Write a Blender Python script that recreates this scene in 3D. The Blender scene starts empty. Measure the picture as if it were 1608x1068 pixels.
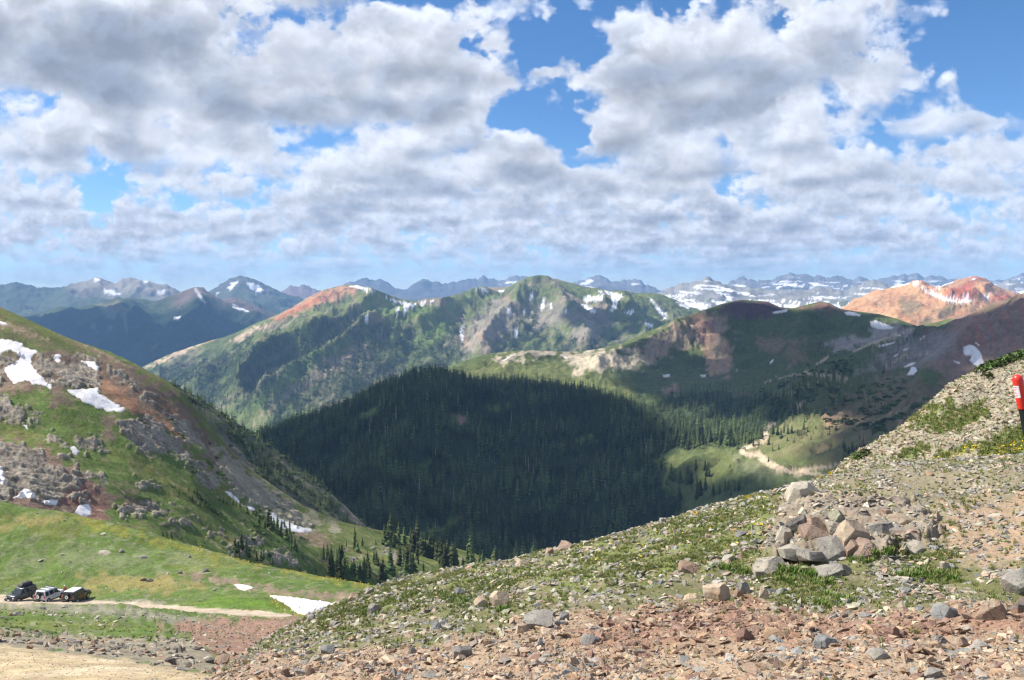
import bpy, bmesh, math, random
import numpy as np
from mathutils import Vector, Matrix, Quaternion

random.seed(7)
RNG = np.random.default_rng(11)
scene = bpy.context.scene
C = scene.collection
R = math.radians

# ------------------------------------------------------------------ camera
# photograph 1608 x 1068; pixel helpers below turn a pixel + forward distance into a place
W0, H0, FPX, HOR = 1608.0, 1068.0, 1450.0, 462.0
TH = math.atan((H0 / 2 - HOR) / FPX)
cam_d = bpy.data.cameras.new('camera')
cam = bpy.data.objects.new('camera', cam_d)
C.objects.link(cam)
scene.camera = cam
cam_d.sensor_fit = 'HORIZONTAL'
cam_d.sensor_width = 36.0
cam_d.lens = 36.0 * FPX / W0
cam_d.clip_start = 0.1
cam_d.clip_end = 60000.0
cam.location = (0, 0, 0)
cam.rotation_euler = (math.pi / 2 - TH, 0, 0)

# ------------------------------------------------------------------ light
SUN_EL, SUN_AZ = 47.0, -78.0          # degrees; azimuth measured from the view direction, minus = left
SUNV = np.array([math.cos(R(SUN_EL)) * math.sin(R(SUN_AZ)),
                 math.cos(R(SUN_EL)) * math.cos(R(SUN_AZ)), math.sin(R(SUN_EL))])
sun_d = bpy.data.lights.new('sun', 'SUN')
sun = bpy.data.objects.new('sun', sun_d)
C.objects.link(sun)
sun_d.energy = 5.0
sun_d.angle = R(0.53)
sun_d.color = (1.0, 0.95, 0.87)
sun.rotation_euler = Vector((-SUNV[0], -SUNV[1], -SUNV[2])).to_track_quat('-Z', 'Y').to_euler()
sun.location = (-400, 100, 900)

scene.view_settings.view_transform = 'Standard'
scene.view_settings.look = 'None'
scene.view_settings.exposure = 0.72
scene.view_settings.gamma = 1.0
scene.view_settings.use_curve_mapping = False
scene.cycles.use_denoising = True
scene.cycles.max_bounces = 5
scene.cycles.diffuse_bounces = 2
scene.cycles.glossy_bounces = 2
scene.cycles.transmission_bounces = 2
scene.cycles.transparent_max_bounces = 6
scene.cycles.volume_bounces = 0
scene.cycles.use_fast_gi = False
scene.render.film_transparent = False
scene.cycles.pixel_filter_type = 'BLACKMAN_HARRIS'
scene.cycles.filter_width = 1.3


class NT:
    """small node-tree writer"""
    def __init__(s, tree):
        s.t = tree
    def n(s, kind, **kw):
        nd = s.t.nodes.new(kind)
        ins = kw.pop('ins', {})
        for k, v in kw.items():
            setattr(nd, k, v)
        for k, v in ins.items():
            s.set(nd, k, v)
        return nd
    def set(s, nd, k, v):
        sock = nd.inputs[k]
        if isinstance(v, bpy.types.NodeSocket):
            s.t.links.new(v, sock)
        else:
            sock.default_value = v
    def m(s, op, a, b=None, c=None, clamp=False):
        nd = s.t.nodes.new('ShaderNodeMath'); nd.operation = op; nd.use_clamp = clamp
        for i, v in enumerate((a, b, c)):
            if v is not None:
                s.set(nd, i, v)
        return nd.outputs[0]
    def v(s, op, a, b=None, scale=None):
        nd = s.t.nodes.new('ShaderNodeVectorMath'); nd.operation = op
        s.set(nd, 0, a)
        if b is not None:
            s.set(nd, 1, b)
        if scale is not None:
            s.set(nd, 'Scale', scale)
        return nd.outputs['Value'] if op in ('LENGTH', 'DOT_PRODUCT', 'DISTANCE') else nd.outputs[0]
    def mix(s, f, a, b, blend='MIX', clamp=True):
        nd = s.t.nodes.new('ShaderNodeMix'); nd.data_type = 'RGBA'; nd.blend_type = blend
        nd.clamp_factor = clamp
        s.set(nd, 0, f); s.set(nd, 6, a); s.set(nd, 7, b)
        return nd.outputs[2]
    def noise(s, vec, scale, detail=4.0, rough=0.55, dist=0.0, lac=2.0):
        nd = s.t.nodes.new('ShaderNodeTexNoise')
        nd.noise_dimensions = '3D'
        s.set(nd, 'Vector', vec)
        s.set(nd, 'Scale', scale); s.set(nd, 'Detail', detail); s.set(nd, 'Roughness', rough)
        s.set(nd, 'Distortion', dist); s.set(nd, 'Lacunarity', lac)
        return nd.outputs[0]
    def ramp(s, f, stops, interp='LINEAR'):
        nd = s.t.nodes.new('ShaderNodeValToRGB')
        cr = nd.color_ramp; cr.interpolation = interp
        while len(cr.elements) < len(stops):
            cr.elements.new(0.5)
        for e, (p, c) in zip(cr.elements, stops):
            e.position = p
            e.color = tuple(c) + (1,) if len(c) == 3 else c
        s.set(nd, 0, f)
        return nd.outputs[0]
    def rng(s, v, a, b, c=0.0, d=1.0, kind='LINEAR'):
        nd = s.t.nodes.new('ShaderNodeMapRange'); nd.interpolation_type = kind; nd.clamp = True
        s.set(nd, 0, v); s.set(nd, 1, a); s.set(nd, 2, b); s.set(nd, 3, c); s.set(nd, 4, d)
        return nd.outputs[0]


# ------------------------------------------------------------------ pixel <-> world
def ray(px, py):
    a = (np.asarray(px, float) - W0 / 2) / FPX
    b = (H0 / 2 - np.asarray(py, float)) / FPX
    y = math.cos(TH) + b * math.sin(TH)
    z = -math.sin(TH) + b * math.cos(TH)
    return a, y, z
def at(px, py, Y):
    a, y, z = ray(px, py)
    k = np.asarray(Y, float) / y
    return a * k, y * k, z * k
def proj(x, y, z):
    d = y * math.cos(TH) - z * math.sin(TH)
    u = y * math.sin(TH) + z * math.cos(TH)
    return W0 / 2 + FPX * x / d, H0 / 2 - FPX * u / d


# ------------------------------------------------------------------ sky with clouds
def build_world():
    w = bpy.data.worlds.new('World'); scene.world = w
    w.use_nodes = True
    nt = w.node_tree; nt.nodes.clear()
    N = NT(nt)
    tc = N.n('ShaderNodeTexCoord')
    D = N.v('NORMALIZE', tc.outputs['Generated'])
    sep = N.n('ShaderNodeSeparateXYZ', ins={0: D})
    dx, dy, dz = sep.outputs
    sky = N.n('ShaderNodeTexSky', sky_type='NISHITA')
    sky.sun_disc = False
    sky.sun_elevation = R(SUN_EL)
    sky.sun_rotation = R(SUN_AZ)
    sky.altitude = 3600
    sky.air_density = 1.0
    sky.dust_density = 0.1
    sky.ozone_density = 3.0
    base = N.n('ShaderNodeHueSaturation', ins={'Saturation': 1.18, 'Value': 1.0, 'Color': sky.outputs[0]}).outputs[0]
    # direction in tangent units: u to the right of the view, v up
    dyc = N.m('MAXIMUM', dy, 0.15)
    u = N.m('DIVIDE', dx, dyc); v = N.m('DIVIDE', dz, dyc)
    UV = N.n('ShaderNodeCombineXYZ', ins={0: u, 1: v, 2: 0.0}).outputs[0]
    # wobble so the cloud banks keep ragged outlines
    # banks of cloud and gaps of blue: (px, py, rx, ry, amount) of the photograph's sky
    wob = N.n('ShaderNodeTexNoise', noise_dimensions='2D', ins={'Vector': N.v('MULTIPLY', UV, (9.0, 11.0, 0)), 'Scale': 1.0, 'Detail': 4.0, 'Roughness': 0.6}).outputs['Color']
    UVW = N.v('ADD', UV, N.v('MULTIPLY', N.v('SUBTRACT', wob, (0.5, 0.5, 0.5)), (0.20, 0.13, 0)))
    cov = None
    for (px, py, rx, ry, am) in BANKS:
        a, yy, zz = ray(px, py)
        c = (a / yy, zz / yy, 0)
        d = N.v('SUBTRACT', UVW, c)
        d = N.v('MULTIPLY', d, (FPX / rx, FPX / ry, 0))
        g = N.rng(N.v('LENGTH', d), 1.0, 0.0, 0.0, am, 'SMOOTHSTEP')
        cov = g if cov is None else N.m('ADD', cov, g)
    # fine puffs and wisps, seen at the middle of the layer
    zc = N.m('MAXIMUM', N.m('ADD', dz, CLOUD_CURVE), 0.02)
    inv = N.m('DIVIDE', 1.0, zc)
    def detail(sc, uv):
        q = N.v('MULTIPLY', uv, (sc, sc * 1.25, 0))
        fn = N.n('ShaderNodeTexNoise', noise_dimensions='2D', ins={'Vector': q, 'Scale': 1.0, 'Detail': 6.0, 'Roughness': 0.60})
        wv = N.v('ADD', q, N.v('SCALE', fn.outputs['Color'], scale=0.9))
        vo = N.n('ShaderNodeTexVoronoi', voronoi_dimensions='2D', feature='F1', ins={'Vector': wv, 'Scale': 1.1, 'Detail': 2.0, 'Roughness': 0.5}).outputs['Distance']
        return N.m('MULTIPLY_ADD', N.m('SUBTRACT', fn.outputs[0], 0.5), CLOUD_FINE, N.m('MULTIPLY', N.m('SUBTRACT', 0.42, vo), CLOUD_PUFF))
    k = N.rng(v, 0.05, 0.20, 0.0, 1.0, 'SMOOTHSTEP')
    k1 = N.m('SUBTRACT', 1.0, k)
    def both(o):
        f = detail(42.0, N.v('ADD', UV, (-0.45 * o, o, 0)) if o else UV)
        n = detail(15.0, N.v('ADD', UV, (-1.0 * o, 2.2 * o, 0)) if o else UV)
        return N.m('ADD', N.m('MULTIPLY', n, k), N.m('MULTIPLY', f, k1))
    d0 = both(0.0)
    # sides of the puffs that face the sun are bright, the others fall into shade
    relief = N.m('SUBTRACT', d0, both(0.006))
    cov = N.m('ADD', cov, d0)
    # ---- one step of the march through the cloud layer, as a group
    g = bpy.data.node_groups.new('cloud_step', 'ShaderNodeTree')
    for nm, tp in (('Dir', 'NodeSocketVector'), ('InvZ', 'NodeSocketFloat'), ('H', 'NodeSocketFloat'),
                   ('HF', 'NodeSocketFloat'), ('Cov', 'NodeSocketFloat'), ('T', 'NodeSocketFloat'),
                   ('Col', 'NodeSocketVector')):
        g.interface.new_socket(nm, in_out='INPUT', socket_type=tp)
    for nm, tp in (('T', 'NodeSocketFloat'), ('Col', 'NodeSocketVector')):
        g.interface.new_socket(nm, in_out='OUTPUT', socket_type=tp)
    G = NT(g)
    gi = g.nodes.new('NodeGroupInput'); go = g.nodes.new('NodeGroupOutput')
    P = G.v('SCALE', gi.outputs['Dir'], scale=G.m('MULTIPLY', gi.outputs['H'], gi.outputs['InvZ']))
    P = G.v('ADD', P, CLOUD_OFF)
    n1 = G.noise(P, CLOUD_SC, 4.0, 0.55)
    hf = gi.outputs['HF']
    # flat bases, rounded tops: threshold grows with height in the layer
    thr = G.m('MULTIPLY_ADD', G.m('POWER', hf, 1.5), CLOUD_RISE, CLOUD_THR)
    raw = G.m('SUBTRACT', G.m('ADD', n1, gi.outputs['Cov']), thr)
    base_soft = G.rng(hf, 0.0, 0.10, 0.0, 1.0)
    dens = G.m('MULTIPLY', G.m('MULTIPLY', G.m('MAXIMUM', raw, 0.0), CLOUD_GAIN, clamp=True), base_soft)
    # towards the sun: how much cloud is in the way
    P2 = G.v('ADD', P, (float(SUNV[0]) * .16, float(SUNV[1]) * .16, float(SUNV[2]) * .16))
    n2 = G.noise(P2, CLOUD_SC, 3.0, 0.55)
    hf2 = G.m('ADD', hf, 0.3)
    thr2 = G.m('MULTIPLY_ADD', G.m('POWER', hf2, 1.5), CLOUD_RISE, CLOUD_THR)
    occ = G.m('MULTIPLY', G.m('MAXIMUM', G.m('SUBTRACT', G.m('ADD', n2, gi.outputs['Cov']), thr2), 0.0), CLOUD_OCC)
    sunl = G.m('EXPONENT', G.m('MULTIPLY', occ, -1.0))
    # powder: thin rims glow less, thick sunny sides are white
    amb = G.m('MULTIPLY_ADD', hf, 0.42, 0.76)
    c_s = G.v('SCALE', CLOUD_SUN, scale=sunl)
    c_a = G.v('SCALE', CLOUD_AMB, scale=amb)
    colr = G.v('ADD', c_s, c_a)
    tau = G.m('MULTIPLY', dens, CLOUD_TAU)
    a = G.m('SUBTRACT', 1.0, G.m('EXPONENT', G.m('MULTIPLY', tau, -1.0)))
    contrib = G.v('SCALE', colr, scale=G.m('MULTIPLY', a, gi.outputs['T']))
    g.links.new(G.v('ADD', gi.outputs['Col'], contrib), go.inputs['Col'])
    g.links.new(G.m('MULTIPLY', gi.outputs['T'], G.m('SUBTRACT', 1.0, a)), go.inputs['T'])
    # ---- march
    wn = N.n('ShaderNodeTexWhiteNoise', noise_dimensions='3D', ins={'Vector': N.v('SCALE', D, scale=9137.0)})
    jit = wn.outputs['Value']
    T, col = 1.0, (0.0, 0.0, 0.0)
    K = CLOUD_K
    for k in range(K):
        hfk = N.m('DIVIDE', N.m('ADD', jit, float(k)), float(K))
        hk = N.m('MULTIPLY_ADD', hfk, CLOUD_THICK, 1.0)
        st = N.n('ShaderNodeGroup', node_tree=g)
        for nm, val in (('Dir', D), ('InvZ', inv), ('H', hk), ('HF', hfk), ('Cov', cov), ('T', T), ('Col', col)):
            N.set(st, nm, val)
        T, col = st.outputs['T'], st.outputs['Col']
    # clouds thin out into the far air just above the horizon
    up = N.rng(dz, 0.0, 0.012, 0.0, 1.0)
    fade = N.rng(dz, 0.004, 0.055, 0.0, 1.0, 'SMOOTHSTEP')
    lit = N.rng(relief, -0.04, 0.04, 0.86, 1.16)
    col = N.v('SCALE', col, scale=lit)
    withc = N.v('ADD', N.v('SCALE', base, scale=T), col)
    hz = N.v('ADD', N.v('SCALE', base, scale=N.m('MULTIPLY_ADD', T, 0.5, 0.5)), N.v('SCALE', col, scale=0.5))
    res = N.mix(up, base, N.mix(fade, hz, withc))
    bg = N.n('ShaderNodeBackground', ins={'Color': res, 'Strength': 0.10})
    out = N.n('ShaderNodeOutputWorld')
    nt.links.new(bg.outputs[0], out.inputs['Surface'])
    w.cycles.sampling_method = 'MANUAL'
    w.cycles.sample_map_resolution = 256

BANKS = [
    # cloud banks
    (330, 170, 430, 150, 0.11), (60, 60, 360, 130, 0.13), (620, 100, 240, 120, 0.11), (700, 290, 330, 90, 0.10),
    (1150, 150, 330, 150, 0.12), (1330, 280, 380, 90, 0.09), (1000, 300, 260, 80, 0.08), (420, 350, 520, 70, 0.09),
    (1150, 375, 700, 60, 0.09), (40, 330, 120, 70, 0.07), (1450, 20, 90, 60, 0.05), (280, 20, 200, 80, 0.08), (1010, 40, 130, 70, 0.06),
    # gaps
    (870, 40, 120, 80, -0.25), (850, 190, 90, 62, -0.22), (1570, 70, 150, 160, -0.27), (150, 300, 110, 40, -0.15),
    (330, 300, 110, 32, -0.10), (1400, 205, 130, 26, -0.08), (905, 240, 60, 22, -0.08), (1290, 15, 60, 40, -0.08),
]
CLOUD_OFF = (3.1, 1.7, 0.4)
CLOUD_SC = 1.75
CLOUD_THR = 0.468
CLOUD_RISE = 0.17
CLOUD_GAIN = 18.0
CLOUD_FINE = 0.25
CLOUD_PUFF = 0.10
CLOUD_OCC = 9.0
CLOUD_TAU = 2.2
CLOUD_THICK = 0.40
CLOUD_CURVE = 0.035
CLOUD_K = 7
CLOUD_SUN = (3.5, 3.35, 3.15)
CLOUD_AMB = (2.2, 2.68, 3.6)
build_world()
# ------------------------------------------------------------------ noise in numpy
def _hash(ix, iy, seed):
    h = (ix.astype(np.int64) * 374761393 + iy.astype(np.int64) * 668265263 + seed * 974634777) & 0xFFFFFFFF
    h = ((h ^ (h >> 13)) * 1274126177) & 0xFFFFFFFF
    return (h ^ (h >> 16)) & 0xFFFF
_ANG = np.arange(65536) * (2 * math.pi / 65536)
_CS, _SN = np.cos(_ANG), np.sin(_ANG)
def perlin(x, y, seed=0):
    ix, iy = np.floor(x), np.floor(y)
    fx, fy = x - ix, y - iy
    ix = ix.astype(np.int64); iy = iy.astype(np.int64)
    sx = fx * fx * fx * (fx * (fx * 6 - 15) + 10); sy = fy * fy * fy * (fy * (fy * 6 - 15) + 10)
    def g(a, b, dx, dy):
        h = _hash(a, b, seed)
        return _CS[h] * dx + _SN[h] * dy
    n00 = g(ix, iy, fx, fy); n10 = g(ix + 1, iy, fx - 1, fy)
    n01 = g(ix, iy + 1, fx, fy - 1); n11 = g(ix + 1, iy + 1, fx - 1, fy - 1)
    a = n00 + sx * (n10 - n00); b = n01 + sx * (n11 - n01)
    return 1.5 * (a + sy * (b - a))
def fbm(x, y, oct=5, seed=0, gain=0.5, lac=2.03):
    s, a, t = 0.0, 1.0, 0.0
    for o in range(oct):
        s = s + a * perlin(x + 17.3 * o, y - 9.1 * o, seed + o * 31); t += a
        a *= gain; x = x * lac; y = y * lac
    return s / t
def ridged(x, y, oct=5, seed=0, gain=0.5):
    s, a, t = 0.0, 1.0, 0.0
    for o in range(oct):
        n = 1 - np.abs(perlin(x + 7.7 * o, y + 3.3 * o, seed + o * 31)) * 1.6
        s = s + a * n; t += a; a *= gain; x = x * 2.07; y = y * 2.07
    return s / t
def sstep(a, b, x):
    t = np.clip((x - a) / (b - a), 0, 1)
    return t * t * (3 - 2 * t)

# ------------------------------------------------------------------ polygons in the photograph, used to find places on the ground
def poly_sd(px, py, poly):
    """signed distance in pixels, + inside"""
    p = np.asarray(poly, float)
    sh = px.shape; px = px.ravel(); py = py.ravel()
    out = np.full(px.shape, -1e9)
    m = 60
    sel = (px > p[:, 0].min() - m) & (px < p[:, 0].max() + m) & (py > p[:, 1].min() - m) & (py < p[:, 1].max() + m)
    x = px[sel]; y = py[sel]
    d2 = np.full(x.shape, 1e18); ins = np.zeros(x.shape, bool)
    for i in range(len(p)):
        ax, ay = p[i]; bx, by = p[(i + 1) % len(p)]
        vx, vy = bx - ax, by - ay
        L = vx * vx + vy * vy + 1e-9
        t = np.clip(((x - ax) * vx + (y - ay) * vy) / L, 0, 1)
        d2 = np.minimum(d2, (x - ax - t * vx) ** 2 + (y - ay - t * vy) ** 2)
        c = (ay > y) != (by > y)
        xi = ax + (y - ay) * vx / (vy if abs(vy) > 1e-9 else 1e-9)
        ins ^= c & (x < xi)
    d = np.sqrt(d2); d[~ins] *= -1
    out[sel] = d
    return out.reshape(sh)
def line_d(px, py, pts):
    p = np.asarray(pts, float); d2 = np.full(px.shape, 1e18); tt = np.zeros(px.shape)
    n = len(p) - 1
    for i in range(n):
        ax, ay = p[i][:2]; bx, by = p[i + 1][:2]
        vx, vy = bx - ax, by - ay
        t = np.clip(((px - ax) * vx + (py - ay) * vy) / (vx * vx + vy * vy + 1e-9), 0, 1)
        d = (px - ax - t * vx) ** 2 + (py - ay - t * vy) ** 2
        k = d < d2
        d2 = np.where(k, d, d2); tt = np.where(k, (i + t) / n, tt)
    return np.sqrt(d2), tt

# ------------------------------------------------------------------ lofted ground: guide lines from near to far
def smooth1(a, k):
    if k < 1:
        return a
    w = np.exp(-0.5 * (np.arange(-3 * k, 3 * k + 1) / k) ** 2); w /= w.sum()
    return np.convolve(np.pad(a, 3 * k, mode='edge'), w, mode='valid')

class Surf:
    def __init__(s, x0, x1, step, guides, rows, back=(60, 50), smooth=12, jag=None):
        """guides: list of [(px, py, forward distance), ...]; rows: rows between neighbouring guides"""
        s.cols = np.arange(x0, x1 + step, step)
        gs = []
        for i, g in enumerate(guides):
            g = np.asarray(g, float)
            py = np.interp(s.cols, g[:, 0], g[:, 1]); Y = np.interp(s.cols, g[:, 0], g[:, 2])
            k = smooth if i < len(guides) - 1 else 2
            py = smooth1(py, int(max(1, k / step * 1.0))); Y = smooth1(Y, int(max(1, max(smooth, 8) / step)))
            if jag and i == len(guides) - 1:
                py = py - jag[0] * (ridged(s.cols / jag[1], s.cols * 0 + 3.3, 3, jag[2], 0.6) - 0.62)
            X, YY, Z = at(s.cols, py, Y)
            gs.append((YY, Z))
        # behind the crest the ground falls away
        Yc, Zc = gs[-1]
        gs.append((Yc + back[0] * 0.35, Zc - back[1] * 0.22)); gs.append((Yc + back[0], Zc - back[1]))
        rows = list(rows) + [3, 3]
        Yg = np.array([g[0] for g in gs]); Zg = np.array([g[1] for g in gs])
        # slopes for a smooth profile (monotone in distance)
        dY = np.diff(Yg, axis=0); dY = np.where(np.abs(dY) < 1e-3, 1e-3, dY)
        sec = np.diff(Zg, axis=0) / dY
        tan = np.empty_like(Zg); tan[0] = sec[0]; tan[-1] = sec[-1]
        a, b = sec[:-1], sec[1:]
        w1, w2 = dY[1:], dY[:-1]
        tan[1:-1] = (a * w1 + b * w2) / (w1 + w2)
        lim = 2.5 * np.minimum(np.abs(a), np.abs(b)) + 0.04
        tan[1:-1] = np.clip(tan[1:-1], -lim, lim)
        Ys, Zs = [], []
        for i in range(len(gs) - 1):
            n = rows[i]
            t0 = np.arange(n) / n
            if i == len(gs) - 2:
                t0 = np.arange(n + 1) / n
            y0, y1 = Yg[i][None], Yg[i + 1][None]
            yy = 1 / ((1 - t0[:, None]) / y0 + t0[:, None] / y1)
            t = (yy - y0) / np.where(np.abs(y1 - y0) < 1e-3, 1e-3, y1 - y0)
            h = (y1 - y0)
            h00 = 2 * t ** 3 - 3 * t ** 2 + 1; h10 = t ** 3 - 2 * t ** 2 + t; h01 = -2 * t ** 3 + 3 * t ** 2; h11 = t ** 3 - t ** 2
            zz = h00 * Zg[i] + h10 * h * tan[i] + h01 * Zg[i + 1] + h11 * h * tan[i + 1]
            Ys.append(yy); Zs.append(zz)
        s.Y = np.vstack(Ys); s.Z = np.vstack(Zs)
        a, y, z = ray(s.cols, HOR)
        s.X = (s.cols - W0 / 2)[None] / FPX * (s.Y * math.cos(TH) - s.Z * math.sin(TH))
        s.n_front = sum(rows[:-2])
        s.update()
        s.col = None
        s.masks = {}
    def update(s):
        s.PX, s.PY = proj(s.X, s.Y, s.Z)
    def add(s, dz, keep_px=True):
        s.Z = s.Z + dz
        s.update()
    def limit(s, crest, slack):
        """keep relief from rising above the skyline this ground is known to have"""
        g = np.asarray(crest, float)
        row = np.interp(s.PX, g[:, 0], g[:, 1]) - slack
        zmax = at(s.PX, row, s.Y)[2]
        s.Z = np.minimum(s.Z, zmax)
        s.update()
    def colour(s, c):
        s.col = np.empty(s.X.shape + (3,)); s.col[:] = c
    def tint(s, m, c):
        m = np.clip(m, 0, 1)[..., None]
        s.col = s.col * (1 - m) + np.asarray(c, float) * m
    def warp(s, freq, seed, amp):
        k = s.warpn = fbm(s.PX * freq, s.PY * freq * 1.6, 4, seed)
        return k * amp * 2.2
    def streak(s, seed, ang, long, short):
        c, d = math.cos(ang), math.sin(ang)
        return fbm((s.PX * c + s.PY * d) / long, (-s.PX * d + s.PY * c) / short, 4, seed)
    def mask(s, polys, soft=3.0, warp=0.0, seed=1, freq=0.05, wn=None):
        if isinstance(polys[0][0], (int, float)):
            polys = [polys]
        w = s.warp(freq, seed, warp) if warp else 0.0
        if wn is not None:
            w = w + wn
        m = np.zeros(s.X.shape)
        for p in polys:
            m = np.maximum(m, sstep(-soft, soft, poly_sd(s.PX, s.PY, p) + w))
        return m
    def line(s, pts, width, soft=1.5, fade=False):
        d, t = line_d(s.PX, s.PY, pts)
        if len(pts[0]) > 2:
            width = np.interp(t, np.linspace(0, 1, len(pts)), [p[2] for p in pts])
        return sstep(width + soft, np.maximum(width - soft, 0), d)
    def lookup(s, px, py):
        """world place and fractional grid index under a photograph pixel"""
        px = np.atleast_1d(np.asarray(px, float)); py = np.atleast_1d(np.asarray(py, float))
        step = s.cols[1] - s.cols[0]
        c = np.clip((px - s.cols[0]) / step, 0, len(s.cols) - 1.001)
        c0 = c.astype(int); fc = c - c0
        colpy = s.PY[:, c0] * (1 - fc) + s.PY[:, c0 + 1] * fc
        hit = colpy <= py[None]
        r1 = np.where(hit.any(0), hit.argmax(0), s.n_front)
        r1 = np.clip(r1, 1, s.X.shape[0] - 1); r0 = r1 - 1
        q = np.arange(len(px))
        a, b = colpy[r0, q], colpy[r1, q]
        f = np.clip((a - py) / np.where(np.abs(a - b) < 1e-6, 1e-6, a - b), 0, 1)
        return s.samp(r0 + f, c)
    def samp(s, r, c):
        r0 = np.clip(np.floor(r).astype(int), 0, s.X.shape[0] - 2); c0 = np.clip(np.floor(c).astype(int), 0, s.X.shape[1] - 2)
        fr = r - r0; fc = c - c0
        out = []
        for A in (s.X, s.Y, s.Z):
            out.append(A[r0, c0] * (1 - fr) * (1 - fc) + A[r0 + 1, c0] * fr * (1 - fc) + A[r0, c0 + 1] * (1 - fr) * fc + A[r0 + 1, c0 + 1] * fr * fc)
        return np.stack(out, 1)
    def scatter(s, n, weight, rng, power=1.0, rows=None):
        """n places spread over the sheet, weight per grid vertex"""
        A = s.cell_area() ** power
        w = A * 0.25 * (weight[:-1, :-1] + weight[1:, :-1] + weight[:-1, 1:] + weight[1:, 1:])
        w = np.maximum(w, 0)
        if w.sum() <= 0:
            return np.zeros((0, 3)), np.zeros(0), np.zeros(0)
        cum = np.cumsum(w.ravel())
        k = np.searchsorted(cum, rng.random(n) * cum[-1])
        r, c = np.unravel_index(np.clip(k, 0, w.size - 1), w.shape)
        r = r + rng.random(n); c = c + rng.random(n)
        return s.samp(r, c), r, c
    def cell_area(s):
        ux = np.stack([np.diff(A, axis=1)[:-1] for A in (s.X, s.Y, s.Z)], -1)
        vx = np.stack([np.diff(A, axis=0)[:, :-1] for A in (s.X, s.Y, s.Z)], -1)
        return np.linalg.norm(np.cross(ux, vx), axis=-1)
    def val(s, A, r, c):
        return A[np.clip(np.round(r).astype(int), 0, A.shape[0] - 1), np.clip(np.round(c).astype(int), 0, A.shape[1] - 1)]
    def normals(s):
        gx = np.stack([np.gradient(A, axis=1) for A in (s.X, s.Y, s.Z)], -1)
        gy = np.stack([np.gradient(A, axis=0) for A in (s.X, s.Y, s.Z)], -1)
        n = np.cross(gx, gy)
        return n / (np.linalg.norm(n, axis=-1, keepdims=True) + 1e-12)
    def build(s, name, mat, kind='structure'):
        nr, nc = s.X.shape
        me = bpy.data.meshes.new(name)
        co = np.stack([s.X, s.Y, s.Z], -1).reshape(-1, 3)
        idx = np.arange(nr * nc).reshape(nr, nc)
        f = np.stack([idx[:-1, :-1], idx[:-1, 1:], idx[1:, 1:], idx[1:, :-1]], -1).reshape(-1, 4)
        fill_mesh(me, co, f)
        me.polygons.foreach_set('use_smooth', np.ones(len(f), bool))
        at_ = me.attributes.new('Col', 'FLOAT_COLOR', 'POINT')
        at_.data.foreach_set('color', np.concatenate([np.clip(s.col, 0, 1), np.ones(s.X.shape + (1,))], -1).astype(np.float32).ravel())
        me.materials.append(mat)
        o = bpy.data.objects.new(name, me); C.objects.link(o)
        if kind:
            o['kind'] = kind
        return o

def fill_mesh(me, co, f):
    co = np.asarray(co, np.float32); f = np.asarray(f, np.int32)
    me.vertices.add(len(co)); me.vertices.foreach_set('co', co.ravel())
    k = f.shape[1]
    me.loops.add(f.size); me.loops.foreach_set('vertex_index', f.ravel())
    me.polygons.add(len(f))
    me.polygons.foreach_set('loop_start', np.arange(0, f.size, k, dtype=np.int32))
    me.update(calc_edges=True)
    me.validate()

# ------------------------------------------------------------------ materials
def pmat(name):
    m = bpy.data.materials.new(name); m.use_nodes = True
    nt = m.node_tree; nt.nodes.clear()
    N = NT(nt)
    out = N.n('ShaderNodeOutputMaterial'); b = N.n('ShaderNodeBsdfPrincipled')
    nt.links.new(b.outputs[0], out.inputs[0])
    b.inputs['Specular IOR Level'].default_value = 0.25
    b.inputs['Roughness'].default_value = 0.85
    return m, N, b

def ground_mat(name, s1, s2, var=0.35, bump=0.6, bdist=0.3, hue=0.12, stretch=(1, 1, 1)):
    """Col attribute holds what grows or lies where; noise gives the grain. s1, s2 = feature sizes in metres"""
    m, N, b = pmat(name)
    a = N.n('ShaderNodeAttribute', attribute_name='Col').outputs['Color']
    co = N.n('ShaderNodeTexCoord').outputs['Object']
    co = N.v('MULTIPLY', co, stretch)
    n1 = N.noise(co, 1.0 / s1, 5, 0.6); n2 = N.noise(co, 1.0 / s2, 5, 0.65)
    k = N.m('MULTIPLY_ADD', N.m('SUBTRACT', n1, 0.5), var * 2.2, 1.0)
    k2 = N.m('MULTIPLY_ADD', N.m('SUBTRACT', n2, 0.5), var * 3.2, 1.0)
    c = N.v('SCALE', a, scale=N.m('MAXIMUM', N.m('MULTIPLY', k, k2), 0.25))
    n3 = N.noise(N.v('ADD', co, (31.0, 7.0, 3.0)), 0.7 / s2, 3, 0.6)
    hs = N.n('ShaderNodeHueSaturation', ins={'Hue': N.m('MULTIPLY_ADD', N.m('SUBTRACT', n3, 0.5), hue, 0.5), 'Saturation': 1.0, 'Value': 1.0, 'Color': c})
    N.set(b, 'Base Color', hs.outputs[0])
    bp = N.n('ShaderNodeBump', ins={'Strength': bump, 'Distance': bdist, 'Height': N.m('ADD', n2, N.m('MULTIPLY', n1, 0.6))})
    N.set(b, 'Normal', bp.outputs[0])
    b.inputs['Roughness'].default_value = 0.95
    b.inputs['Specular IOR Level'].default_value = 0.1
    return m

# base colours (reflectance)
GRASS = (0.098, 0.142, 0.033); GRASS_D = (0.065, 0.098, 0.026); GRASS_Y = (0.18, 0.165, 0.045); ALPINE = (0.075, 0.105, 0.034)
ROCK = (0.25, 0.225, 0.185); ROCK_D = (0.15, 0.125, 0.10); SCREE_R = (0.20, 0.115, 0.08); TAN = (0.46, 0.37, 0.26)
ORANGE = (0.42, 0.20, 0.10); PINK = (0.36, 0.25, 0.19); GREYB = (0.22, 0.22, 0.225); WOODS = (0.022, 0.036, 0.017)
SNOW = (0.84, 0.84, 0.87); DIRT = (0.40, 0.31, 0.20); REDDIRT = (0.27, 0.15, 0.10)
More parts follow.
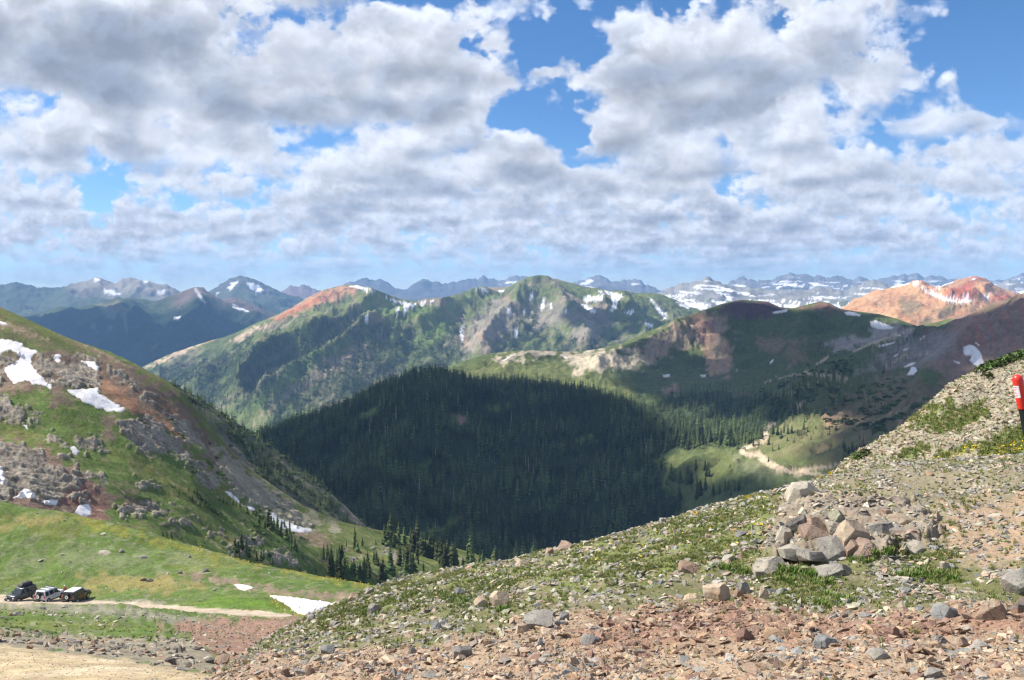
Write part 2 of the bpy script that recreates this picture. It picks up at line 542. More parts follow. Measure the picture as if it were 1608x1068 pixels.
# ================================================================== the far ranges
def off(g, dpy, kY):
    return [(x, y + dpy, Y * kY) for (x, y, Y) in g]
def depth(pts, Y):
    return [(x, y, Y) for x, y in pts]

def gully(S, size, amp, seed, oct=5, power=1.0, top=None):
    """erosion relief: sharp ribs with gullies between"""
    r = ridged(S.X / size, S.Y / size, oct, seed)
    return (r - 0.6) * amp

MAT_FAR = ground_mat('far_mountain_ground', 420, 90, 0.22, 0.5, 12, 0.05)
MAT_MID = ground_mat('mountain_ground', 150, 24, 0.42, 1.0, 10, 0.06)
MAT_BOWL = ground_mat('bowl_ground', 60, 8, 0.42, 0.8, 2.0, 0.07)
MAT_HILL = ground_mat('hillside_ground', 11, 1.3, 0.46, 0.9, 0.6, 0.08)

def far_range():
    cr = [(-200,470),(-60,470),(90,455),(300,462),(440,462),(455,452),(475,449),(500,456),(520,462),(540,446),(560,437),(572,434),(584,441),(596,436),(612,448),(632,456),(650,444),(666,439),(684,443),(700,450),(715,444),(735,440),(750,441),(760,432),(772,439),(790,442),(800,436),(812,433),(826,432),(840,440),(870,446),(900,440),(920,436),(932,433),(941,430),(950,437),(962,444),(975,440),(985,443),(1000,440),(1015,446),(1030,452),(1045,462),(1070,470),(1130,460),(1150,441),(1172,436),(1190,440),(1215,437),(1232,431),(1246,428),(1262,431),(1280,435),(1296,436),(1318,434),(1335,441),(1350,436),(1375,441),(1400,435),(1418,431),(1434,430),(1455,436),(1470,433),(1490,440),(1520,441),(1545,438),(1575,438),(1592,432),(1608,428),(1680,420),(1800,425)]
    crest = depth(cr, 12500)
    S = Surf(-500, 2100, 2.5, [off(crest, 70, .72), off(crest, 40, .82), off(crest, 16, .93), crest], [10, 14, 26], back=(2500, 900), smooth=30, jag=(7.0, 14.0, 5))
    fr = sstep(0, 30, S.PY - np.interp(S.PX, [c[0] for c in cr], [c[1] for c in cr]))
    S.add(gully(S, 1500, 210, 3) * (0.35 + 0.65 * fr) + gully(S, 420, 80, 9, 4) * 0.7)
    S.colour((0.17, 0.165, 0.16))
    top = np.interp(S.PX, [c[0] for c in cr], [c[1] for c in cr])
    h = S.PY - top
    S.tint(sstep(14, 40, h + 14 * fbm(S.X / 900, S.Y / 900, 4, 5)), (0.07, 0.09, 0.05))
    S.tint(sstep(430, 455, S.PX) * sstep(530, 512, S.PX), (0.2, 0.13, 0.11))
    S.tint(sstep(535, 560, S.PX) * sstep(800, 760, S.PX) * 0.8, (0.09, 0.095, 0.10))
    # snow lies in bands on the right-hand range
    n = ridged(S.X / 420, S.Z / 52, 4, 21)
    zone = sstep(1030, 1100, S.PX) * sstep(4, 10, h) * sstep(48, 30, h)
    S.tint(sstep(0.66, 0.72, n) * zone * sstep(1650, 1600, S.PX), SNOW)
    z2 = sstep(780, 800, S.PX) * sstep(1050, 1020, S.PX) * sstep(2, 6, h)
    S.tint(sstep(0.74, 0.79, ridged(S.X / 500, S.Z / 160, 4, 4)) * z2, SNOW)
    S.limit(crest, 6.0)
    S.build('distant_snowy_range', MAT_FAR)

def left_range():
    cr = [(-200,470),(-60,455),(0,449),(25,445),(50,450),(80,455),(95,453),(110,447),(125,445),(138,440),(150,436),(160,438),(172,445),(180,447),(190,441),(205,438),(222,440),(240,444),(258,447),(275,452),(285,458),(300,465),(325,458),(345,447),(362,437),(378,433),(392,438),(410,446),(430,456),(450,463),(475,470),(520,485)]
    crest = depth(cr, 9300)
    S = Surf(-450, 520, 2.0, [off(crest, 90, .70), off(crest, 50, .82), off(crest, 20, .93), crest], [10, 16, 26], back=(1800, 800), smooth=24, jag=(3.0, 12.0, 6))
    cx = [c[0] for c in cr]; cy = [c[1] for c in cr]
    h = S.PY - np.interp(S.PX, cx, cy)
    S.add(gully(S, 900, 190, 13) * (0.3 + 0.7 * sstep(0, 22, h)) + gully(S, 240, 60, 2, 4) * 0.8)
    S.colour((0.075, 0.095, 0.06))
    g = sstep(95, 130, S.PX) * sstep(290, 270, S.PX) * sstep(30, 12, h + 12 * fbm(S.X / 500, S.Y / 500, 4, 2))
    S.tint(g, (0.27, 0.24, 0.20))
    S.tint(sstep(330, 350, S.PX) * sstep(440, 420, S.PX) * 0.7 * sstep(34, 16, h), (0.11, 0.105, 0.10))
    m = S.mask([[(148,438),(154,436),(156,441),(150,443)],[(163,456),(176,455),(186,460),(190,463),(178,464),(166,460)],[(248,458),(258,456),(262,461),(252,463),(246,462)],[(224,440),(232,441),(230,445),(225,444)],[(357,452),(366,444),(373,441),(371,447),(362,454)],[(386,444),(396,444),(408,450),(414,457),(404,458),(392,452)],[(338,460),(344,459),(341,463)],[(280,449),(288,456),(284,458)]], 1.2, 2.0, 5, 0.15)
    S.tint(m, SNOW)
    S.limit(crest, 3.0)
    S.build('left_far_peaks', MAT_FAR)

def left_dark_slopes():
    cr = [(-200,510),(-60,505),(20,497),(60,487),(100,482),(140,480),(175,472),(200,466),(225,470),(240,474),(262,468),(285,460),(305,453),(318,453),(335,461),(350,468),(365,466),(385,470),(405,478),(425,486),(470,500),(560,530)]
    crest = depth(cr, 6700)
    foot = [(-200,640,4300),(0,640,4300),(150,610,4500),(230,590,4800),(320,560,5200),(420,535,5600),(560,560,5800)]
    mid = [(-200,570,5400),(0,565,5400),(150,550,5500),(230,545,5600),(320,520,5900),(420,508,6200),(560,540,6300)]
    S = Surf(-450, 560, 2.0, [foot, mid, off(crest, 18, .95), crest], [30, 30, 20], back=(900, 700), smooth=24)
    cx = [c[0] for c in cr]; cy = [c[1] for c in cr]
    h = S.PY - np.interp(S.PX, cx, cy)
    S.add(gully(S, 900, 170, 23) * (0.25 + 0.75 * sstep(0, 25, h)) + gully(S, 250, 45, 7, 4) * 0.7)
    for pts in ([(205,468),(215,500),(235,540),(240,572)], [(312,455),(318,490),(300,530)], [(120,482),(90,520),(60,560)]):
        d, t = line_d(S.PX, S.PY, pts)
        S.add(110 * np.exp(-d / 22) * (1 - t * 0.5) * sstep(3, 40, h))
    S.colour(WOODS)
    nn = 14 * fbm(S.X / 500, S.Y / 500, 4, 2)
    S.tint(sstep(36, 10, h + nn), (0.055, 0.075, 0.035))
    S.tint(sstep(255, 290, S.PX) * sstep(440, 400, S.PX) * sstep(30, 8, h + nn), (0.15, 0.11, 0.09))
    S.tint(S.mask([[(150,478),(185,472),(205,485),(190,492),(160,490)]], 4, 6, 3), (0.16, 0.15, 0.08))
    S.tint(S.line([(307,454,2.0),(312,462,2.5),(322,476,1.5)], 2, 1.5), (0.50, 0.47, 0.45))
    S.tint(S.line([(366,482,1.0),(380,486,2.0),(390,489,1.0)], 2, 1.0), SNOW)
    S.tint(S.mask([[(272,498),(284,497),(282,501),(274,501)],[(365,476),(372,480),(366,481)]], 1, 1, 3), SNOW)
    S.tint(S.mask([[(142,509),(150,508),(148,516),(143,514)],[(170,513),(178,512),(176,517),(171,518)],[(166,495),(180,494),(182,499),(168,500)],[(190,487),(197,489),(201,520),(197,522),(194,500)],[(236,549),(246,541),(248,543),(240,550)]], 1.5, 2, 3) * 0.5, (0.2, 0.2, 0.15))
    S.masks['woods'] = sstep(16, 34, h + nn)
    S.limit(crest, 2.0)
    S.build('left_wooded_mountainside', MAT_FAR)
    return S

def snowy_mountain():
    cr = [(960,490),(1000,472),(1030,462),(1055,454),(1070,448),(1085,446),(1100,440),(1112,436),(1125,442),(1140,448),(1155,452),(1170,452),(1200,456),(1240,458),(1280,452),(1310,456),(1330,458),(1350,448),(1368,441),(1390,447),(1420,455),(1460,460),(1520,462),(1560,452),(1585,440),(1600,446),(1640,450),(1760,440)]
    crest = depth(cr, 7200)
    S = Surf(960, 2050, 2.0, [off(crest, 70, .66), off(crest, 38, .80), off(crest, 15, .93), crest], [14, 22, 26], back=(1500, 700), smooth=22, jag=(4.0, 12.0, 7))
    cx = [c[0] for c in cr]; cy = [c[1] for c in cr]
    h = S.PY - np.interp(S.PX, cx, cy)
    S.add(gully(S, 700, 110, 33) * (0.3 + 0.7 * sstep(0, 25, h)) + gully(S, 200, 40, 17, 4) * 0.8)
    S.colour((0.24, 0.235, 0.22))
    S.tint(sstep(0.1, 0.4, fbm(S.X / 500, S.Y / 300, 4, 8)) * sstep(8, 26, h), (0.10, 0.12, 0.06))
    n = ridged(S.X / 380, S.Z / 42 + S.X / 900, 4, 29)
    S.tint(sstep(0.66, 0.71, n) * sstep(3, 9, h) * (sstep(1180, 1080, S.PX) * 0 + 1), SNOW)
    S.limit(crest, 4.0)
    S.build('snow_streaked_mountain', MAT_FAR)

def orange_mountain():
    cr = [(1290,500),(1320,482),(1350,467),(1380,454),(1400,450),(1420,447),(1436,441),(1450,443),(1465,452),(1480,449),(1500,440),(1520,433),(1533,431),(1548,436),(1562,446),(1580,456),(1600,462),(1640,470),(1760,500)]
    crest = [(x, y, 3900 + 500 * (x > 1475)) for x, y in cr]
    mid = [(1290,505,3500),(1350,495,3400),(1420,480,3450),(1470,478,3500),(1530,465,3800),(1600,478,3800),(1760,510,3800)]
    foot = [(1290,520,2900),(1350,520,2900),(1440,530,2900),(1500,520,2900),(1600,500,2900),(1760,520,2900)]
    S = Surf(1290, 2000, 1.8, [foot, mid, off(crest, 9, .97), crest], [34, 26, 14], back=(700, 500), smooth=16)
    cx = [c[0] for c in cr]; cy = [c[1] for c in cr]
    h = S.PY - np.interp(S.PX, cx, cy)
    S.add(gully(S, 420, 60, 43) * (0.25 + 0.75 * sstep(0, 20, h)) + gully(S, 90, 14, 3, 4))
    d, t = line_d(S.PX, S.PY, [(1450,452),(1480,470),(1520,473),(1545,462),(1560,455)])
    S.add(45 * np.exp(-d / 12) * sstep(0, 14, h))
    S.colour((0.48, 0.265, 0.135))
    st = fbm(S.X / 60, S.Z / 500, 4, 6)
    S.tint(sstep(0.0, 0.5, st) * 0.6, (0.50, 0.36, 0.24))
    S.tint(sstep(0.05, 0.5, fbm(S.X / 90 + 3, S.Z / 400, 4, 16)) * 0.8, (0.42, 0.17, 0.08))
    S.tint(S.mask([[(1410,470),(1440,465),(1445,490),(1415,495)],[(1470,485),(1520,472),(1500,490),(1460,500)],[(1440,505),(1480,490),(1490,500),(1450,515)]], 8, 8, 3) * 0.7, (0.13, 0.13, 0.07))
    S.tint(S.mask([[(1480,460),(1530,440),(1540,470),(1500,470)],[(1570,462),(1600,462),(1580,475),(1560,470)]], 6, 6, 5), (0.40, 0.12, 0.06))
    sn = [[(1434,442),(1442,441),(1443,449),(1435,449)],[(1400,450),(1425,444),(1428,446),(1405,451)],[(1466,450),(1498,442),(1496,445),(1470,452)],[(1512,434),(1530,430),(1526,433),(1514,436)],[(1524,440),(1532,436),(1530,440)],[(1548,467),(1556,460),(1553,468),(1550,472)]]
    S.tint(S.mask(sn, 1.0, 1.2, 3, 0.2), SNOW)
    S.tint(S.line([(1448,452,1.5),(1462,461,2.0),(1485,469,2.2),(1510,473,2.5),(1530,470,1.6),(1553,461,1.0)], 2, 1.0), SNOW)
    S.limit(crest, 2.0)
    S.build('orange_mountain', MAT_MID)

def middle_mountain():
    cr = [(170,605),(200,590),(228,574),(260,560),(300,545),(335,533),(380,519),(410,506),(430,496),(455,484),(478,470),(498,460),(515,453),(535,449),(552,447),(566,449),(580,453),(600,461),(625,470),(645,474),(670,471),(690,470),(710,466),(730,460),(745,454),(760,450),(780,452),(800,450),(815,443),(830,437),(845,434),(860,435),(880,440),(905,447),(930,452),(955,457),(990,459),(1010,460),(1040,462),(1060,470),(1085,482),(1120,492),(1200,512),(1400,545)]
    Yc = lambda x: float(np.interp(x, [170, 300, 430, 540, 700, 850, 1000, 1400], [4200, 4150, 4300, 4700, 4800, 4700, 4600, 4300]))
    crest = [(x, y, Yc(x)) for x, y in cr]
    foot = [(170,640,3400),(230,650,3300),(300,680,3000),(390,720,2700),(500,740,2450),(700,700,2400),(900,650,2500),(1100,610,2700),(1400,590,2900)]
    m2 = [(170,615,3850),(230,598,3850),(300,605,3600),(400,620,3300),(500,615,3150),(700,580,3200),(900,565,3350),(1100,550,3400),(1400,565,3400)]
    m3 = [(170,609,4050),(230,583,4050),(300,565,3950),(400,545,3850),(500,522,3800),(600,515,3900),(700,512,3950),(850,500,3950),(1000,505,4000),(1100,520,3950),(1400,552,3800)]
    m4 = [(x, y + 14, Y * .965) for x, y, Y in crest]
    S = Surf(170, 1400, 1.7, [foot, m2, m3, m4, crest], [42, 44, 26, 14], back=(900, 600), smooth=18)
    cx = [c[0] for c in cr]; cy = [c[1] for c in cr]
    h = S.PY - np.interp(S.PX, cx, cy)
    k = 0.2 + 0.8 * sstep(0, 20, h)
    ridges = [([(545,455),(490,475),(430,500),(380,522),(330,537)], 40, 16), ([(640,478),(590,505),(520,540),(450,580),(400,620),(375,650)], 110, 20),
              ([(760,455),(720,490),(640,530),(560,575),(480,620),(410,665)], 120, 22), ([(850,440),(820,470),(810,500),(780,530),(760,560)], 90, 20),
              ([(850,440),(880,480),(900,520),(920,550)], 80, 22), ([(960,460),(985,490),(1000,520),(1010,545)], 70, 22), ([(700,470),(690,500),(660,515)], 40, 14),
              ([(590,460),(585,490),(560,510),(500,530),(430,560),(340,600),(310,620)], 80, 18), ([(920,452),(945,480),(955,500)], 50, 14)]
    for pts, a, w in ridges:
        d, t = line_d(S.PX, S.PY, pts)
        S.add(a * np.exp(-(d / w) ** 1.3) * sstep(0, 32, h))
    S.add(gully(S, 520, 75, 53) * k + gully(S, 150, 34, 5, 4) * k + gully(S, 85, 20, 16, 4) * k + gully(S, 40, 8, 6, 3) * k)
    S.colour((0.125, 0.15, 0.05))
    sl = 6 * fbm(S.X / 300, S.Y / 300, 4, 4)
    rk = fbm(S.X / 220, S.Y / 220, 5, 44)
    S.tint(sstep(0.02, 0.30, rk) * 0.8, (0.25, 0.195, 0.145))
    # orange crest and pale scars
    S.tint(S.mask([[(425,500),(455,482),(500,455),(545,446),(575,450),(560,458),(530,470),(500,478),(470,490),(440,502)]], 4, 6, 3, 0.08), (0.42, 0.235, 0.14))
    S.tint(S.mask([[(470,480),(510,462),(530,458),(500,472),(460,492),(432,502)]], 3, 5, 4, 0.1), (0.44, 0.17, 0.08))
    S.tint(S.mask([[(228,576),(270,556),(300,542),(345,520),(352,524),(320,540),(280,560),(240,576)],[(362,535),(390,518),(420,508),(428,506),(424,513),(395,524),(372,540)]], 2, 4, 6, 0.12), (0.47, 0.36, 0.24))
    S.tint(S.mask([[(318,532),(345,520),(352,526),(325,538)]], 2, 3, 6, 0.12), (0.44, 0.22, 0.11))
    S.tint(S.mask([[(330,635),(370,615),(375,625),(340,640)],[(395,605),(440,570),(455,565),(430,590),(400,615)],[(470,600),(560,550),(585,540),(580,565),(520,590),(440,635),(400,665),(420,640)]], 4, 9, 8, 0.07) * 0.8, (0.30, 0.24, 0.17))
    S.tint(S.mask([[(700,540),(780,470),(800,470),(815,500),(790,530),(760,545),(720,560)],[(840,480),(880,470),(900,500),(850,520),(820,510)],[(880,520),(930,505),(940,530),(900,545)]], 8, 12, 9, 0.05) * 0.8, (0.27, 0.235, 0.19))
    S.tint(S.mask([[(790,465),(805,470),(800,478)],[(718,515),(730,510),(735,545),(722,545)],[(745,525),(760,520),(760,540)]], 3, 4, 9, 0.08) * 0.8, (0.34, 0.23, 0.16))
    st2 = S.streak(82, 2.55, 45, 6)
    S.tint(sstep(0.12, 0.4, st2) * sstep(20, 50, h) * 0.6, (0.27, 0.22, 0.17))
    # woods
    wp = [[(235,585),(300,560),(380,545),(430,530),(520,505),(560,500),(600,515),(585,540),(520,560),(450,590),(380,640),(330,640),(260,610)],
          [(420,640),(520,580),(600,540),(640,520),(660,545),(700,535),(720,560),(660,580),(600,600),(520,630),(450,660)],
          [(760,560),(800,540),(900,535),(940,540),(1020,530),(1000,550),(900,560),(800,570)], [(790,545),(830,520),(850,535),(880,530),(850,550)],
          [(690,530),(725,520),(735,560),(700,570)], [(820,510),(840,505),(850,520),(825,525)]]
    stk = S.streak(81, 2.55, 60, 9)
    W = S.mask(wp, 8, 12, 12, 0.06, wn=stk * 34)
    W = W * (0.35 + 0.65 * sstep(-0.25, 0.15, stk))
    S.tint(W * 0.85, (0.045, 0.068, 0.03))
    S.masks['woods'] = W * (h > 14)
    S.tint(S.mask([[(500,545),(600,515),(590,525),(520,560),(450,600),(400,645),(380,655),(430,600)],[(640,545),(690,500),(720,490),(700,530),(650,545)],[(560,470),(640,480),(700,478),(740,465),(700,500),(600,500)]], 6, 9, 15, 0.06) * 0.75, (0.13, 0.19, 0.05))
    # snow along the crest and in gullies
    sn = [[(548,450),(560,448),(590,456),(588,459),(565,453)],[(606,466),(625,474),(622,477),(610,470)],[(628,474),(655,478),(650,482),(634,480)],[(622,482),(626,481),(626,494),(623,495)],[(634,480),(644,480),(637,494),(633,492)],[(660,476),(684,470),(680,474),(662,479)],[(572,497),(578,494),(577,504),(572,505)],
          [(748,450),(756,452),(768,457),(764,459),(752,456)],[(784,457),(792,455),(788,460)],[(723,515),(729,512),(727,536),(722,530)],[(796,482),(801,484),(802,492),(797,488)],[(808,516),(813,514),(812,528),(808,530)],[(832,463),(838,460),(836,470),(831,470)],[(849,478),(856,474),(853,486),(849,486)],[(821,488),(825,486),(823,494)],[(862,478),(866,476),(866,485)],[(884,488),(890,487),(889,491)],
          [(916,470),(924,463),(930,467),(946,463),(946,472),(930,472),(920,476)],[(938,455),(962,459),(980,464),(972,470),(968,484),(958,490),(962,476),(958,464),(945,460)],[(910,475),(925,482),(938,490),(932,492),(916,482)],[(980,488),(996,489),(992,494),(984,493)],[(1014,506),(1026,510),(1024,514),(1014,511)],[(1020,468),(1028,474),(1046,494),(1048,502),(1040,498),(1030,482)],[(1063,474),(1085,480),(1082,486),(1068,480)]]
    S.tint(S.mask(sn, 1.1, 1.5, 3, 0.2), SNOW)
    S.limit(crest, 2.0)
    S.build('middle_mountain', MAT_MID)
    return S

# ================================================================== the bowl on the right
def right_bowl():
    g0 = [(600,800,1250),(800,800,1100),(900,830,1000),(1000,860,850),(1100,860,700),(1200,840,600),(1300,830,500),(1450,810,430),(1760,780,380)]
    g1 = [(600,720,1350),(800,715,1270),(900,712,1180),(1000,720,1020),(1100,735,850),(1170,738,760),(1250,740,690),(1350,737,620),(1450,732,580),(1760,700,520)]
    g2 = [(600,670,1420),(800,655,1380),(900,648,1330),(1000,655,1250),(1100,668,1120),(1200,678,950),(1300,674,830),(1400,670,760),(1500,660,720),(1760,620,680)]
    g3 = [(600,640,1470),(700,618,1480),(850,608,1480),(950,606,1500),(1050,604,1500),(1150,606,1400),(1250,612,1220),(1350,620,1050),(1450,620,950),(1550,600,900),(1760,560,850)]
    g4 = [(600,618,1520),(700,592,1550),(800,570,1570),(900,578,1600),(1000,582,1680),(1100,586,1720),(1150,578,1740),(1250,572,1600),(1350,575,1350),(1420,580,1200),(1500,570,1120),(1608,540,1050),(1760,500,1000)]
    g5 = [(600,612,1560),(700,584,1590),(800,560,1610),(900,563,1680),(1000,552,1790),(1100,530,1920),(1200,522,1960),(1300,526,1850),(1400,535,1600),(1450,540,1450),(1530,520,1300),(1608,500,1230),(1760,470,1150)]
    cr = [(600,610,1590),(660,592,1610),(700,578,1630),(740,563,1640),(770,555,1645),(800,552,1650),(830,550,1660),(860,551,1680),(900,553,1750),(940,548,1800),(980,538,1850),(1020,520,1900),(1060,502,1950),(1100,489,2050),(1130,478,2100),(1150,473,2150),(1165,471,2180),(1180,472,2200),(1205,474,2200),(1225,484,2200),(1245,486,2200),(1270,479,2150),(1285,475,2150),(1300,476,2100),(1320,486,2050),(1345,491,2000),(1380,495,1950),(1410,503,1900),(1440,514,1850),(1470,508,1700),(1500,500,1600),(1540,487,1500),(1580,471,1450),(1608,462,1420),(1680,440,1380),(1760,415,1350)]
    S = Surf(600, 2000, 1.8, [g0, g1, g2, g3, g4, g5, cr], [12, 40, 34, 16, 26, 26], back=(600, 420), smooth=16)
    cx = [c[0] for c in cr]; cy = [c[1] for c in cr]
    h = S.PY - np.interp(S.PX, cx, cy)
    wall = sstep(1000, 1060, S.PX) * sstep(590, 560, S.PY) * sstep(0, 12, h)
    S.add(gully(S, 190, 30, 63) * (0.3 * sstep(0, 16, h) + 0.9 * wall) + gully(S, 60, 11, 5, 4) * sstep(0, 10, h) + gully(S, 20, 3.0, 8, 3) * sstep(0, 10, h))
    # rolling knolls on the near slope
    near = sstep(600, 680, S.PY) * sstep(1050, 1150, S.PX)
    S.add(near * 10 * fbm(S.X / 90, S.Y / 90, 4, 6) + near * 3.5 * fbm(S.X / 25, S.Y / 25, 3, 9))
    for pts, a, w in [([(1130,478),(1060,520),(1000,560),(940,580)], 26, 26), ([(1440,515),(1380,560),(1300,600),(1230,640)], 22, 24), ([(1608,470),(1500,560),(1450,620)], 24, 30), ([(1270,480),(1260,520),(1240,560)], 22, 22)]:
        d, t = line_d(S.PX, S.PY, pts)
        S.add(a * np.exp(-(d / w) ** 1.4) * sstep(0, 30, h))
    S.colour((0.09, 0.115, 0.042))
    n = fbm(S.X / 120, S.Y / 120, 5, 3); n2 = fbm(S.X / 35, S.Y / 35, 5, 13)
    S.tint(sstep(0.1, 0.4, n) * 0.6, (0.12, 0.105, 0.06))
    S.tint(sstep(0.15, 0.4, n2) * 0.5, (0.05, 0.07, 0.025))
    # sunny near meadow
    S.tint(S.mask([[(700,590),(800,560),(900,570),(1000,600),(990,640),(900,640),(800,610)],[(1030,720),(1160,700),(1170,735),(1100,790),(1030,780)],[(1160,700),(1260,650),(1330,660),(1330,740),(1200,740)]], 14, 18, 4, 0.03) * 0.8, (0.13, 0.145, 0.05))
    S.tint(S.mask([[(1170,705),(1260,650),(1340,655),(1400,690),(1340,740),(1210,740)]], 10, 14, 77, 0.05) * (0.30 + 0.9 * n2), (0.20, 0.165, 0.09))
    # pale bare ridge
    S.tint(S.mask([[(770,560),(830,550),(880,553),(830,558),(790,568)],[(880,556),(960,550),(1030,555),(1030,572),(960,578),(920,585),(895,570)],[(885,565),(915,585),(905,590)]], 4, 10, 5, 0.06), (0.42, 0.36, 0.26))
    # eroded red wall
    sk = fbm(S.PX / 7.0 + S.PY / 30.0, S.PY / 42.0, 4, 71)
    wallm = lambda m: np.clip(m * (0.95 + 1.3 * sk), 0, 1)
    S.tint(wallm(S.mask([[(1000,545),(1060,510),(1110,490),(1140,490),(1140,520),(1150,560),(1145,585),(1130,590),(1115,575),(1110,545),(1090,535),(1060,545),(1040,560),(1020,565)]], 6, 14, 6, 0.06)), (0.30, 0.225, 0.165))
    S.tint(S.mask([[(1085,495),(1110,490),(1120,515),(1105,540),(1095,520)],[(1105,520),(1118,520),(1112,560),(1104,545)]], 4, 8, 7, 0.08) * 0.5, (0.30, 0.15, 0.11))
    S.tint(S.mask([[(1105,545),(1118,555),(1135,585),(1115,588),(1112,570)],[(1130,540),(1142,545),(1150,575),(1140,580)]], 3, 5, 8, 0.1), (0.36, 0.24, 0.15))
    S.tint(S.mask([[(1128,488),(1150,472),(1205,473),(1232,490),(1200,500),(1150,500)]], 4, 6, 9), (0.10, 0.065, 0.065))
    S.tint(S.mask([[(1250,484),(1290,474),(1330,488),(1300,486),(1270,488)]], 3, 4, 9), (0.17, 0.10, 0.075))
    S.tint(S.mask([[(1190,530),(1225,525),(1235,545),(1215,560),(1190,545)],[(1230,545),(1260,540),(1270,565),(1240,570)]], 5, 12, 12, 0.06) * 0.6, (0.24, 0.17, 0.12))
    S.tint(S.mask([[(1295,540),(1320,531),(1365,530),(1372,505),(1400,512),(1445,515),(1420,530),(1370,535),(1335,548),(1310,552)]], 4, 6, 13, 0.06), (0.29, 0.26, 0.23))
    # red and grey slopes at the far right
    S.tint(S.mask([[(1445,520),(1510,490),(1608,455),(1760,410),(1760,620),(1560,620),(1500,600),(1440,560)]], 10, 14, 14, 0.03), (0.225, 0.15, 0.115))
    S.tint(S.mask([[(1400,535),(1450,520),(1500,525),(1490,560),(1440,570),(1380,590),(1350,585)]], 8, 12, 15, 0.04) * 0.8, (0.23, 0.21, 0.185))
    st = S.streak(88, 1.15, 60, 5)
    red = S.mask([[(1500,500),(1608,460),(1760,420),(1760,600),(1580,600),(1530,560)]], 10, 8, 3)
    S.tint(red * sstep(0.0, 0.45, st), (0.34, 0.13, 0.085))
    S.tint(red * sstep(0.1, 0.5, -st) * 0.7, (0.33, 0.24, 0.17))
    S.tint(S.mask([[(1300,640),(1380,590),(1480,590),(1540,610),(1480,650),(1380,690),(1300,700)]], 14, 30, 17, 0.04) * 0.6, (0.19, 0.135, 0.09))
    S.tint(S.mask([[(1040,612),(1062,602),(1068,612),(1045,622)],[(1290,655),(1320,648),(1320,665),(1295,668)],[(1395,640),(1420,660),(1420,668),(1400,655)]], 3, 6, 17, 0.1) * 0.8, (0.30, 0.20, 0.13))
    S.tint(S.mask([[(1150,712),(1230,735),(1215,752),(1160,745)]], 5, 12, 18, 0.08) * 0.22, (0.34, 0.31, 0.22))
    # woods
    W = S.mask([[(1000,640),(1060,620),(1120,620),(1200,630),(1260,628),(1250,645),(1210,665),(1190,700),(1130,695),(1060,705),(1010,690)],[(900,640),(1000,640),(1010,700),(960,720),(880,700)],[(975,640),(1060,635),(1075,700),(1050,715),(1042,745),(1015,800),(980,800)]], 8, 14, 19, 0.06)
    S.tint(W * 0.85, (0.035, 0.052, 0.022))
    S.masks['woods'] = W
    S.masks['brush'] = S.mask([[(1280,660),(1340,600),(1420,610),(1460,640),(1430,680),(1380,690),(1330,680)],[(1180,640),(1330,565),(1345,570),(1260,630)]], 14, 20, 21, 0.05)
    S.masks['scattered'] = S.mask([[(1200,610),(1300,570),(1340,600),(1460,640),(1420,720),(1300,735),(1260,700),(1220,660)],[(1035,720),(1150,705),(1180,790),(1040,790)],[(960,610),(1200,600),(1240,630),(1000,640)]], 10, 10, 22)
    # tracks
    road = (0.47, 0.37, 0.26)
    for pts in ROAD_LINES:
        S.tint(S.line([(p[0], p[1], p[2] * 1.05) for p in pts], 2, 0.9), road)
    S.limit(cr, 2.0)
    S.build('bowl_slope', MAT_BOWL)
    return S

ROAD_LINES = [
    [(1330,755,1.6),(1285,745,2.2),(1262,742,3.0),(1238,740,3.6),(1215,732,4.6),(1200,722,5.2),(1190,713,4.4),(1172,713,3.2),(1164,710,3.0),(1166,705,3.0),(1180,701,2.6),(1195,694,3.6),(1203,685,4.4),(1202,678,3.6),(1198,677,2.4),(1208,670,2.2),(1216,664,2.6),(1222,660,1.6)],
    [(1238,741,3.0),(1270,736,2.4),(1300,733,2.0),(1330,728,1.8)],
    [(1236,652,1.2),(1246,648,1.6),(1250,644,1.0)], [(1253,641,3.2),(1258,634,2.6),(1266,626,1.8)],
    [(1264,585,2.2),(1275,588,2.0),(1300,590,2.0),(1318,592,2.0),(1332,596,1.4)], [(1283,572,1.4),(1298,562,1.8),(1300,560,0.8)],
    [(1340,552,1.2),(1365,541,1.4),(1400,528,1.2),(1440,516,1.0)], [(1200,600,0.6),(1240,590,0.7),(1260,588,0.8)], [(1225,625,0.7),(1260,612,0.7),(1285,598,0.7)],
    [(1390,578,0.9),(1420,558,1.0),(1460,556,0.8)],
]
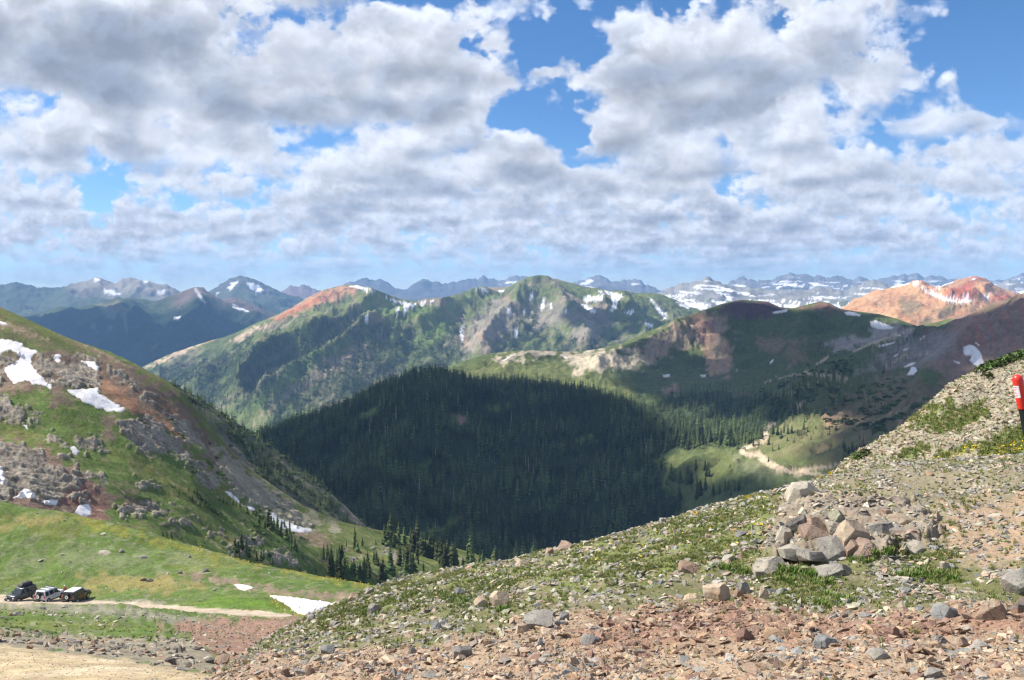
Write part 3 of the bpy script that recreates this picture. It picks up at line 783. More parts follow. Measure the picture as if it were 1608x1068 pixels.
# ================================================================== the wooded ridge in the middle
def forest_ridge():
    cr = [(300,760,1120),(340,728,1150),(390,694,1200),(430,678,1230),(480,663,1280),(520,650,1300),(560,634,1320),(600,612,1340),(640,594,1350),(690,590,1350),(720,599,1350),(760,606,1330),(820,607,1320),(880,612,1300),(940,624,1270),(990,642,1230),(1030,662,1180),(1080,702,1100),(1130,735,1000),(1200,790,900),(1260,830,850)]
    foot = [(300,930,650),(500,935,640),(700,940,640),(900,930,660),(1100,880,660),(1260,860,640)]
    mid = [(300,850,880),(450,800,900),(600,770,930),(750,750,950),(900,760,930),(1000,780,880),(1100,810,800),(1260,845,720)]
    S = Surf(300, 1260, 2.0, [foot, mid, cr], [50, 60], back=(260, 170), smooth=24)
    h = S.PY - np.interp(S.PX, [c[0] for c in cr], [c[1] for c in cr])
    S.add((gully(S, 230, 38, 73, 4)) * sstep(0, 50, h) + gully(S, 80, 9, 74, 3) * sstep(0, 30, h) + 4 * fbm(S.X / 40, S.Y / 40, 4, 3))
    d, t = line_d(S.PX, S.PY, [(690,595),(640,680),(600,760),(590,840)])
    S.add(22 * np.exp(-(d / 60) ** 1.5) * sstep(0, 60, h))
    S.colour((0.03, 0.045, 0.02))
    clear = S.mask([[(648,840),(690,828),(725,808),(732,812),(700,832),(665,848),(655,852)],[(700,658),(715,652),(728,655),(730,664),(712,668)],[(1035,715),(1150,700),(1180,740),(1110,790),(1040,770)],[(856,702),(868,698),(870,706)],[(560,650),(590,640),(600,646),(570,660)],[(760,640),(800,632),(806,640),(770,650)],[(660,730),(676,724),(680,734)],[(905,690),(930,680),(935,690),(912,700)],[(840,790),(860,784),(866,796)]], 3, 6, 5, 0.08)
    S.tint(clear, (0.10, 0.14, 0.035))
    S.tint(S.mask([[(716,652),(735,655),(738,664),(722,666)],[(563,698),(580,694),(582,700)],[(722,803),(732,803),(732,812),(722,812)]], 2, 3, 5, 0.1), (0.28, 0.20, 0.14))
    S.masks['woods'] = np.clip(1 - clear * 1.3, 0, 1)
    S.limit(cr, 2)
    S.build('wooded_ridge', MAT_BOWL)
    return S

def left_shoulder():
    """the shaded far side of the left hill"""
    cr = [(60,520,600),(130,541,600),(170,553,600),(210,572,600),(250,594,600),(280,606,610),(310,618,620),(340,640,620),(370,664,625),(400,688,630),(440,712,630),(480,742,630),(520,778,625),(550,803,620),(580,828,615),(620,848,600),(680,870,590),(760,900,580)]
    low = [(x, y + 60, Y - 70) for x, y, Y in cr]; foot = [(x, y + 130, Y - 130) for x, y, Y in cr]
    S = Surf(60, 760, 2.0, [foot, low, cr], [24, 34], back=(160, 160), smooth=14)
    S.add(gully(S, 60, 6, 75, 4) + 1.2 * fbm(S.X / 9, S.Y / 9, 4, 3))
    S.colour((0.095, 0.105, 0.055))
    n = fbm(S.X / 40, S.Y / 40, 4, 5)
    S.tint(sstep(0.0, 0.3, n) * sstep(320, 380, S.PX), (0.16, 0.14, 0.11))
    S.tint(sstep(240, 200, S.PX), (0.10, 0.135, 0.035))
    S.tint(S.mask([[(340,690),(400,735),(450,790),(470,800),(440,790),(380,730)]], 4, 6, 5, .08), (0.15, 0.115, 0.09))
    S.masks['woods'] = np.clip(sstep(0.30, 0.0, n), 0, 1) * sstep(230, 290, S.PX)
    S.limit(cr, 2)
    S.build('shaded_shoulder', MAT_BOWL)
    return S

# ================================================================== the hill on the left
def left_hill():
    a0 = [(-150,860,185),(0,850,185),(150,870,200),(300,895,230),(400,915,270),(500,935,320),(600,950,360),(700,940,400),(800,935,430)]
    a1 = [(-150,760,205),(0,790,205),(150,825,225),(250,835,242),(350,862,270),(450,884,310),(540,905,350),(620,912,380),(700,902,420),(800,905,450)]
    a2 = [(-150,690,235),(0,715,235),(100,735,245),(200,750,265),(300,775,295),(400,815,335),(480,842,370),(560,860,410),(640,873,440),(720,886,470),(800,896,490)]
    a3 = [(-150,610,280),(0,630,280),(100,645,290),(200,665,310),(300,705,340),(380,755,370),(440,795,400),(500,824,430),(580,844,460),(650,858,490),(730,877,510),(800,890,520)]
    a4 = [(-150,545,330),(0,560,330),(100,585,335),(200,615,345),(280,660,365),(340,710,385),(400,758,405),(450,792,425),(510,820,450),(590,838,480),(660,854,505),(740,875,525),(800,889,535)]
    cr = [(-150,410,380),(0,484,400),(40,502,400),(100,530,400),(150,549,400),(200,571,400),(250,592,405),(285,615,410),(305,640,412),(330,668,415),(360,705,420),(400,742,430),(440,770,440),(480,796,450),(530,818,468),(600,834,490),(680,853,515),(760,875,535),(800,888,545)]
    S = Surf(-420, 800, 1.4, [a0, a1, a2, a3, a4, cr], [30, 56, 56, 52, 40], back=(90, 70), smooth=14)
    h = S.PY - np.interp(S.PX, [c[0] for c in cr], [c[1] for c in cr])
    S.add(5.5 * fbm(S.X / 60, S.Y / 60, 4, 3) * sstep(0, 60, h) + 0.9 * fbm(S.X / 9, S.Y / 9, 4, 8) * sstep(0, 25, h))
    # cliffs and outcrops
    rock = [[(-150,540),(0,553),(30,560),(28,572),(8,578),(8,592),(0,606),(-150,600)],
            [(48,560),(80,560),(92,570),(84,590),(80,604),(66,592),(52,580)],
            [(88,600),(92,568),(140,556),(152,562),(160,584),(155,608),(100,613)],
            [(160,570),(200,588),(222,606),(245,628),(258,642),(250,642),(228,628),(205,607),(175,592)],
            [(262,650),(290,655),(310,680),(325,705),(300,700),(280,680)],
            [(-150,610),(0,620),(20,628),(42,652),(40,666),(0,664),(-150,660)], [(45,640),(66,660),(60,669),(45,660)],
            [(-150,690),(0,690),(60,705),(90,735),(130,745),(135,752),(120,770),(85,790),(60,790),(40,780),(20,780),(0,790),(-150,790)],
            [(105,735),(130,742),(132,752),(112,752)], [(135,738),(160,745),(170,756),(150,762),(138,752)],
            [(100,775),(125,772),(142,780),(138,792),(115,788)],
            [(60,680),(90,684),(112,696),(100,700),(70,690)], [(85,700),(110,715),(122,728),(105,722)], [(120,690),(150,682),(168,704),(150,712),(125,706)],
            [(180,660),(230,650),(262,672),(300,706),(335,752),(318,760),(300,735),(270,716),(225,714),(195,690)],
            [(300,730),(345,740),(352,765),(330,770),(305,750)], [(350,700),(390,740),(450,785),(490,824),(476,828),(440,806),(400,790),(365,772),(350,740)],
            [(180,795),(225,778),(248,790),(245,806),(210,812),(190,810)], [(212,755),(240,753),(246,766),(220,768)], [(232,800),(268,797),(272,806),(240,812)], [(250,818),(300,812),(310,824),(270,830)], [(322,832),(350,834),(352,842),(326,844)], [(375,838),(410,840),(425,850),(395,856),(372,850)],
            [(350,856),(385,850),(400,866),(372,876)], [(410,862),(450,868),(478,892),(450,890),(420,880)], [(540,862),(570,876),(560,880),(545,872)], [(585,855),(625,868),(640,880),(620,882),(600,868)], [(505,875),(520,880),(515,890)], [(620,898),(645,902),(650,914),(622,912)], [(560,885),(575,888),(572,900),(562,898)], [(705,872),(725,880),(722,885),(706,878)]]
    K = S.mask(rock, 4.0, 10, 31, 0.07, wn=-2.5)
    rr = ridged(S.X / 16, (S.Y + S.Z * 1.3) / 16, 5, 12)
    r2 = ridged(S.X / 5.5, (S.Y + S.Z * 1.3) / 5.5, 4, 19)
    S.add(K * ((rr - 0.55) * 1.7 + 0.25 + (r2 - 0.55) * 1.2 + 0.55 * (ridged(S.X / 1.9, (S.Y + S.Z * 1.3) / 1.9, 3, 23) - 0.55)) * sstep(0, 14, h))
    S.masks['rock'] = K
    # what covers the hill
    S.colour(GRASS)
    n = fbm(S.X / 30, S.Y / 30, 5, 7); n2 = fbm(S.X / 7, S.Y / 7, 5, 17)
    S.tint(sstep(0.05, 0.45, n) * 0.7, GRASS_Y)
    S.tint(sstep(0.1, 0.5, -n) * 0.6, GRASS_D)
    S.tint(sstep(0.02, 0.35, fbm(S.X / 4.5, S.Y / 4.5, 4, 58)) * 0.5, (0.19, 0.165, 0.085)); S.tint(sstep(0.25, 0.45, n2) * 0.5, (0.24, 0.19, 0.12))
    S.tint(sstep(60, 0, h) * 0.35, (0.16, 0.155, 0.05))
    S.tint(S.mask([[(-150,520),(0,512),(60,520),(110,545),(160,560),(210,585),(150,575),(60,548),(0,548),(-150,545)]], 8, 12, 9, .05) * 0.75, (0.10, 0.10, 0.045))
    S.tint(S.mask([[(-150,495),(0,503),(40,517),(80,535),(60,530),(0,512)],[(120,535),(180,562),(220,585),(180,568)]], 3, 5, 9, .1) * 0.8, (0.33, 0.24, 0.16))
    br = S.mask([[(-150,550),(0,552),(60,556),(130,552),(170,565),(240,600),(290,635),(330,690),(365,740),(350,745),(300,690),(240,655),(200,645),(160,625),(150,612),(80,612),(30,600),(0,612),(-150,605)]], 5, 12, 19, .05)
    S.tint(br * 0.95, (0.165, 0.115, 0.085))
    S.tint(S.mask([[(140,585),(165,595),(210,625),(260,660),(300,700),(285,695),(230,658),(180,630),(155,612)],[(190,580),(205,600),(215,620),(200,605)],[(255,630),(285,645),(300,670),(280,675)]], 4, 8, 20, .07), (0.26, 0.145, 0.085))
    S.tint(S.mask([[(85,612),(110,620),(100,640),(75,635)],[(155,655),(175,650),(180,690),(165,690)],[(-150,600),(40,600),(60,612),(0,620),(-150,620)]], 5, 9, 21, .06) * 0.8, (0.19, 0.13, 0.10))
    S.tint(S.mask([[(-150,680),(0,688),(70,705),(140,745),(180,780),(165,825),(100,812),(0,790),(-150,790)]], 6, 12, 22, .05), (0.20, 0.135, 0.10))
    S.tint(S.mask([[(80,745),(130,755),(160,780),(165,820),(120,800),(90,780)]], 5, 9, 23, .06), (0.22, 0.12, 0.09))
    S.tint(K, (0.265, 0.225, 0.175))
    S.tint(sstep(0.0, 0.35, fbm(S.X / 12, S.Y / 12, 4, 66)) * sstep(640, 560, S.PY + 0.0 * S.PX) * 0.5 * (1 - K), (0.20, 0.13, 0.09))
    S.tint(K * sstep(0.0, 0.5, n2) * 0.6, (0.33, 0.31, 0.25))
    S.tint(K * sstep(0.05, 0.4, -n2) * 0.7, (0.13, 0.115, 0.09))
    S.tint(K * sstep(0.62, 0.40, rr) * 0.5, ROCK_D)
    fl = fbm(S.X / 1.6, (S.Y + S.Z) / 1.6, 3, 57)
    S.tint(K * sstep(0.12, 0.4, fl) * 0.6, (0.36, 0.34, 0.28)); S.tint(K * sstep(0.12, 0.4, -fl) * 0.6, (0.10, 0.088, 0.07))
    S.tint(S.mask([[(330,700),(400,750),(480,805),(540,835),(500,832),(420,790),(350,750)],[(360,765),(420,785),(490,826),(480,840),(420,810)]], 5, 14, 24, .06) * 0.75, (0.30, 0.26, 0.19))
    S.tint(S.mask([[(460,840),(500,838),(530,850),(500,858),(465,850)],[(200,770),(215,760),(212,800),(205,800)]], 4, 8, 25, .06) * 0.7, (0.27, 0.18, 0.13))
    bare = sstep(0.32, 0.42, fbm(S.X / 5, S.Y / 5, 4, 27)) * sstep(700, 790, S.PY) * (1 - K)
    S.tint(bare * 0.7, (0.33, 0.27, 0.18))
    S.masks['brush'] = S.mask([[(210,655),(250,660),(310,700),(350,745),(300,740),(260,690)],[(280,765),(330,790),(360,815),(320,810)],[(390,790),(440,800),(480,850),(450,880),(400,850)]], 10, 10, 26)
    S.limit(cr, 2)
    S.build('rocky_hill', MAT_HILL)
    return S

# ================================================================== meadow, pull-out, bank and road on the left
def meadow():
    b0 = [(-150,1330,6.5),(350,1330,6),(720,1330,6)]
    b1 = [(-150,1068,12.5),(350,1068,12),(500,1085,11),(720,1110,10)]
    b2 = [(-150,1003,17),(0,1013,16.5),(200,1036,15.5),(350,1062,14),(500,1090,13),(720,1110,12)]
    b3 = [(-150,985,30),(0,990,28),(200,1012,24),(300,1022,22),(400,1035,24),(500,1040,30),(720,1040,30)]
    b4 = [(-150,966,60),(0,966,60),(150,969,58),(250,977,52),(330,992,46),(400,1003,46),(450,1003,52),(520,990,60),(720,980,60)]
    b5 = [(-150,946,121),(0,947,122),(120,949,121),(200,957,108),(260,967,92),(350,973,88),(450,973,90),(520,972,95),(720,965,95)]
    b6 = [(-150,934,131),(0,937,130),(130,941,128.5),(230,950,115),(300,953,108),(400,958,104),(460,965,100),(520,966,104),(720,955,104)]
    b7 = [(-150,915,138),(100,920,137),(250,937,124),(350,938,117),(420,943,112),(455,955,108),(520,962,110),(720,950,112)]
    b8 = [(-150,880,146),(100,882,145),(250,897,138),(370,920,128),(440,935,123),(530,948,121),(600,948,121),(720,940,121)]
    b9 = [(-150,828,154),(0,832,154),(150,848,152),(300,875,147),(400,896,138),(500,916,134),(580,930,131),(720,936,131)]
    cr = [(-150,772,162),(0,790,162),(60,799,162),(100,804,161),(150,815,160),(200,829,158),(300,857,154),(400,882,148),(500,906,143),(580,919,140),(650,930,138),(720,938,136)]
    S = Surf(-420, 720, 1.6, [b0, b1, b2, b3, b4, b5, b6, b7, b8, b9, cr], [10, 36, 24, 24, 16, 12, 16, 26, 34, 30], back=(30, 22), smooth=12)
    Y = S.Y
    road = S.mask([[(-200,1003),(0,1014),(200,1037),(330,1060),(420,1090),(420,1400),(-200,1400)]], 2.5, 3.0, 3, 0.03)
    lane = S.mask([[(-200,930),(0,934),(40,938),(150,943),(235,949),(300,952),(400,957),(462,966),(440,969),(380,966),(300,962),(240,957),(200,952),(130,948),(0,947),(-200,946)]], 1.2, 1.2, 5, .05)
    S.add((0.25 * fbm(S.X / 2.5, S.Y / 2.5, 4, 3) * sstep(14, 24, Y) + 0.8 * fbm(S.X / 11, S.Y / 11, 3, 4) * sstep(25, 60, Y)) * (1 - road) * (1 - lane) + road * 0.012 * fbm(S.X / 0.4, S.Y / 0.4, 3, 8))
    S.colour((0.095, 0.142, 0.034))
    n = fbm(S.X / 14, S.Y / 9, 5, 7); n2 = fbm(S.X / 3, S.Y / 2.2, 5, 17)
    S.tint(sstep(0.05, 0.45, n) * 0.4, GRASS_Y); S.tint(sstep(0.05, 0.45, -n) * 0.6, GRASS_D)
    S.tint(sstep(0.1, 0.4, n2) * 0.45, (0.19, 0.185, 0.115)); S.tint(sstep(0.12, 0.4, fbm(S.X / 1.2, S.Y / 0.9, 4, 33)) * 0.4, (0.25, 0.235, 0.18)); S.tint(sstep(0.12, 0.4, -fbm(S.X / 1.5, S.Y / 1.1, 4, 34)) * 0.45, (0.06, 0.105, 0.022))
    S.tint(S.mask([[(0,880),(120,860),(200,870),(350,880),(330,890),(120,885),(0,900)],[(-150,850),(60,850),(0,870),(-150,880)]], 8, 18, 6, .03) * 0.5, (0.17, 0.19, 0.10))
    S.tint(S.mask([[(120,905),(250,905),(330,925),(250,930),(140,925)],[(0,815),(60,812),(140,810),(60,822),(0,830)]], 6, 10, 7, .04) * 0.6, (0.26, 0.20, 0.08))
    S.tint(S.mask([[(340,905),(380,915),(480,930),(600,935),(640,945),(560,950),(470,935),(400,928),(350,918)],[(285,900),(340,905),(345,915),(300,908)]], 4, 8, 8, .06) * 0.85, (0.24, 0.18, 0.13))
    S.tint(S.mask([[(140,945),(230,940),(260,948),(230,950),(150,949)],[(0,944),(140,950),(230,958),(330,975),(310,985),(200,968),(100,962),(0,955)]], 3, 6, 9, .06) * 0.75, (0.24, 0.215, 0.175))
    S.tint(S.mask([[(-150,985),(0,990),(200,1003),(310,1005),(330,1020),(360,1062),(200,1040),(0,1016),(-150,1005)]], 4, 8, 9, .05) * 0.85, (0.27, 0.23, 0.18))
    S.tint(S.mask([[(250,985),(330,972),(470,970),(560,970),(560,1060),(420,1060),(340,1030),(300,1000)]], 5, 9, 10, .05), (0.27, 0.17, 0.125))
    yl = S.mask([[(80,800),(160,820),(260,848),(400,880),(580,918),(580,924),(400,890),(260,858),(150,832)],[(420,945),(470,955),(490,968),(440,962)]], 4, 8, 11, .05)
    S.tint(yl * 0.38, (0.25, 0.21, 0.03))
    S.masks['yellow'] = yl
    S.tint(lane, (0.42, 0.345, 0.26))
    S.tint(road, (0.41, 0.325, 0.205))
    trk = sstep(0.1, 0.4, fbm(S.X / 3.0 + S.Y / 9, S.Y / 1.2 - S.X / 7, 3, 40)) * road
    S.tint(trk * 0.5, (0.50, 0.42, 0.30))
    for off_ in (0.0, 1.7):
        rl = np.abs((S.Y - 12.6 - off_) + 0.10 * (S.X + 8) + 0.15 * fbm(S.X / 2.0, S.X * 0, 2, 9))
        S.tint(road * sstep(0.32, 0.12, rl) * (0.45 + 0.5 * n2), (0.33, 0.25, 0.155))
    S.masks['road'] = np.maximum(road, lane)
    S.masks['hump'] = S.mask([[(300,955),(340,935),(420,942),(470,966),(400,955)]], 3, 3, 3)
    S.tint(S.masks['hump'] * 0.8, (0.10, 0.17, 0.025))
    S.limit(cr, 1.5)
    S.build('meadow_slope', MAT_MEADOW)
    return S

MAT_MEADOW = ground_mat('meadow_ground', 2.6, 0.36, 0.46, 0.8, 0.08, 0.07)
MAT_FORE = ground_mat('foreground_ground', 0.7, 0.055, 0.34, 0.9, 0.03, 0.07)

# ================================================================== the stony slope in front
def foreground():
    g0 = [(150,1400,5.5),(300,1360,4.8),(700,1340,3.9),(1200,1320,3.4),(1760,1320,3.2)]
    g1 = [(150,1200,7),(300,1130,8),(350,1085,9),(420,1068,9),(700,1068,7.5),(1100,1068,6.6),(1760,1068,6.2)]
    g2 = [(150,1190,7.5),(300,1110,8.6),(350,1070,10),(420,1045,10.5),(520,1030,10.5),(800,1010,9.2),(1100,1000,8.5),(1400,995,8.3),(1760,990,8)]
    g3 = [(150,1185,8),(300,1095,9.2),(350,1062,10.8),(400,1032,12.5),(450,1010,13.3),(520,985,14),(650,960,13),(850,940,12),(1050,915,11.5),(1250,905,11),(1450,905,10.6),(1760,890,10)]
    g4 = [(150,1183,8.3),(300,1088,9.6),(350,1056,11.3),(400,1020,13.6),(450,990,15.2),(520,958,16.5),(600,930,16.5),(700,908,16.3),(850,885,15.4),(1000,856,14.6),(1100,830,14),(1200,808,13.6),(1300,800,13.4),(1450,785,13.5),(1600,770,13.8),(1760,760,14)]
    cr = [(150,1182,8.6),(300,1083,10),(350,1052,11.8),(400,1014,14.4),(440,990,16.4),(480,971,17.5),(520,952,18.2),(560,934,18.5),(600,918,18.6),(650,905,18.6),(700,895,18.5),(760,886,18.2),(800,883,18),(860,863,17.5),(900,857,17.5),(950,846,17.2),(1000,832,17),(1050,817,16.8),(1100,801,16.5),(1140,790,16.3),(1180,779,16),(1225,768,16),(1260,758,16),(1300,748,16.2),(1330,738,17),(1400,727,18),(1500,722,19),(1608,718,20),(1760,710,21)]
    S = Surf(150, 2150, 2.1, [g0, g1, g2, g3, g4, cr], [14, 34, 44, 46, 34], back=(5, 4), smooth=14)
    h = S.PY - np.interp(S.PX, [c[0] for c in cr], [c[1] for c in cr])
    S.add((0.16 * fbm(S.X / 1.9, S.Y / 1.9, 4, 3) + 0.045 * fbm(S.X / 0.35, S.Y / 0.35, 4, 5)) * (0.3 + 0.7 * sstep(0, 30, h)))
    oc = S.mask([[(1225,800),(1250,785),(1420,790),(1470,820),(1470,850),(1390,872),(1300,872),(1215,880),(1200,850)]], 8, 14, 41, .04)
    S.add(oc * (0.12 + 0.16 * (ridged(S.X / 0.55, S.Y / 0.55, 4, 43) - 0.5)))
    S.colour((0.135, 0.135, 0.06))
    n = fbm(S.X / 1.6, S.Y / 1.6, 5, 7); n2 = fbm(S.X / 0.5, S.Y / 0.5, 5, 17)
    grass = S.mask([[(440,985),(600,915),(750,885),(900,858),(1180,780),(1230,790),(1240,830),(1180,880),(1050,905),(900,925),(760,930),(650,935),(560,965),(480,990)]], 12, 25, 5, .03)
    S.tint(grass * 0.85, (0.14, 0.165, 0.05))
    S.tint(sstep(0.1, 0.4, n) * 0.6, (0.21, 0.175, 0.115))
    S.tint(sstep(0.0, 0.35, n2) * 0.45, (0.24, 0.20, 0.14))
    S.tint(S.mask([[(1240,770),(1340,735),(1760,715),(1760,880),(1560,880),(1480,860),(1300,860),(1240,820)]], 10, 22, 6, .03) * 0.8, (0.26, 0.22, 0.15))
    S.tint(S.mask([[(1460,800),(1620,770),(1760,780),(1760,900),(1500,880)]], 14, 22, 7, .03) * 0.8, (0.36, 0.25, 0.17))
    S.tint(oc * 0.9, (0.26, 0.215, 0.165)); S.tint(oc * sstep(0, .4, n2) * 0.8, (0.20, 0.18, 0.155)); S.tint(oc * sstep(0.05, .4, -n) * 0.7, (0.40, 0.27, 0.20))
    low = S.mask([[(100,1100),(330,1050),(430,1030),(560,1020),(700,1010),(800,985),(880,960),(1000,960),(1100,945),(1200,955),(1300,965),(1500,955),(1760,940),(1760,1500),(100,1500)]], 12, 16, 8, .03)
    S.tint(low * 0.95, (0.31, 0.225, 0.155))
    S.tint(low * sstep(0.05, 0.4, n) * 0.6, (0.37, 0.285, 0.20))
    red = S.mask([[(900,1000),(960,965),(1100,950),(1130,920),(1180,935),(1200,960),(1300,975),(1450,965),(1608,955),(1700,990),(1500,1000),(1400,1010),(1250,1000),(1100,1005),(980,1020)]], 10, 18, 9, .035)
    S.tint(red * 0.75, (0.265, 0.15, 0.105))
    S.tint(S.mask([[(400,1068),(800,1030),(1200,1030),(1760,1030),(1760,1500),(200,1500)]], 14, 14, 10, .03) * 0.6, (0.37, 0.275, 0.185))
    S.masks['low'] = low; S.masks['red'] = red
    gt = S.mask([[(470,985),(600,920),(720,905),(820,905),(760,935),(640,955),(540,985)],[(960,880),(1150,800),(1190,790),(1180,830),(1080,870),(980,900)],[(1190,895),(1300,890),(1310,940),(1290,960),(1220,940)],[(1420,890),(1500,885),(1480,940),(1400,935)],[(1300,860),(1500,850),(1500,880),(1340,885)],[(700,940),(760,930),(800,940),(740,970)]], 14, 18, 11, .03)
    S.masks['grass'] = np.clip(gt + 0.35 * grass + 0.12, 0, 1) * (1 - 0.93 * low) * (h > -1) * (1 - 0.8 * oc)
    S.limit(cr, 3)
    S.build('stony_slope', MAT_FORE)
    return S

def right_hill():
    g0 = [(1240,830,19),(1330,800,19),(1450,780,20),(1608,770,21),(1760,760,22)]
    g1 = [(1240,800,22),(1330,742,24),(1450,726,24),(1608,705,25),(1760,690,25)]
    g2 = [(1240,790,25),(1330,730,27),(1400,705,28),(1500,670,29),(1608,630,30),(1760,600,31)]
    cr = [(1240,788,27),(1290,760,28),(1330,724,30),(1345,713,31),(1365,703,32),(1385,690,32.5),(1405,680,33),(1425,662,33.5),(1440,652,34),(1450,641,34.5),(1470,625,35),(1490,607,35.5),(1510,597,36),(1540,581,37),(1575,570,38),(1608,556,38.5),(1680,530,39),(1760,505,40)]
    S = Surf(1240, 2150, 1.8, [g0, g1, g2, cr], [10, 30, 50], back=(14, 12), smooth=14)
    h = S.PY - np.interp(S.PX, [c[0] for c in cr], [c[1] for c in cr])
    S.add((0.45 * fbm(S.X / 3.2, S.Y / 3.2, 4, 3) + 0.22 * (ridged(S.X / 0.9, S.Y / 0.9, 4, 5) - .55)) * (0.25 + 0.75 * sstep(0, 22, h)))
    S.colour((0.31, 0.27, 0.195))
    n = fbm(S.X / 1.6, S.Y / 1.6, 5, 7)
    S.tint(sstep(0.0, 0.35, n) * 0.6, (0.38, 0.34, 0.26)); S.tint(sstep(0.05, 0.4, -n) * 0.5, (0.23, 0.19, 0.14))
    G = S.mask([[(1460,660),(1490,645),(1540,630),(1552,650),(1520,668),(1480,680),(1460,680)],[(1430,655),(1490,630),(1500,634),(1450,668),(1430,672)],[(1400,720),(1450,700),(1460,706),(1420,724)],[(1540,700),(1608,665),(1700,640),(1700,720),(1530,722)],[(1450,722),(1560,690),(1608,668),(1600,680),(1540,705)]], 4, 9, 9, .07)
    S.tint(G * 0.97, (0.125, 0.165, 0.035))
    S.tint(S.mask([[(1470,665),(1500,645),(1505,650),(1478,672)],[(1430,660),(1450,640),(1460,640),(1440,662)]], 3, 4, 10, .1) * 0.8, (0.42, 0.29, 0.20))
    S.masks['grass'] = np.clip(G + 0.06, 0, 1)
    S.masks['yellow'] = S.mask([[(1455,725),(1545,697),(1550,702),(1470,728)],[(1540,712),(1608,692),(1650,690),(1560,718)]], 3, 3, 5)
    S.tint(S.masks['yellow'] * 0.5, (0.36, 0.31, 0.03))
    S.limit(cr, 3)
    S.build('rubble_hill', MAT_FORE2)
    return S
MAT_FORE2 = ground_mat('rubble_ground', 1.6, 0.14, 0.42, 1.0, 0.12, 0.06)

S_far = far_range(); left_range(); S_dark = left_dark_slopes(); snowy_mountain(); orange_mountain()
S_mid = middle_mountain(); S_bowl = right_bowl(); S_ridge = forest_ridge(); S_shoulder = left_shoulder()
S_hill = left_hill(); S_mead = meadow(); S_fore = foreground(); S_right = right_hill()

# low ground under everything
_m, _N, _b = pmat('valley_ground'); _b.inputs['Base Color'].default_value = (0.05, 0.07, 0.03, 1)
_me = bpy.data.meshes.new('valley_floor')
fill_mesh(_me, [(-11500, -3500, -760), (11500, -3500, -760), (11500, 15500, -760), (-11500, 15500, -760)], [(0, 1, 2, 3)])
_me.materials.append(_m)
_o = bpy.data.objects.new('valley_floor', _me); C.objects.link(_o); _o['kind'] = 'structure'

# haze: the air of the valley
def haze():
    me = bpy.data.meshes.new('haze')
    x0, x1, y0, y1, z0, z1 = -12000, 12000, -4000, 16000, -762, 430
    v = [(x, y, z) for z in (z0, z1) for y in (y0, y1) for x in (x0, x1)]
    fill_mesh(me, v, [(0, 2, 3, 1), (4, 5, 7, 6), (0, 1, 5, 4), (2, 6, 7, 3), (0, 4, 6, 2), (1, 3, 7, 5)])
    m = bpy.data.materials.new('haze_air'); m.use_nodes = True
    nt = m.node_tree; nt.nodes.clear(); N = NT(nt)
    out = N.n('ShaderNodeOutputMaterial')
    pv = N.n('ShaderNodeVolumePrincipled', ins={'Color': (0.30, 0.56, 1.0, 1), 'Density': HAZE_D, 'Anisotropy': 0.0})
    nt.links.new(pv.outputs[0], out.inputs['Volume'])
    m.cycles.homogeneous_volume = True
    me.materials.append(m)
    o = bpy.data.objects.new('haze', me); C.objects.link(o); o['kind'] = 'stuff'
    o['label'] = 'thin blue haze in the valley air'
HAZE_D = 6.5e-5
haze()
# ================================================================== helpers for things
def tag(o, label, cat, group=None):
    o['label'] = label; o['category'] = cat
    if group:
        o['group'] = group
    return o
def newobj(name, me, parent=None, mat=None, loc=None):
    o = bpy.data.objects.new(name, me); C.objects.link(o)
    if mat is not None and me is not None and not me.materials:
        me.materials.append(mat)
    if parent is not None:
        o.parent = parent
    if loc is not None:
        o.location = loc
    return o
def empty(name, loc, rz=0.0, sc=1.0):
    o = bpy.data.objects.new(name, None); C.objects.link(o)
    o.empty_display_size = 0.5; o.location = loc; o.rotation_euler = (0, 0, rz); o.scale = (sc, sc, sc)
    return o
def mesh_from(name, v, f, mat=None, smooth=False):
    me = bpy.data.meshes.new(name)
    me.from_pydata([tuple(map(float, p)) for p in v], [], [tuple(map(int, q)) for q in f])
    me.update()
    if smooth:
        me.polygons.foreach_set('use_smooth', np.ones(len(me.polygons), bool))
    if mat:
        me.materials.append(mat)
    return me
def simple(name, col, rough=0.8, spec=0.3, metal=0.0, var=0.0, scale=20.0, coat=0.0):
    m, N, b = pmat(name)
    b.inputs['Roughness'].default_value = rough; b.inputs['Specular IOR Level'].default_value = spec
    b.inputs['Metallic'].default_value = metal
    if coat:
        b.inputs['Coat Weight'].default_value = coat; b.inputs['Coat Roughness'].default_value = 0.08
    if var:
        co = N.n('ShaderNodeTexCoord').outputs['Object']
        k = N.m('MULTIPLY_ADD', N.m('SUBTRACT', N.noise(co, scale, 4, 0.6), 0.5), var * 2, 1.0)
        N.set(b, 'Base Color', N.v('SCALE', tuple(col[:3]), scale=k))
    else:
        b.inputs['Base Color'].default_value = tuple(col[:3]) + (1,)
    return m

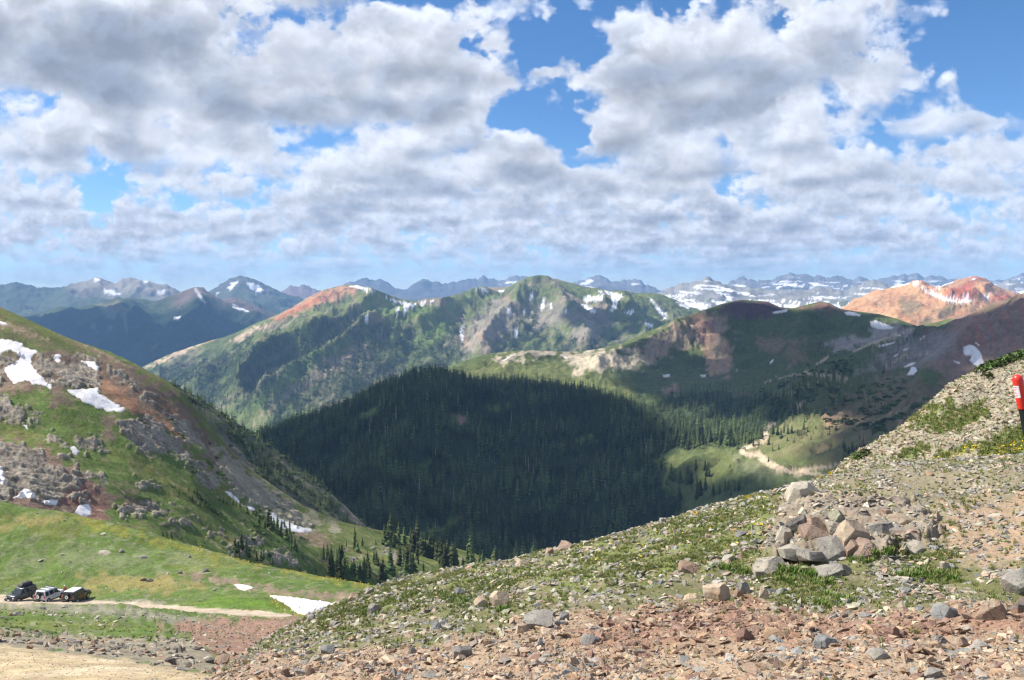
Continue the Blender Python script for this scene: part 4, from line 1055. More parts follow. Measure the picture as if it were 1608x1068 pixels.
# ------------------------------------------------------------------ instanced stuff: points + geometry nodes
def stuff(name, label, pts, scale, rotz, idx, sources, cat=None, tilt=None, tint=None, align=None):
    me = bpy.data.meshes.new(name)
    n = len(pts)
    me.vertices.add(n); me.vertices.foreach_set('co', np.asarray(pts, np.float32).ravel())
    def attr(nm, tp, data, key='value'):
        a = me.attributes.new(nm, tp, 'POINT'); a.data.foreach_set(key, np.asarray(data).ravel())
    sc = np.asarray(scale, np.float32)
    if sc.ndim == 1:
        sc = np.repeat(sc[:, None], 3, 1)
    attr('psc', 'FLOAT_VECTOR', sc, 'vector')
    rot = np.zeros((n, 3), np.float32); rot[:, 2] = rotz
    if tilt is not None:
        rot[:, :2] = tilt
    attr('prot', 'FLOAT_VECTOR', rot, 'vector')
    attr('pidx', 'INT', np.asarray(idx, np.int32))
    if tint is not None:
        attr('ptint', 'FLOAT_COLOR', np.concatenate([tint, np.ones((n, 1))], 1).astype(np.float32), 'color')
    o = newobj(name, me)
    col = bpy.data.collections.new(name + '_shapes')
    for k, s in enumerate(sources):
        so = bpy.data.objects.new('shape_%02d' % k, s); col.objects.link(so)
    ng = bpy.data.node_groups.new(name + '_nodes', 'GeometryNodeTree')
    ng.interface.new_socket('Geometry', in_out='INPUT', socket_type='NodeSocketGeometry')
    ng.interface.new_socket('Geometry', in_out='OUTPUT', socket_type='NodeSocketGeometry')
    gi = ng.nodes.new('NodeGroupInput'); go = ng.nodes.new('NodeGroupOutput')
    ci = ng.nodes.new('GeometryNodeCollectionInfo'); ci.inputs['Collection'].default_value = col
    ci.inputs['Separate Children'].default_value = True; ci.inputs['Reset Children'].default_value = True
    ip = ng.nodes.new('GeometryNodeInstanceOnPoints'); ip.inputs['Pick Instance'].default_value = True
    def na(nm, tp):
        x = ng.nodes.new('GeometryNodeInputNamedAttribute'); x.data_type = tp; x.inputs[0].default_value = nm
        return x.outputs[0]
    L = ng.links.new
    L(gi.outputs[0], ip.inputs['Points']); L(ci.outputs[0], ip.inputs['Instance'])
    L(na('pidx', 'INT'), ip.inputs['Instance Index']); L(na('psc', 'FLOAT_VECTOR'), ip.inputs['Scale'])
    er = ng.nodes.new('FunctionNodeEulerToRotation'); L(na('prot', 'FLOAT_VECTOR'), er.inputs[0]); L(er.outputs[0], ip.inputs['Rotation'])
    L(ip.outputs[0], go.inputs[0])
    md = o.modifiers.new('instances', 'NODES'); md.node_group = ng
    o['kind'] = 'stuff'; o['label'] = label
    if cat:
        o['category'] = cat
    return o

# ================================================================== clouds overhead, out of the picture: they shade the valley
def cloud_mat():
    m, N, b = pmat('cloud_white')
    b.inputs['Base Color'].default_value = (0.92, 0.93, 0.95, 1)
    b.inputs['Roughness'].default_value = 1.0; b.inputs['Specular IOR Level'].default_value = 0.0
    return m
CLOUD_M = cloud_mat()
def ico(sub):
    bm = bmesh.new(); bmesh.ops.create_icosphere(bm, subdivisions=sub, radius=1.0)
    v = np.array([x.co[:] for x in bm.verts]); f = np.array([[q.index for q in p.verts] for p in bm.faces]); bm.free()
    return v, f
ICO1, ICO2, ICO3 = ico(1), ico(2), ico(3)

def shade_cloud(surf, poly, H, lump, label, drop=0.0, seed=1):
    """a flat-based cumulus whose shadow falls on the given patch of ground"""
    rng = np.random.default_rng(seed)
    p = np.asarray(poly, float)
    P = surf.lookup(p[:, 0], p[:, 1])
    Q = P + SUNV[None] * ((H - P[:, 2]) / SUNV[2])[:, None]
    x0, y0 = Q[:, 0].min(), Q[:, 1].min(); x1, y1 = Q[:, 0].max(), Q[:, 1].max()
    xs, ys = np.meshgrid(np.arange(x0, x1, lump * 0.8), np.arange(y0, y1, lump * 0.8))
    xs = xs + (rng.random(xs.shape) - .5) * lump * 0.5; ys = ys + (rng.random(xs.shape) - .5) * lump * 0.5
    old = poly_sd(xs * 1000 / (x1 - x0), ys * 1000 / (x1 - x0), Q[:, :2] * 1000 / (x1 - x0)) * (x1 - x0) / 1000
    keep = (old > lump * 0.25) & (rng.random(xs.shape) > drop)
    V, F = [], []
    base, n = 0, 0
    iv, jf = ICO2
    for x, y, d in zip(xs[keep], ys[keep], old[keep]):
        r = lump * (0.75 + 0.4 * rng.random())
        zz = min(d * 0.35, lump * 2.2) * rng.random()
        k = 1 + 0.22 * np.sin(iv[:, 0] * 5 + x) * np.cos(iv[:, 1] * 6 + y) + 0.12 * np.sin(iv[:, 2] * 11 + x * .3)
        v = iv * (r * k)[:, None]
        v[:, 2] *= 0.8
        v[:, 2] = np.maximum(v[:, 2], -0.28 * r)
        v += np.array([x, y, H + zz])
        V.append(v); F.append(jf + base); base += len(iv)
    if not V:
        return
    me = bpy.data.meshes.new('cloud'); fill_mesh(me, np.vstack(V), np.vstack(F))
    me.polygons.foreach_set('use_smooth', np.ones(len(me.polygons), bool)); me.materials.append(CLOUD_M)
    o = newobj('cloud', me)
    tag(o, label, 'cloud', 'cumulus clouds above the picture')
    return o
HC = 2600.0
shade_cloud(S_ridge, [(330,740),(390,685),(520,640),(640,585),(700,582),(760,600),(830,604),(900,612),(950,632),(985,655),(1000,690),(990,730),(985,790),(960,840),(860,890),(600,900),(430,850)], HC, 55, 'white flat based cumulus casting shade on the wooded ridge', 0.10, 3)
shade_cloud(S_bowl, [(1010,600),(1015,560),(1050,520),(1130,476),(1230,488),(1330,490),(1440,514),(1520,495),(1608,468),(1700,450),(1700,560),(1600,580),(1480,640),(1400,690),(1370,690),(1330,655),(1270,650),(1240,640),(1130,640),(1020,630)], HC, 60, 'white flat based cumulus casting shade on the bowl', 0.17, 4)
shade_cloud(S_bowl, [(1290,700),(1340,690),(1400,700),(1450,690),(1450,740),(1280,745)], HC, 30, 'small cumulus casting shade on the near side of the bowl', 0.2, 5)
shade_cloud(S_bowl, [(1000,745),(1050,735),(1110,742),(1170,752),(1240,756),(1240,800),(1000,820)], HC, 26, 'ragged cumulus casting shade on the meadow below the track', 0.15, 12)
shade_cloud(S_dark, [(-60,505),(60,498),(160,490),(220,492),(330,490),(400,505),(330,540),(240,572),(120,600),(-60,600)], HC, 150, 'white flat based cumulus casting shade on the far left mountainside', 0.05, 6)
shade_cloud(S_mid, [(890,500),(930,490),(960,500),(950,530),(915,525)], HC, 70, 'small cumulus casting shade on the middle mountain', 0.0, 7)
shade_cloud(S_mid, [(980,495),(1010,490),(1040,510),(1020,530),(985,525)], HC, 60, 'small round cumulus casting shade on the right shoulder of the middle mountain', 0.0, 8)

# ================================================================== snow patches on the near ground
def snow_mat():
    m, N, b = pmat('old_snow')
    co = N.n('ShaderNodeTexCoord').outputs['Object']
    n = N.noise(co, 0.5, 4, 0.6); n2 = N.noise(co, 3.0, 4, 0.6)
    N.set(b, 'Base Color', N.ramp(N.m('MULTIPLY_ADD', n2, 0.4, N.m('MULTIPLY', n, 0.6)), [(0.2, (0.56, 0.51, 0.48)), (0.42, (0.74, 0.71, 0.70)), (0.8, (0.80, 0.78, 0.79))]))
    cl = b.inputs['Base Color'].links[0].from_socket
    rim = N.n('ShaderNodeAttribute', attribute_name='rim').outputs['Fac']
    N.set(b, 'Base Color', N.mix(N.m('MULTIPLY', rim, N.m('MULTIPLY_ADD', n2, 1.2, 0.1)), cl, (0.40, 0.33, 0.28, 1)))
    bp = N.n('ShaderNodeBump', ins={'Strength': 0.45, 'Distance': 0.3, 'Height': N.m('ADD', n2, N.m('MULTIPLY', n, 2.0))}); N.set(b, 'Normal', bp.outputs[0])
    b.inputs['Roughness'].default_value = 0.7
    return m
SNOW_M = snow_mat()
def snow_patch(surf, poly, label, group=None, step=1.2, th=0.5, warp=1.0, seed=1):
    p = np.asarray(poly, float)
    gx = np.arange(p[:, 0].min() - 3, p[:, 0].max() + 3 + step, step); gy = np.arange(p[:, 1].min() - 3, p[:, 1].max() + 3 + step, step)
    PX, PY = np.meshgrid(gx, gy)
    sd = poly_sd(PX, PY, poly) + warp * fbm(PX * .12, PY * .2, 3, seed) * 2.2
    P = surf.lookup(PX.ravel(), PY.ravel())
    up = th * np.clip(sd.ravel() / 2.5, -1.2, 1.0) ** 1 + 0.02
    P[:, 2] += np.where(up > 0, np.sqrt(np.maximum(up, 0) * th), up)
    # smooth the snow surface over the ground's roughness
    Z = P[:, 2].reshape(PX.shape); 
    Zp = np.pad(Z, 1, mode='edge')
    Zs = (Zp[:-2, 1:-1] + Zp[2:, 1:-1] + Zp[1:-1, :-2] + Zp[1:-1, 2:] + 2 * Z) / 6
    P[:, 2] = np.where(sd.ravel() > 2.0, np.maximum(Zs, Z - 0.05).ravel(), P[:, 2])
    idx = np.arange(PX.size).reshape(PX.shape)
    ok = sd > -1.6
    cell = ok[:-1, :-1] & ok[1:, :-1] & ok[:-1, 1:] & ok[1:, 1:]
    f = np.stack([idx[1:, :-1], idx[1:, 1:], idx[:-1, 1:], idx[:-1, :-1]], -1)[cell]
    if not len(f):
        return
    used, inv = np.unique(f, return_inverse=True)
    P = P[used]; c = P.mean(0); c[2] = P[:, 2].min()
    me = bpy.data.meshes.new('snow_patch'); fill_mesh(me, P - c, inv.reshape(f.shape))
    me.polygons.foreach_set('use_smooth', np.ones(len(me.polygons), bool))
    ra = me.attributes.new('rim', 'FLOAT', 'POINT'); ra.data.foreach_set('value', np.clip(1 - sd.ravel()[used] / 1.6, 0, 1).astype(np.float32))
    me.materials.append(SNOW_M)
    o = newobj('snow_patch', me, loc=c)
    tag(o, label, 'snow patch', group or 'patches of old snow on the slopes')
SP = [
 ([(-40,528),(0,533),(18,534),(36,538),(34,545),(58,551),(56,556),(48,562),(50,575),(56,582),(66,592),(72,600),(80,604),(82,596),(84,598),(80,611),(70,606),(62,603),(50,604),(48,600),(40,597),(32,600),(22,602),(10,588),(7,577),(25,570),(32,562),(28,555),(18,549),(0,555),(-40,560)], 'largest forked snow patch at the left edge of the rocky hill'),
 ([(104,613),(118,613),(153,609),(156,618),(175,630),(197,643),(190,647),(170,646),(150,640),(130,630),(115,620)], 'wedge shaped snow patch below the grey cliff on the left hill'),
 ([(84,560),(88,556),(95,558),(95,565),(91,569),(86,567)], 'small round snow patch above the cliff on the left hill'),
 ([(127,567),(140,568),(148,569),(156,577),(152,582),(145,579),(138,574)], 'slanting snow patch right of the grey cliff on the left hill'),
 ([(-20,500),(0,504),(8,507),(12,511),(0,509),(-20,506)], 'thin snow strip near the top of the left hill at the frame edge'),
 ([(-20,728),(0,731),(4,735),(8,752),(6,763),(0,758),(-20,752)], 'snow patch cut by the left frame edge beside brown rocks'),
 ([(20,782),(28,778),(38,766),(48,770),(55,776),(55,782),(40,782)], 'triangular snow patch under the brown rocks above the meadow'),
 ([(66,787),(80,785),(92,785),(88,794),(80,792),(70,792)], 'middle of the three snow patches just above the meadow'),
 ([(118,805),(125,793),(140,792),(144,800),(142,809),(130,811)], 'rightmost of the three snow patches just above the meadow'),
 ([(110,703),(117,701),(124,709),(120,716),(115,711)], 'small snow patch among pale outcrops in the middle of the left hill'),
 ([(37,668),(44,668),(43,674)], 'tiny snow patch under the dark outcrop at the left'),
 ([(352,770),(362,774),(376,786),(376,790),(365,783)], 'thin snow sliver high beside the small conifers'),
 ([(388,796),(396,795),(402,802),(392,801)], 'small snow spot behind the row of small conifers'),
 ([(420,803),(430,806),(440,815),(465,826),(490,831),(488,836),(465,836),(440,829),(425,816)], 'long snow drift behind the conifers on the lower hill'),
]
for k, (p, l) in enumerate(SP):
    snow_patch(S_hill, p, l, seed=k + 1, step=1.1 if k < 2 or k == 13 else 0.8, th=0.14, warp=1.6 if k < 3 else 0.9)
snow_patch(S_mead, [(424,936),(455,938),(490,943),(528,949),(505,958),(480,966),(468,963),(450,950)], 'large snow patch in the hollow at the right end of the meadow', seed=31, step=0.9, th=0.25)
snow_patch(S_mead, [(368,918),(385,919),(399,923),(385,927),(375,925)], 'small snow patch on the grey bank of the meadow', seed=32, step=0.7, th=0.2, warp=.5)
BS = [([(1365,505),(1375,503),(1385,507),(1404,514),(1400,517),(1380,517),(1368,513)],'wide snow patch under the crest of the bowl'),
      ([(1325,490),(1335,489),(1352,494),(1350,497),(1330,495)],'snow patch on the bowl crest left of the wide patch'),
      ([(1212,490),(1236,486),(1236,490),(1216,493)],'narrow snow strip on the bowl crest by the dark knob'),
      ([(1512,545),(1522,541),(1532,544),(1540,555),(1546,573),(1538,580),(1528,572),(1522,566),(1526,558),(1516,558),(1513,556)],'largest snow patch on the red slope at the right'),
      ([(1424,590),(1431,576),(1438,577),(1440,583),(1434,589)],'hooked snow patch on the dark slope at the right'),
      ([(1419,576),(1430,570),(1438,569),(1432,574),(1422,577)],'thin snow strip above the hooked snow patch'),
      ([(1402,559),(1412,554),(1408,559),(1404,561)],'small snow patch left of the dark slope'), ([(1416,550),(1428,546),(1426,549),(1418,551)],'upper thin snow sliver on the right slope'),
      ([(1443,533),(1452,527),(1450,532),(1445,534)],'tiny snow patch high on the grey right slope'), ([(1376,543),(1404,537),(1402,540),(1380,545)],'snow strip along the track on the right slope'),
      ([(1041,588),(1052,588),(1051,592),(1042,592)],'white snow spot on the bowl floor'), ([(1100,589),(1109,588),(1108,592),(1101,592)],'second snow spot on the bowl floor below the red wall'),
      ([(1208,570),(1214,564),(1214,567),(1209,572)],'small snow spot low on the dark bowl wall'), ([(787,567),(800,560),(812,554),(806,559),(794,566)],'snow streak on the pale ridge of the bowl'), ([(880,557),(890,560),(893,564),(886,562)],'short snow streak right of the pale ridge top'),
      ([(1407,527),(1415,525),(1413,528)],'snow fleck on the grey slope near the saddle'), ([(1497,566),(1508,570),(1506,572),(1499,569)],'snow fleck left of the largest patch on the red slope'), ([(1532,537),(1538,542),(1536,544),(1531,540)],'snow fleck above the largest patch on the red slope')]
for k, (p, l) in enumerate(BS):
    snow_patch(S_bowl, p, l, 'patches of old snow in the bowl', seed=50 + k, step=0.8, th=0.6, warp=.4)
# ================================================================== conifers
def foliage_mat(name, col, var=0.6, hue=0.05):
    m, N, b = pmat(name)
    oi = N.n('ShaderNodeObjectInfo')
    co = N.n('ShaderNodeTexCoord').outputs['Object']
    k = N.m('MULTIPLY', N.m('MULTIPLY_ADD', N.m('SUBTRACT', oi.outputs['Random'], 0.5), var * 2, 1.0), N.m('MULTIPLY_ADD', N.m('SUBTRACT', N.noise(co, 1.6, 3, .6), 0.5), 0.9, 1.0))
    stand = N.noise(N.n('ShaderNodeNewGeometry').outputs['Position'], 1 / 55.0, 4, 0.6)
    k = N.m('MULTIPLY', k, N.m('MULTIPLY_ADD', N.rng(stand, 0.36, 0.64), 0.95, 0.55))
    hs = N.n('ShaderNodeHueSaturation', ins={'Hue': N.m('MULTIPLY_ADD', N.m('SUBTRACT', oi.outputs['Random'], 0.5), hue, 0.5), 'Color': N.v('SCALE', tuple(col), scale=k)})
    N.set(b, 'Base Color', hs.outputs[0])
    b.inputs['Roughness'].default_value = 0.8; b.inputs['Specular IOR Level'].default_value = 0.15
    return m
FIR_M = foliage_mat('conifer_needles', (0.066, 0.088, 0.028))
BUSH_M = foliage_mat('bush_leaves', (0.085, 0.125, 0.04))
BARK_M = simple('bark', (0.11, 0.085, 0.065), 0.95, 0.1, var=0.3, scale=4)

def conifer_crown(seed, whorls, per, width, low=0.06):
    """drooping boughs in whorls; unit height"""
    rng = np.random.default_rng(seed)
    V, F = [], []
    lean = (rng.random(2) - .5) * 0.03
    for w in range(whorls):
        t = (w + rng.random() * 0.7) / whorls
        h = low + (1 - low) * t ** 0.92
        rr = width * (1 - t) ** 0.8 * (0.6 + 0.55 * rng.random()) + 0.010
        a0 = rng.random() * 6.28
        for k in range(per):
            if rng.random() < 0.10 and t < 0.85:
                continue
            a = a0 + k * 6.2832 / per + (rng.random() - .5) * 0.6
            r = rr * (0.6 + 0.55 * rng.random())
            droop = r * (0.25 + 0.35 * rng.random())
            ca, sa = math.cos(a), math.sin(a); wd = r * (0.30 + 0.16 * rng.random()) + 0.004
            cx, cy = lean[0] * h, lean[1] * h
            up = 0.05 * (1 - 0.6 * t)
            i = len(V)
            V += [(cx, cy, h + up), (cx + ca * r * .6 - sa * wd, cy + sa * r * .6 + ca * wd, h - droop * .62), (cx + ca * r * .62, cy + sa * r * .62, h - droop * .15 + up * .4), (cx + ca * r * .6 + sa * wd, cy + sa * r * .6 - ca * wd, h - droop * .62), (cx + ca * r, cy + sa * r, h - droop)]
            F += [(i, i + 1, i + 2), (i, i + 2, i + 3), (i + 1, i + 4, i + 2), (i + 2, i + 4, i + 3)]
    i = len(V)
    V += [(lean[0] + .007, lean[1], .95), (lean[0] - .004, lean[1] + .006, .95), (lean[0] - .004, lean[1] - .006, .95), (lean[0], lean[1], 1.0)]
    F += [(i, i + 1, i + 3), (i + 1, i + 2, i + 3), (i + 2, i, i + 3)]
    return V, F
def taper_tube(r0, r1, h, n=6):
    V = [(r0 * math.cos(k * 6.2832 / n), r0 * math.sin(k * 6.2832 / n), -0.03) for k in range(n)] + [(r1 * math.cos(k * 6.2832 / n), r1 * math.sin(k * 6.2832 / n), h) for k in range(n)]
    F = [(k, (k + 1) % n, n + (k + 1) % n, n + k) for k in range(n)] + [tuple(range(n, 2 * n))]
    return V, F
CROWNS = [mesh_from('crown', *conifer_crown(100 + k, 17, 9, wd), mat=FIR_M) for k, wd in enumerate((0.15, 0.18, 0.165, 0.21, 0.135))]
TRUNKS = [mesh_from('trunk', *taper_tube(0.017, 0.004, 0.86), mat=BARK_M) for k in range(2)]
LOWFIR = [mesh_from('low_conifer', *conifer_crown(200 + k, 9, 6, wd, 0.02), mat=FIR_M) for k, wd in enumerate((0.14, 0.17, 0.155, 0.19))]
TINYFIR = [mesh_from('tiny_conifer', *conifer_crown(300 + k, 4, 5, 0.19, 0.0), mat=FIR_M) for k in range(3)]

DEAD_M = simple('dead_wood', (0.30, 0.27, 0.24), 0.9, 0.1)
_dv, _df = conifer_crown(390, 7, 3, 0.07, 0.2)
_tv, _tf = taper_tube(0.02, 0.004, 0.97)
DEADFIR = mesh_from('dead_conifer', _dv + _tv, _df + [tuple(i + len(_dv) for i in q) for q in _tf], mat=DEAD_M)
def tree(surf, px, py, hpx, label, group, dead=False):
    P = surf.lookup(px, py)[0]
    h = hpx / FPX * P[1]
    t = empty('conifer', P - np.array([0, 0, 0.02 * h]), random.random() * 6.28)
    wd = 1.05 + 0.45 * random.random()
    t.scale = (h * wd, h * wd, h)
    newobj('trunk', TRUNKS[random.randrange(2)], t)
    newobj('crown', random.choice(CROWNS), t)
    tag(t, label, 'tree', group)
    return t

ORD = ['leftmost', 'second', 'third', 'fourth', 'fifth', 'sixth', 'seventh', 'eighth', 'ninth', 'tenth', 'eleventh', 'twelfth', 'thirteenth', 'fourteenth', 'fifteenth', 'sixteenth', 'seventeenth', 'eighteenth', 'nineteenth', 'twentieth']
def plant_named(surf, spots, cluster_of, group):
    """each conifer is told apart by its clump, its size and its place from the left in that clump"""
    cl = {}
    for sp in spots:
        cl.setdefault(cluster_of(*sp), []).append(sp)
    for where, sps in cl.items():
        sps.sort()
        hs = sorted(h for _, _, h in sps)
        for i, (x, y, h) in enumerate(sps):
            size = 'tall' if h >= hs[int(len(hs) * .7)] else ('short' if h <= hs[int(len(hs) * .3)] else 'middling')
            nth = (ORD[i] if i == 0 else ORD[min(i, 19)] + ' from left') if i < 20 else 'far right'
            tree(surf, x, y, h, '%s dark conifer, %s %s' % (size, nth, where), group)
# the grove below the left hill: (px, py of foot, height in px)
GROVE = [(508,878,26),(514,880,30),(520,886,34),(517,900,36),(523,908,44),(530,898,34),(535,906,46),(541,909,40),(546,907,30),(533,874,22),(537,876,24),(529,884,26),(552,912,34),(556,914,40),(561,911,28),(566,915,36),(571,916,44),(577,902,40),(580,908,28),(587,884,22),(591,886,24),(593,888,18),(598,916,36),(601,918,46),(606,915,30),(612,900,46),(615,902,34),(628,888,36),(634,896,40),(640,900,50),(645,904,44),(648,899,34),(637,903,28),(665,904,24),
 (557,862,38),(561,866,20),(569,857,15),(544,857,10),(590,856,12),(604,856,36),(610,858,40),(614,856,52),(619,860,30),(626,857,40),(635,858,36),(645,864,40),(650,866,42),(656,862,48),(661,866,34),(668,872,30),(675,876,42),(680,878,46),(685,880,36),(691,882,44),(657,886,14),(717,897,18),(727,895,22),(735,892,14),(655,880,30),(664,872,32),(672,874,26),(572,888,16),(497,899,16)]
def grove_part(x, y, h):
    if y < 872 and x < 600: return 'at the upper edge of the grove'
    if x >= 600 and y < 884: return 'in the back row of the grove'
    if x < 549: return 'in the dense left clump of the grove'
    if x < 595: return 'in the front middle of the grove'
    if x < 660: return 'in the front right clump of the grove'
    return 'beside the stony skyline right of the grove'
plant_named(S_hill, GROVE, grove_part, 'conifers of the grove below the left hill')
# taller firs at the right end of the grove and behind the stony slope
for k in range(40):
    x = 690 + random.random() * 150; y = 885 + random.random() * 18
    tree(S_hill if x < 780 else S_ridge, x, y + (6 if x > 740 else 0), 30 + 22 * random.random(), 'dark conifer at the edge of the woods just above the stony skyline', 'conifers at the woods edge above the stony skyline')
# row of firs by the long snow drift
ROW = [(407,827,24),(416,830,20),(422,828,34),(426,832,30),(430,826,16),(436,830,26),(442,832,18),(447,829,14),(455,839,26),(402,811,10),(397,808,9),(388,806,14),(377,797,14),(371,795,10),(366,793,16),(356,792,9),(351,790,12),(345,787,8),(441,842,18),(450,848,24),(458,852,18),(463,860,20),(466,866,12),(457,866,16),(369,865,26),(374,868,22),(379,862,30),(388,873,30),(392,876,18),(369,873,14),(376,876,12),(403,880,16),(410,882,22),(414,880,18),(428,888,18),(471,897,14),(476,878,10)]
def row_part(x, y, h):
    if y >= 850 and x < 440: return 'on the low outcrops above the meadow edge'
    if x < 400: return 'beside the thin snow sliver'
    if y < 841: return 'in front of the long snow drift'
    return 'below the long snow drift'
plant_named(S_hill, ROW, row_part, 'conifers near the long snow drift')
SMALL = [(262,844,14),(256,842,10),(269,845,12),(285,848,12),(306,853,8),(320,853,9),(302,786,9),(308,790,10),(314,794,12),(320,797,12),(326,800,10),(332,803,9),(338,806,8),(342,808,7),(281,776,12),(265,779,6),(353,819,7),(337,812,5),(296,770,9),(310,778,12)]
plant_named(S_hill, SMALL, lambda x, y, h: 'along the upper meadow edge' if y > 838 else 'in the diagonal line on the green left hillside', 'little conifers on the left hillside')
# pines beside the track on the right
TRK = [(1183,700,18),(1207,699,12),(1214,682,18),(1221,684,20),(1226,688,16),(1231,680,16),(1237,682,18),(1243,680,14),(1252,682,10),(1236,693,9),(1247,694,6),(1262,675,14),(1268,678,9),(1278,655,12),(1288,654,14),(1263,663,10),(1213,708,9),(1223,706,10),(1207,725,9),(1208,690,7),(1281,673,6),(1250,646,12),(1255,650,16),(1262,642,14),(1244,658,8),(1327,708,14),(1333,712,12),(1338,710,16),(1345,708,10),(1310,668,6),(1350,690,8),(1370,684,8),(1348,648,8),(1366,640,8),
 (1130,775,18),(1138,772,22),(1144,768,16),(1120,778,20),(1154,770,14),(1160,772,20),(1108,770,24),(1100,772,20),(1094,764,22),(1085,760,26),(1078,762,22),(1068,758,24),(1060,755,20),(1148,780,14)]
def track_part(x, y, h):
    if y > 750 and x < 1065: return 'at the left of the hollow below the hairpin'
    if y > 750 and x < 1105: return 'in the middle of the hollow below the hairpin'
    if y > 750: return 'at the right of the hollow below the hairpin'
    if x < 1150: return 'at the wood edge left of the hairpin meadow'
    if y > 700 and x < 1300: return 'near the bend of the track'
    if x > 1300: return 'on the shaded slope right of the track'
    if y < 666: return 'at the top of the sunny slope by the track'
    if x < 1230: return 'right beside the upper track'
    return 'in the middle of the sunny slope by the track'
for k in range(22):
    TRK.append((1022 + random.random() * 95, 738 + random.random() * 50, 14 + 12 * random.random()))
plant_named(S_bowl, TRK, track_part, 'conifers beside the winding track')
# front edge of the wood above the track
for k in range(46):
    x = 1060 + random.random() * 140; y = 690 + random.random() * 12 - (x - 1060) * 0.02
    tree(S_bowl, x, y, 18 + 10 * random.random(), 'conifer along the front edge of the wood left of the track', 'conifers at the front edge of the wood by the track')

# ---- the woods as one mass
def woods(name, label, surf, W, n, hm, sources, seed, power=1.0):
    rng = np.random.default_rng(seed)
    P, r, c = surf.scatter(n, W, rng, power)
    h = hm * (0.38 + 1.0 * rng.random(n) ** 1.4); w = h * (0.85 + 0.7 * rng.random(n)); h = np.where(rng.random(n) < .12, h * .55, h)
    P[:, 2] -= 0.03 * h
    return stuff(name, label, P, np.stack([w, w, h], 1), rng.random(n) * 6.28, np.where(rng.random(n) < 0.985, rng.integers(0, max(1, len([q for q in sources if 'dead' not in q.name])), n), len(sources) - 1), sources)
front = lambda S: (np.arange(S.X.shape[0])[:, None] <= S.n_front + 2) * np.ones(S.X.shape)
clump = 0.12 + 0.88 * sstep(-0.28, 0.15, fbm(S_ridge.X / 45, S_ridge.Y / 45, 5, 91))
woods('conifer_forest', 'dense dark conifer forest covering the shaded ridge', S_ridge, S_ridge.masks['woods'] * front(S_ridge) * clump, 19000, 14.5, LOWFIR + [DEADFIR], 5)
woods('bowl_wood', 'dark conifer wood on the floor of the bowl', S_bowl, S_bowl.masks['woods'] * (0.2 + sstep(-.25, .2, fbm(S_bowl.X / 40, S_bowl.Y / 40, 4, 95))), 3800, 14.0, LOWFIR, 6)
woods('bowl_scattered_conifers', 'tiny conifers thinly scattered over the bowl slope', S_bowl, S_bowl.masks['scattered'] * sstep(0.0, 0.3, fbm(S_bowl.X / 50, S_bowl.Y / 50, 4, 92)), 800, 7.5, LOWFIR, 7)
woods('shoulder_wood', 'conifers and brush on the shaded far side of the left hill', S_shoulder, S_shoulder.masks['woods'] * front(S_shoulder), 1500, 6.0, LOWFIR, 8)
woods('mountain_wood', 'woods on the lower spurs of the middle mountain', S_mid, S_mid.masks['woods'] * front(S_mid), 15000, 17.0, TINYFIR, 9)
woods('far_wood', 'dark woods on the far left mountainside', S_dark, S_dark.masks['woods'] * front(S_dark), 9000, 24.0, TINYFIR, 10)

# ---- low bushes
def bush_shape(seed, n=90):
    rng = np.random.default_rng(seed); V, F = [], []
    for k in range(n):
        a = rng.random() * 6.28; q = rng.random() ** .5; z = rng.random() ** 0.8
        rr = 0.5 * math.sqrt(max(0.03, 1 - z * z * 0.9)) * (0.6 + .4 * q)
        c = np.array([rr * math.cos(a), rr * math.sin(a), 0.05 + z * 0.55 + 0.06 * rng.random()])
        d = rng.normal(size=3); d[2] = abs(d[2]) * 0.7 + .2; d /= np.linalg.norm(d); e = np.cross(d, rng.normal(size=3)); e /= np.linalg.norm(e)
        s = 0.10 + 0.08 * rng.random(); i = len(V)
        V += [c - e * s * .6, c + d * s * 1.3, c + e * s * .6, c - d * s * .5]; F += [(i, i + 1, i + 2), (i, i + 2, i + 3)]
    return V, F
BUSHES = [mesh_from('bush', *bush_shape(400 + k), mat=BUSH_M) for k in range(4)]
def bushes(name, label, surf, W, n, size, seed, power=1.0):
    rng = np.random.default_rng(seed)
    P, r, c = surf.scatter(n, W, rng, power)
    s = size * (0.5 + rng.random(n)); sc = np.stack([s * (1 + rng.random(n)), s * (1 + rng.random(n)), s * (0.6 + .5 * rng.random(n))], 1)
    P[:, 2] -= 0.05 * s
    return stuff(name, label, P, sc, rng.random(n) * 6.28, rng.integers(0, 4, n), BUSHES)
bushes('hill_brush', 'low dark brush among the rocks of the left hill', S_hill, S_hill.masks['brush'] * sstep(0.05, .3, fbm(S_hill.X / 14, S_hill.Y / 14, 4, 93)), 380, 0.9, 21)
bushes('bowl_brush', 'dark willow brush on the right slope of the bowl', S_bowl, S_bowl.masks['brush'] * sstep(0.0, .25, fbm(S_bowl.X / 40, S_bowl.Y / 40, 4, 94)), 1600, 3.5, 22)
bushes('shoulder_brush', 'low green brush on the shaded shoulder', S_shoulder, (0.2 + S_shoulder.masks['woods']) * front(S_shoulder) * sstep(240, 330, S_shoulder.PX), 1300, 1.8, 23)
